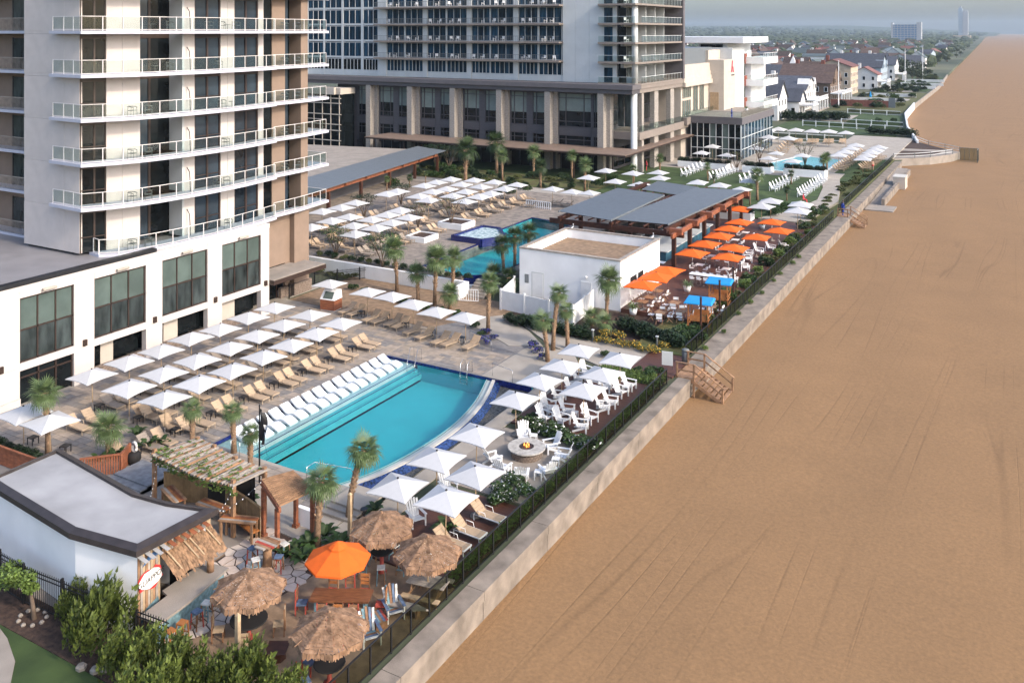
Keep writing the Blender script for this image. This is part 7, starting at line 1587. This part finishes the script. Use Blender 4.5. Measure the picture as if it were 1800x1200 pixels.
for px, py, l, g_ in ((175, 815, 'broad-leaved plant below the short bushy palm', 'a'), (205, 808, 'broad-leaved plant below the short bushy palm', 'a'), (262, 790, 'broad-leaved plant among the loungers by the urn', 'b'), (285, 785, 'broad-leaved plant among the loungers by the urn', 'b'), (240, 770, 'broad-leaved plant among the loungers by the urn', 'b'), (502, 985, 'broad-leaved plant between arbour and orange parasol', 'c'), (520, 975, 'broad-leaved plant between arbour and orange parasol', 'c'), (535, 990, 'broad-leaved plant between arbour and orange parasol', 'c'), (545, 965, 'broad-leaved plant between arbour and orange parasol', 'c'), (585, 965, 'dark broad-leaved plant at the leaning palm foot', 'd'), (600, 960, 'dark broad-leaved plant at the leaning palm foot', 'd'), (570, 950, 'dark broad-leaved plant at the leaning palm foot', 'd'), (438, 888, 'broad-leaved plant in the shade of the vine pergola', 'e'), (410, 872, 'broad-leaved plant in the shade of the vine pergola', 'e'), (785, 940, 'spiky plant beside the thatched parasol and loungers', None), (660, 905, 'spiky plant behind the straw parasol', None)):
    bl.put((*at(px, py), 0), random.random() * 6, l, 'plant', ('broad-leaved plants cluster ' + {'a': 'by the short palm', 'b': 'by the urn', 'c': 'by the arbour', 'd': 'by the leaning palm', 'e': 'under the pergola'}[g_]) if g_ else None, random.uniform(.8, 1.1))
for px, py, l in ((1113, 552, 'white pot with a palm-like plant at the bar wall corner'), (1208, 512, 'white pot with a leafy plant on the bar terrace'), (1340, 402, 'white pot with a leafy plant beside the orange parasols'), (1312, 195, 'white pot')):
    z = .35 if py > 300 else 8.55; x, y_ = at(px, py, z); t = thing('potted_plant', l if py > 300 else 'potted shrub on the pavilion roof terrace', 'plant pot', (x, y_, z)); part('pot', t, 'white_paint', lambda m: m.lathe([(.28, 0), (.38, .5), (.34, .5)], 14), True)
    q = MB()
    for k in range(26): a = k * 2.4; d = Vector((math.cos(a), math.sin(a), 0)); w = Vector((-d.y, d.x, 0)) * .05; b_ = Vector((0, 0, .5)); q.add([b_ - w, b_ + w, b_ + d * .4 + Vector((0, 0, .55 - .02 * k)) + w, b_ + d * .4 + Vector((0, 0, .55 - .02 * k)) - w, b_ + d * .75 + Vector((0, 0, .5 - .03 * k))], [(0, 1, 2, 3), (3, 2, 4)])
    q.build('foliage', 'palm_leaf', t)
# small terrace trees
def ttree(n_, mat):
    t = thing('terrace_tree', 'x', 'tree'); tips = []
    def tr(m):
        for k in range(6): a = k * 1.05 + J(.3); p = [(0, 0, 0), (.25 * math.cos(a), .25 * math.sin(a), .9), (.7 * math.cos(a + .3), .7 * math.sin(a + .3), 1.8), (1.2 * math.cos(a + .2), 1.2 * math.sin(a + .2), 2.5)]; m.path(p, [.07, .05, .035, .015], 5); tips.append(p[3]); tips.append(p[2]); b = (p[2][0] * 1.2 + J(.4), p[2][1] * 1.2 + J(.4), 2.6); m.path([p[2], b], [.03, .01], 4); tips.append(b)
    part('trunk', t, 'bark', tr, True)
    def cr(m):
        for i in range(n_): p = random.choice(tips); r_ = .55 * random.random() ** .4; a, b = random.random() * 6.28, math.acos(J(1)); leafquad(m, (p[0] + r_ * math.sin(b) * math.cos(a), p[1] + r_ * math.sin(b) * math.sin(a), p[2] + .6 * r_ * math.cos(b)), .085)
    part('crown', t, mat, cr); return Proto(t)
t1, t2, t3 = ttree(620, 'leaf_mid'), ttree(220, 'leaf_olive'), ttree(900, 'leaf_dark')
for px, py, p, l, s_ in ((590, 452, t1, 'small multi-stemmed tree over the near terrace loungers', 1.1), (672, 470, t1, 'multi-stemmed tree beside the tall wall palm', 1.2), (640, 385, t3, 'dark leafy tree between the near terrace parasols', 1.1), (705, 360, t3, 'dark leafy tree beside the far terrace block', 1.0), (735, 400, t2, 'thin bare tree in the planter by the spa', 1.0), (793, 395, t2, 'thin-leaved tree in the white terrace planter', 1.15), (768, 300, t3, 'dense dark tree at the end of the timber eave', 1.6), (790, 300, t3, 'dense dark tree beside the garden path', 1.5), (1295, 300, t2, 'bare-branched small tree on the chair lawn', 1.2), (1415, 290, t2, 'bare-branched small tree beside the far pool', 1.4), (1335, 285, t2, 'bare-branched small tree by the pavilion corner', 1.4)):
    z = TZ + .5 if p is t2 and 730 < px < 800 else TZ if px < 760 and py > 340 else .6; p.put((*at(px, py, z), z), random.random() * 6, l, 'tree', None, s_)
# ------------------------------------------------------------------ the shore town beyond
M('roof_slate', (0.055, 0.06, 0.075), 0.8, 0.2, 1, rnd=0.2); M('roof_brown', (0.075, 0.05, 0.042), 0.85, 0.25, 1, rnd=0.2); M('roof_red', (0.15, 0.065, 0.055), 0.8, 0.15, 1, rnd=0.2); M('roof_green', (0.075, 0.095, 0.095), 0.7, 0.15, 1)
M('house_white', (0.62, 0.61, 0.59), 0.8, 0.06, 1, rnd=0.08); M('house_tan', (0.40, 0.32, 0.24), 0.85, 0.15, 1, rnd=0.1); M('house_brown', (0.13, 0.09, 0.065), 0.85, 0.2, 1.5); M('brick_red', (0.19, 0.07, 0.05), 0.9, 0.2, 2); M('house_blue', (0.30, 0.36, 0.42), 0.8, 0.1, 1, rnd=0.1)
def house(name, label, x, y_, w, d, h, rh, wall, roof, rz=0.0, group=None, gable='x', porch=False, chim=1, rich=True, dormers=0):
    t = thing(name, label, 'house', (x, y_, 0), rz, group); a, b = w / 2, d / 2
    def wl(m):
        m.box(-a, a, -b, b, 0, h)
        if gable == 'x': [m.add([(s * a, -b, h), (s * a, b, h), (s * a, 0, h + rh)], [(0, 1, 2) if s > 0 else (2, 1, 0)]) for s in (-1, 1)]
        else: [m.add([(-a, s * b, h), (a, s * b, h), (0, s * b, h + rh)], [(0, 1, 2) if s < 0 else (2, 1, 0)]) for s in (-1, 1)]
    part('wall', t, wall, wl)
    def rf(m):
        o = .5; th = .25
        for s in (-1, 1):
            if gable == 'x': P = [(-a - o, s * (b + o), h - rh * o / b), (a + o, s * (b + o), h - rh * o / b), (a + o, 0, h + rh), (-a - o, 0, h + rh)]
            else: P = [(s * (a + o), -b - o, h - rh * o / a), (s * (a + o), b + o, h - rh * o / a), (0, b + o, h + rh), (0, -b - o, h + rh)]
            m.add(P + [(p[0], p[1], p[2] + th) for p in P], [(0, 1, 2, 3), (7, 6, 5, 4), (0, 4, 5, 1), (1, 5, 6, 2), (2, 6, 7, 3), (3, 7, 4, 0)])
    r_ = part('roof', t, roof, rf)
    for k in range(chim): cx_ = -a * .5 + k * a; part('chimney', r_, 'brick_red' if wall in ('house_brown', 'house_tan') else 'house_white', lambda m: m.box(cx_ - .6, cx_ + .6, .3, 1.5, h, h + rh + 1.6))
    if rich:
        st_ = max(1, int(h // 3))
        for s in range(st_):
            z = 1.0 + s * 3.0
            for k in range(max(2, int(w // 3))):
                q = -a + w * (k + .5) / max(2, int(w // 3)); f = boxp('window', t, 'white_paint', q - .65, q + .65, -b - .06, -b, z - .1, z + 1.6); boxp('pane', f, 'pane_dark', q - .5, q + .5, -b - .08, -b - .06, z, z + 1.5)
            for k in range(max(2, int(d // 3))):
                q = -b + d * (k + .5) / max(2, int(d // 3)); f = boxp('window', t, 'white_paint', a, a + .06, q - .65, q + .65, z - .1, z + 1.6); boxp('pane', f, 'pane_dark', a + .06, a + .08, q - .5, q + .5, z, z + 1.5)
    if porch:
        pz = 3.2; p_ = boxp('porch', t, 'house_white', a, a + 4, -b, b, pz, pz + .4); part('balustrade', p_, 'white_paint', lambda m: (m.box(a + 3.85, a + 3.95, -b, b, pz + 1.2, pz + 1.32), [m.box(a + 3.87, a + 3.93, -b + .5 * i, -b + .1 + .5 * i, pz + .4, pz + 1.2) for i in range(int(d / .5))]))
        for k in range(5): q = -b + .3 + (d - .6) * k / 4; boxp('porch_column', t, 'white_paint', a + 3.5, a + 3.9, q - .2, q + .2, 0, pz)
        boxp('porch_floor', t, 'concrete', a, a + 4.2, -b, b, 0, .3)
    for k in range(dormers):
        q = -b + d * (k + .5) / dormers; o = part('dormer', r_, wall, lambda m: (m.box(a - 1.2, a + .7, q - 1.1, q + 1.1, h - .5, h + 1.4), m.add([(a + .7, q - 1.3, h + 1.4), (a + .7, q + 1.3, h + 1.4), (a + .7, q, h + 3.4), (a - 3, q - 1.3, h + 1.4), (a - 3, q + 1.3, h + 1.4), (a - 3, q, h + 3.4)], [(0, 1, 2), (0, 2, 5, 3), (1, 4, 5, 2)]))); boxp('pane', o, 'pane_dark', a + .71, a + .74, q - .6, q + .6, h, h + 1.2)
    return t
house('beach_house', 'white gabled beach house with dark roof next to the shrubs', -65.5, 262, 9, 11, 6.2, 4.6, 'house_white', 'roof_slate', 0, None, 'x'); house('beach_house', 'low white beach house with small dark gable and porch', -62, 276, 7, 8, 4.6, 3.2, 'house_white', 'roof_slate', 0, None, 'x', chim=0, porch=True)
house('beach_house', 'white two-gabled beach house with columned veranda', -69, 300, 16, 17, 6.6, 3.8, 'house_white', 'roof_slate', 0, None, 'x', porch=True, dormers=2)
house('beach_house', 'dark brown shingled house with brick chimneys and veranda', -69, 338, 18, 20, 7.0, 6.0, 'house_brown', 'roof_brown', 0, None, 'x', porch=True, chim=2, dormers=2)
house('beach_house', 'tan three-storey stone house with red roof', -68, 384, 14, 17, 11.0, 2.6, 'house_tan', 'roof_red', 0, None, 'y', chim=1); house('beach_house', 'small white house with maroon roof by the hedge', -62, 420, 11, 11, 6.4, 3, 'house_white', 'roof_red', 0, None, 'y', porch=True)
house('beach_house', 'wide slate-roofed house with white gables and chimneys', -73, 462, 26, 22, 8, 6, 'house_blue', 'roof_slate', 0, None, 'x', chim=2, dormers=2); house('beach_house', 'white balconied house behind the slate-roofed one', -66, 500, 14, 15, 8, 4, 'house_white', 'roof_slate', 0, None, 'x', porch=True)
house('beach_house', 'grey-roofed white house in front of the long pale building', -82, 560, 22, 18, 7, 5, 'house_white', 'roof_slate', 0, None, 'x', dormers=2); house('beach_house', 'long pale flat-fronted building among the trees', -112, 640, 44, 14, 8, 1.5, 'house_white', 'roof_white' if False else 'roof_green', 0, None, 'x', chim=0)
house('town_house', 'house with little white steeple among the trees', -100, 392, 17, 12, 5.5, 5, 'house_white', 'roof_slate', .1, None, 'x')
stp = thing('steeple', 'small white steeple on a brick tower among roofs', 'steeple', (-89, 402, 0)); boxp('tower', stp, 'brick_red', -1.6, 1.6, -1.6, 1.6, 0, 9); part('spire', stp, 'house_white', lambda m: m.add([(-2, -2, 9), (2, -2, 9), (2, 2, 9), (-2, 2, 9), (0, 0, 14.5)], [(0, 1, 4), (1, 2, 4), (2, 3, 4), (3, 0, 4), (3, 2, 1, 0)]))
# generated houses behind, each with its own colours and place
spots = []
rs_ = random.Random(11)
def free(x, y_, r_):
    return all((x - a) ** 2 + (y_ - b) ** 2 > (r_ + c) ** 2 for a, b, c in spots)
for a, b, c in ((-65, 262, 12), (-62, 276, 9), (-69, 300, 14), (-69, 338, 16), (-68, 384, 14), (-62, 420, 11), (-73, 462, 19), (-66, 500, 12), (-82, 560, 16), (-112, 640, 24), (-100, 392, 13), (-89, 402, 4)): spots.append((a, b, c))
cnt = 0; tries = 0
hp = {}
while cnt < 230 and tries < 9000:
    tries += 1; y_ = 300 * (5.5 ** rs_.random()); x = rs_.uniform(-.40 * y_ - 10, shore(y_) - 22)
    if x > shore(y_) - 20 or not free(x, y_, 9): continue
    spots.append((x, y_, 8)); cnt += 1
    ki_ = rs_.choice((0, 0, 0, 1, 1, 2, 3, 3, 4, 5)); wall, roof, nm = [('house_white', 'roof_slate', 'white house with dark slate roof'), ('house_white', 'roof_brown', 'white house with brown roof'), ('house_tan', 'roof_red', 'tan house with red roof'), ('house_blue', 'roof_slate', 'blue-grey house with slate roof'), ('house_white', 'roof_green', 'white house with grey-green roof'), ('house_brown', 'roof_brown', 'brown house with brown roof')][ki_]
    lab = nm + ' among the trees of the shore town'
    key = (ki_, rs_.randrange(2))
    if key not in hp: hp[key] = Proto(house('town_house', lab, x, y_, rs_.uniform(9, 14), rs_.uniform(7.5, 11), rs_.choice((5.0, 5.6, 7.4)), rs_.uniform(2.6, 4.2), wall, roof, 0, nm.replace('house', 'houses') + ' in the shore town', rs_.choice('xy'), chim=rs_.randrange(2)))
    hp[key].put((x, y_, 0), rs_.choice((0, .15, -.2, 1.57, 1.4)))
# trees of the town: leaf-clump crowns on trunks
def town_tree(n_, hh, wd):
    t = thing('town_tree', 'x', 'tree'); part('trunk', t, 'bark', lambda m: m.path([(0, 0, 0), (.1, 0, hh * .4), (0, .1, hh * .7)], [.35, .25, .1], 6), True); L = [(J(wd * .6), J(wd * .6), hh * random.uniform(.45, .85), random.uniform(.3, .5) * wd) for _ in range(11)]
    def cr(m):
        for i in range(n_): x, y_, z, r_ = random.choice(L); a, b = random.random() * 6.283, math.acos(random.uniform(-.6, 1)); rr = r_ * random.uniform(.7, 1.1); leafquad(m, (x + rr * math.sin(b) * math.cos(a), y_ + rr * math.sin(b) * math.sin(a), max(1, z + rr * .8 * math.cos(b))), random.uniform(.35, .7))
    part('crown', t, 'far_tree', cr); return Proto(t)
tts = [town_tree(420, 6.6, 4.2), town_tree(380, 5.4, 3.6), town_tree(460, 8, 4.6)]
cnt = 0; tries = 0
while cnt < 175 and tries < 9000:
    tries += 1; y_ = 255 * (4.6 ** rs_.random()); x = rs_.uniform(-.42 * y_ - 20, shore(y_) - 12)
    if x > shore(y_) - 14 and y_ < 420: continue
    if x > -76 and y_ < 520: continue
    if not free(x, y_, 1.5): continue
    cnt += 1; k = rs_.randrange(3); tts[k].put((x, y_, 0), rs_.random() * 6, ('broad green tree standing between the town houses', 'low rounded tree standing between the town houses', 'tall full tree standing between the town houses')[k], 'tree', ('broad', 'low', 'tall')[k] + ' trees between the town houses', rs_.uniform(.75, 1.2))
for i in range(90):
    y_ = 470 * (3.6 ** rs_.random()); x = shore(y_) - rs_.uniform(6, 42)
    if free(x, y_, 1): k = rs_.randrange(3); tts[k].put((x, y_, 0), rs_.random() * 6, ('broad', 'low', 'tall')[k] + ' tree in the belt along the edge of the sand', 'tree', ('broad', 'low', 'tall')[k] + ' trees along the sand edge', rs_.uniform(.5, .9))
for i in range(46):
    x, y_ = rs_.uniform(-150, -79), rs_.uniform(228, 345); 
    if free(x, y_, 1): k = rs_.randrange(3); tts[k].put((x, y_, 0), rs_.random() * 6, ('broad', 'low', 'tall')[k] + ' dark tree behind the white gabled beach houses', 'tree', ('broad', 'low', 'tall')[k] + ' trees behind the beach houses', rs_.uniform(.9, 1.2))
for i in range(70): y_ = rs_.uniform(296, 560); shrub(('dark', 'mid', 'olive')[i % 3], rs_.uniform(-57, shore(y_) - 3), y_, rs_.uniform(1.0, 2.2), ('dark', 'green', 'dry')[i % 3] + ' garden shrub between the beach houses and the sand', ('dark', 'green', 'dry')[i % 3] + ' garden shrubs by the sand')
for i, (x0, x1, y0, y1) in enumerate(((-56, -46, 322, 334), (-50, -38, 352, 362), (-55, -42, 404, 412), (-52, -42, 436, 448), (-54, -44, 500, 512))): slab('garden_terrace', 'concrete_path', rect(x0, x1, y0, y1), .1)
for i, (x0, y0) in enumerate(((-56, 345), (-55, 372), (-53, 430), (-52, 455), (-54, 488))): g_ = thing('garden_wall', ('white garden wall beside the brown house', 'white garden wall below the tan stone house', 'white garden wall by the maroon-roofed house', 'white garden wall before the slate-roofed house', 'white garden wall before the balconied house')[i], 'wall'); [boxp('panel', g_, 'house_white', x0 + 3 * k, x0 + 2.96 + 3 * k, y0, y0 + .4, 0, 1.3) for k in range(6)]
# wood that reads as one mass to the horizon
def wood(m):
    for i in range(5200):
        y_ = 700 * (9.5 ** rs_.random()); x = rs_.uniform(-.62 * y_ - 40, shore(y_) - 18)
        if y_ < 1900 and not free(x, y_, 0): continue
        r_ = rs_.uniform(4, 7) * (1 + y_ / 4000); h = rs_.uniform(4.5, 8.5) * (1 + y_ / 9000); zb = max(0, (y_ - 2300) / 3600) * 44 * min(1, max(0.15, (-x - 100) / 1400))
        k_ = 7; o = len(m.v)
        for ring, (rr, z) in enumerate(((1.0, -2), (1.12, .35 * h), (.75, .8 * h))):
            for j in range(k_): a = 2 * math.pi * (j + .5 * ring) / k_; q = rs_.uniform(.75, 1.2); m.v.append((x + r_ * rr * q * math.cos(a), y_ + r_ * rr * q * math.sin(a), zb + z * rs_.uniform(.85, 1.15)))
        m.v.append((x, y_, zb + h))
        for ring in range(2):
            for j in range(k_): j2 = (j + 1) % k_; m.f.append((o + ring * k_ + j, o + ring * k_ + j2, o + (ring + 1) * k_ + j2, o + (ring + 1) * k_ + j)); m.m.append(0)
        for j in range(k_): m.f.append((o + 2 * k_ + j, o + 2 * k_ + (j + 1) % k_, o + 3 * k_)); m.m.append(0)
w_ = part('wood', None, 'far_tree', wood, False, 'stuff'); w_['label'] = 'distant woodland running to the horizon behind the town'; w_['category'] = 'woodland'
struct('hills', 'far_tree', lambda m: [m.add([(-900 * i - 150, 5200 + 200 * (i % 2), 0), (-900 * (i + 1) - 150, 5200 + 200 * ((i + 1) % 2), 0), (-900 * (i + 1) - 150, 6400, 62), (-900 * i - 150, 6400, 62 if i else 14)], [(3, 2, 1, 0)]) for i in range(9)])
# distant towers
def dpos(px, d): xc = (px - 900) * d / F; return xc * cA - d * sA, xc * sA + d * cA
x, y_ = dpos(1594, 2050); bt2 = thing('beach_hotel', 'long blue-fronted beach hotel rising over distant trees', 'hotel', (x, y_, 0)); M('far_wall', (0.36, 0.36, 0.37), 0.8, 0.05, 1); M('hotel_blue', (0.06, 0.16, 0.30), 0.6, 0.1, 1)
boxp('wall', bt2, 'hotel_blue', -30, 21, -8, 8, 0, 40); boxp('end_wall', bt2, 'far_wall', 21.1, 31, -9, 9, 0, 45)
boxp('end_block', bt2, 'far_wall', -32, -28, -9, 9, 0, 44)
for k in range(9): boxp('floor_band', bt2, 'far_wall', -28, 21, -8.6, -8.05, 6 + 4 * k, 7.3 + 4 * k)
for k in range(7): boxp('mullion', bt2, 'far_wall', -26 + 7 * k, -25 + 7 * k, -8.8, -8.62, 0, 40)
x, y_ = dpos(1693, 2600); st2 = thing('high_rise', 'tall pale high-rise standing alone on the distant shore', 'tower', (x, y_, 0)); boxp('shaft', st2, 'far_wall', -1, 13, -9, 9, 0, 80); boxp('stair_shaft', st2, 'house_blue', -12, -1.1, -8, 8, 0, 90); boxp('crown_block', st2, 'far_wall', -9, -4, -5, 5, 90, 97); boxp('roof_slab', st2, 'far_wall', 0, 12, -7, 7, 80, 84); boxp('podium', st2, 'house_tan', -26, 20, -12, 12, 0, 13)
for k in range(17): boxp('floor_band', st2, 'light_panel', -11.5, -1.6, -8.4, -8.02, 8 + 4.6 * k, 9.2 + 4.6 * k)
# lawns, fences and poles before the houses
slab('shore_lawn', 'lawn', [(-58, 232), (-27.5, 232), (-32.5, 292), (-58, 292)], .04); slab('shore_terrace', 'concrete_path', [(-60, 262), (-44, 262), (-44, 284), (-60, 284)], .09); slab('dry_lawn', 'dry_grass', [(-56, 300), (-33.8, 300), (-35, 400), (-56, 400)], .05); slab('far_shore_lawn', 'lawn', [(-54, 410), (-37, 410), (-40, 540), (-56, 540)], .05)
def paddock(label, pts, h=1.4, step=3.4):
    t = thing('white_fence', label, 'fence')
    for p, q in zip(pts, pts[1:]):
        n_ = max(1, int(math.dist(p, q) / step))
        for i in range(n_): a, b = lerp2(p, q, i / n_), lerp2(p, q, (i + 1) / n_); boxp('post', t, 'white_paint', a[0] - .12, a[0] + .12, a[1] - .12, a[1] + .12, 0, h + .2); part('rail', t, 'white_paint', lambda m: (m.beam((*a, h), (*b, h), .1, .14), m.beam((*a, h * .25), (*b, h * .25), .1, .12))); part('mesh', t, 'fence_mesh', lambda m: panel(m, a, b, .2, h - .1, -.01, .01))
paddock('white post fence along the hedge behind the event plaza', [(-52, 246), (-28, 243)]); paddock('white post fence across the fenced lawn', [(-44, 256), (-28.5, 254)]); paddock('white post fence at the far side of the fenced lawn', [(-48, 290), (-33, 288)]); paddock('low white post fence behind the back parasols', [(-60, 214), (-36.5, 214)])
sw2 = thing('white_sea_wall', 'white painted low wall curving beside the sand', 'wall')
for (ax_, ay), (bx_, by_) in zip(SHORE[1:6], SHORE[2:7]):
    n_ = int((by_ - ay) / 12) + 1
    for i in range(n_): part('wall_section', sw2, 'white_paint' if ay < 300 else 'concrete', lambda m: panel(m, lerp2((ax_, ay), (bx_, by_), i / n_ + .003), lerp2((ax_, ay), (bx_, by_), (i + 1) / n_ - .003), -1.5, .9 if ay < 300 else .4, -.1, .3))
shrubs('dark', [(x, 395 + 3 * k) for k, x in enumerate(range(-55, -38, 2))], 1.8, 'clipped hedge plant before the small maroon-roofed house', 'hedge before the maroon-roofed house', 0, False)
gw = thing('garden_wall', 'red brick garden wall with dark gate before the brown house', 'wall'); [boxp('panel', gw, 'brick_red', -58 + 3 * i, -55.05 + 3 * i, 318, 318.5, 0, 2.2) for i in range(6)]; boxp('gate', gw, 'metal_roof', -40, -38, 318, 318.4, 0, 3.2)
for px, py, h, l in ((1474, 190, 15, 'white flagpole on the terrace of the twin-gabled house'), (1591, 146, 16, 'white flagpole beyond the clipped hedge'), (1622, 142, 17, 'white pole close to the sand beyond the hedge')):
    t = thing('flagpole', l, 'flagpole', (*at(px, py), 0)); part('shaft', t, 'white_paint', lambda m: m.lathe([(.2, 0), (.12, h)], 8)); part('ball', t, 'white_paint', lambda m: m.lathe([(.05, h), (.25, h + .2), (.05, h + .4)], 8))
for px, py, l in ((1465, 170, 'folded blue parasol at the brown house veranda'), (1530, 172, 'folded blue parasol on the brick-walled lawn')):
    t = thing('folded_parasol', l, 'parasol', (*at(px, py + 6), 0)); part('pole', t, 'steel', lambda m: m.lathe([(.06, 0), (.06, 3.4)], 6)); part('cloth', t, 'canvas_blue', lambda m: m.lathe([(.3, 1.4), (.45, 1.8), (.2, 3.2), (.05, 3.5)], 8))
# ------------------------------------------------------------------ people, tiny in view
def person(label, x, y_, z, rz, shirt, legs, pose='stand'):
    me = bpy.data.meshes.new('person'); sit = pose == 'sit'
    hip = .48 if sit else .92
    V = [(0, 0, hip), (0, 0, hip + .25), (0, 0, hip + .5), (.02, 0, hip + .62), (.03, 0, hip + .74), (.04, 0, hip + .84), (0, .2, hip + .5), (.05, .26, hip + .22), (.2, .24, hip + .05), (0, -.2, hip + .5), (.02, -.27, hip + .22), (.1, -.27, hip - .02)]
    Rd = [.15, .14, .15, .06, .095, .07, .07, .05, .04, .07, .05, .04]
    E = [(0, 1), (1, 2), (2, 3), (3, 4), (4, 5), (2, 6), (6, 7), (7, 8), (2, 9), (9, 10), (10, 11)]
    for s in (-1, 1):
        k = len(V)
        if sit: V += [(.1, .1 * s, hip), (.45, .12 * s, hip), (.5, .12 * s, .08), (.64, .12 * s, .05)]
        else: V += [(0, .1 * s, hip - .06), (.05 + .08 * s, .1 * s, .48), (0 + .1 * s, .1 * s, .08), (.14 + .1 * s, .11 * s, .04)]
        Rd += [.1, .075, .05, .045]; E += [(0, k), (k, k + 1), (k + 1, k + 2), (k + 2, k + 3)]
    me.from_pydata(V, E, []); o = link('person', me); me.materials.append(MATS[shirt])
    md = o.modifiers.new('Skin', 'SKIN'); sl = me.skin_vertices[0].data if me.skin_vertices else None
    if sl is None: me.attributes; bpy.context.view_layer.objects.active = o; bpy.ops.mesh.customdata_skin_add(); sl = me.skin_vertices[0].data
    for i, r_ in enumerate(Rd): sl[i].radius = (r_, r_); sl[i].use_root = (i == 0)
    o.modifiers.new('Subdivision', 'SUBSURF').levels = 1; o.modifiers['Subdivision'].render_levels = 2
    o.location = (x, y_, z); o.rotation_euler = (0, 0, rz); tag(o, label, 'person')
    part('hair', o, 'bark', lambda m: m.lathe([(.11, hip + .78), (.115, hip + .86), (.07, hip + .93), (.01, hip + .95)], 8, c=(.02, 0, 0)), True)
    part('trousers', o, legs, lambda m: m.lathe([(.17, hip - .18), (.19, hip - .05), (.17, hip + .1)], 10), True)
M('shirt_blue', (0.03, 0.06, 0.30), 0.8); M('shirt_red', (0.5, 0.05, 0.06), 0.8); M('skin', (0.45, 0.27, 0.19), 0.6); M('shirt_dark', (0.03, 0.035, 0.05), 0.8)
person('person in blue walking on the pavilion roof terrace', *at(1286, 207, 8.55), 8.55, .5, 'shirt_blue', 'shirt_dark'); person('person in dark clothes standing at the head of the far stairs', -22.2, 130.4, .07, 2.0, 'shirt_dark', 'shirt_blue'); person('person in blue leaning by the rail of the far stairs', -22.0, 129.0, .07, 1.0, 'shirt_blue', 'shirt_dark'); person('person in red seated in the lawn chair row', *at(1412, 357, .5), .55, 0, 'shirt_red', 'skin', 'sit'); person('person in red standing under the stone piers', *at(1136, 300, .5), .5, 1, 'shirt_red', 'shirt_dark'); person('person with bare shoulders standing by the far loungers', *at(1534, 300, .4), .44, 2, 'skin', 'shirt_red')
# ------------------------------------------------------------------ haze
hz = bpy.data.materials.new('haze_air'); hz.use_nodes = True; hn = hz.node_tree; hn.nodes.clear(); ho = hn.nodes.new('ShaderNodeOutputMaterial'); hv_ = hn.nodes.new('ShaderNodeVolumePrincipled')
hv_.inputs['Color'].default_value = (0.60, 0.71, 0.82, 1); hv_.inputs['Density'].default_value = 0.00010; hv_.inputs['Anisotropy'].default_value = 0.2
hn.links.new(hv_.outputs[0], ho.inputs['Volume']); MATS['haze_air'] = hz
struct('haze', 'haze_air', lambda m: m.box(-9300, 9300, -480, 9300, -4.5, 118), kind='stuff')
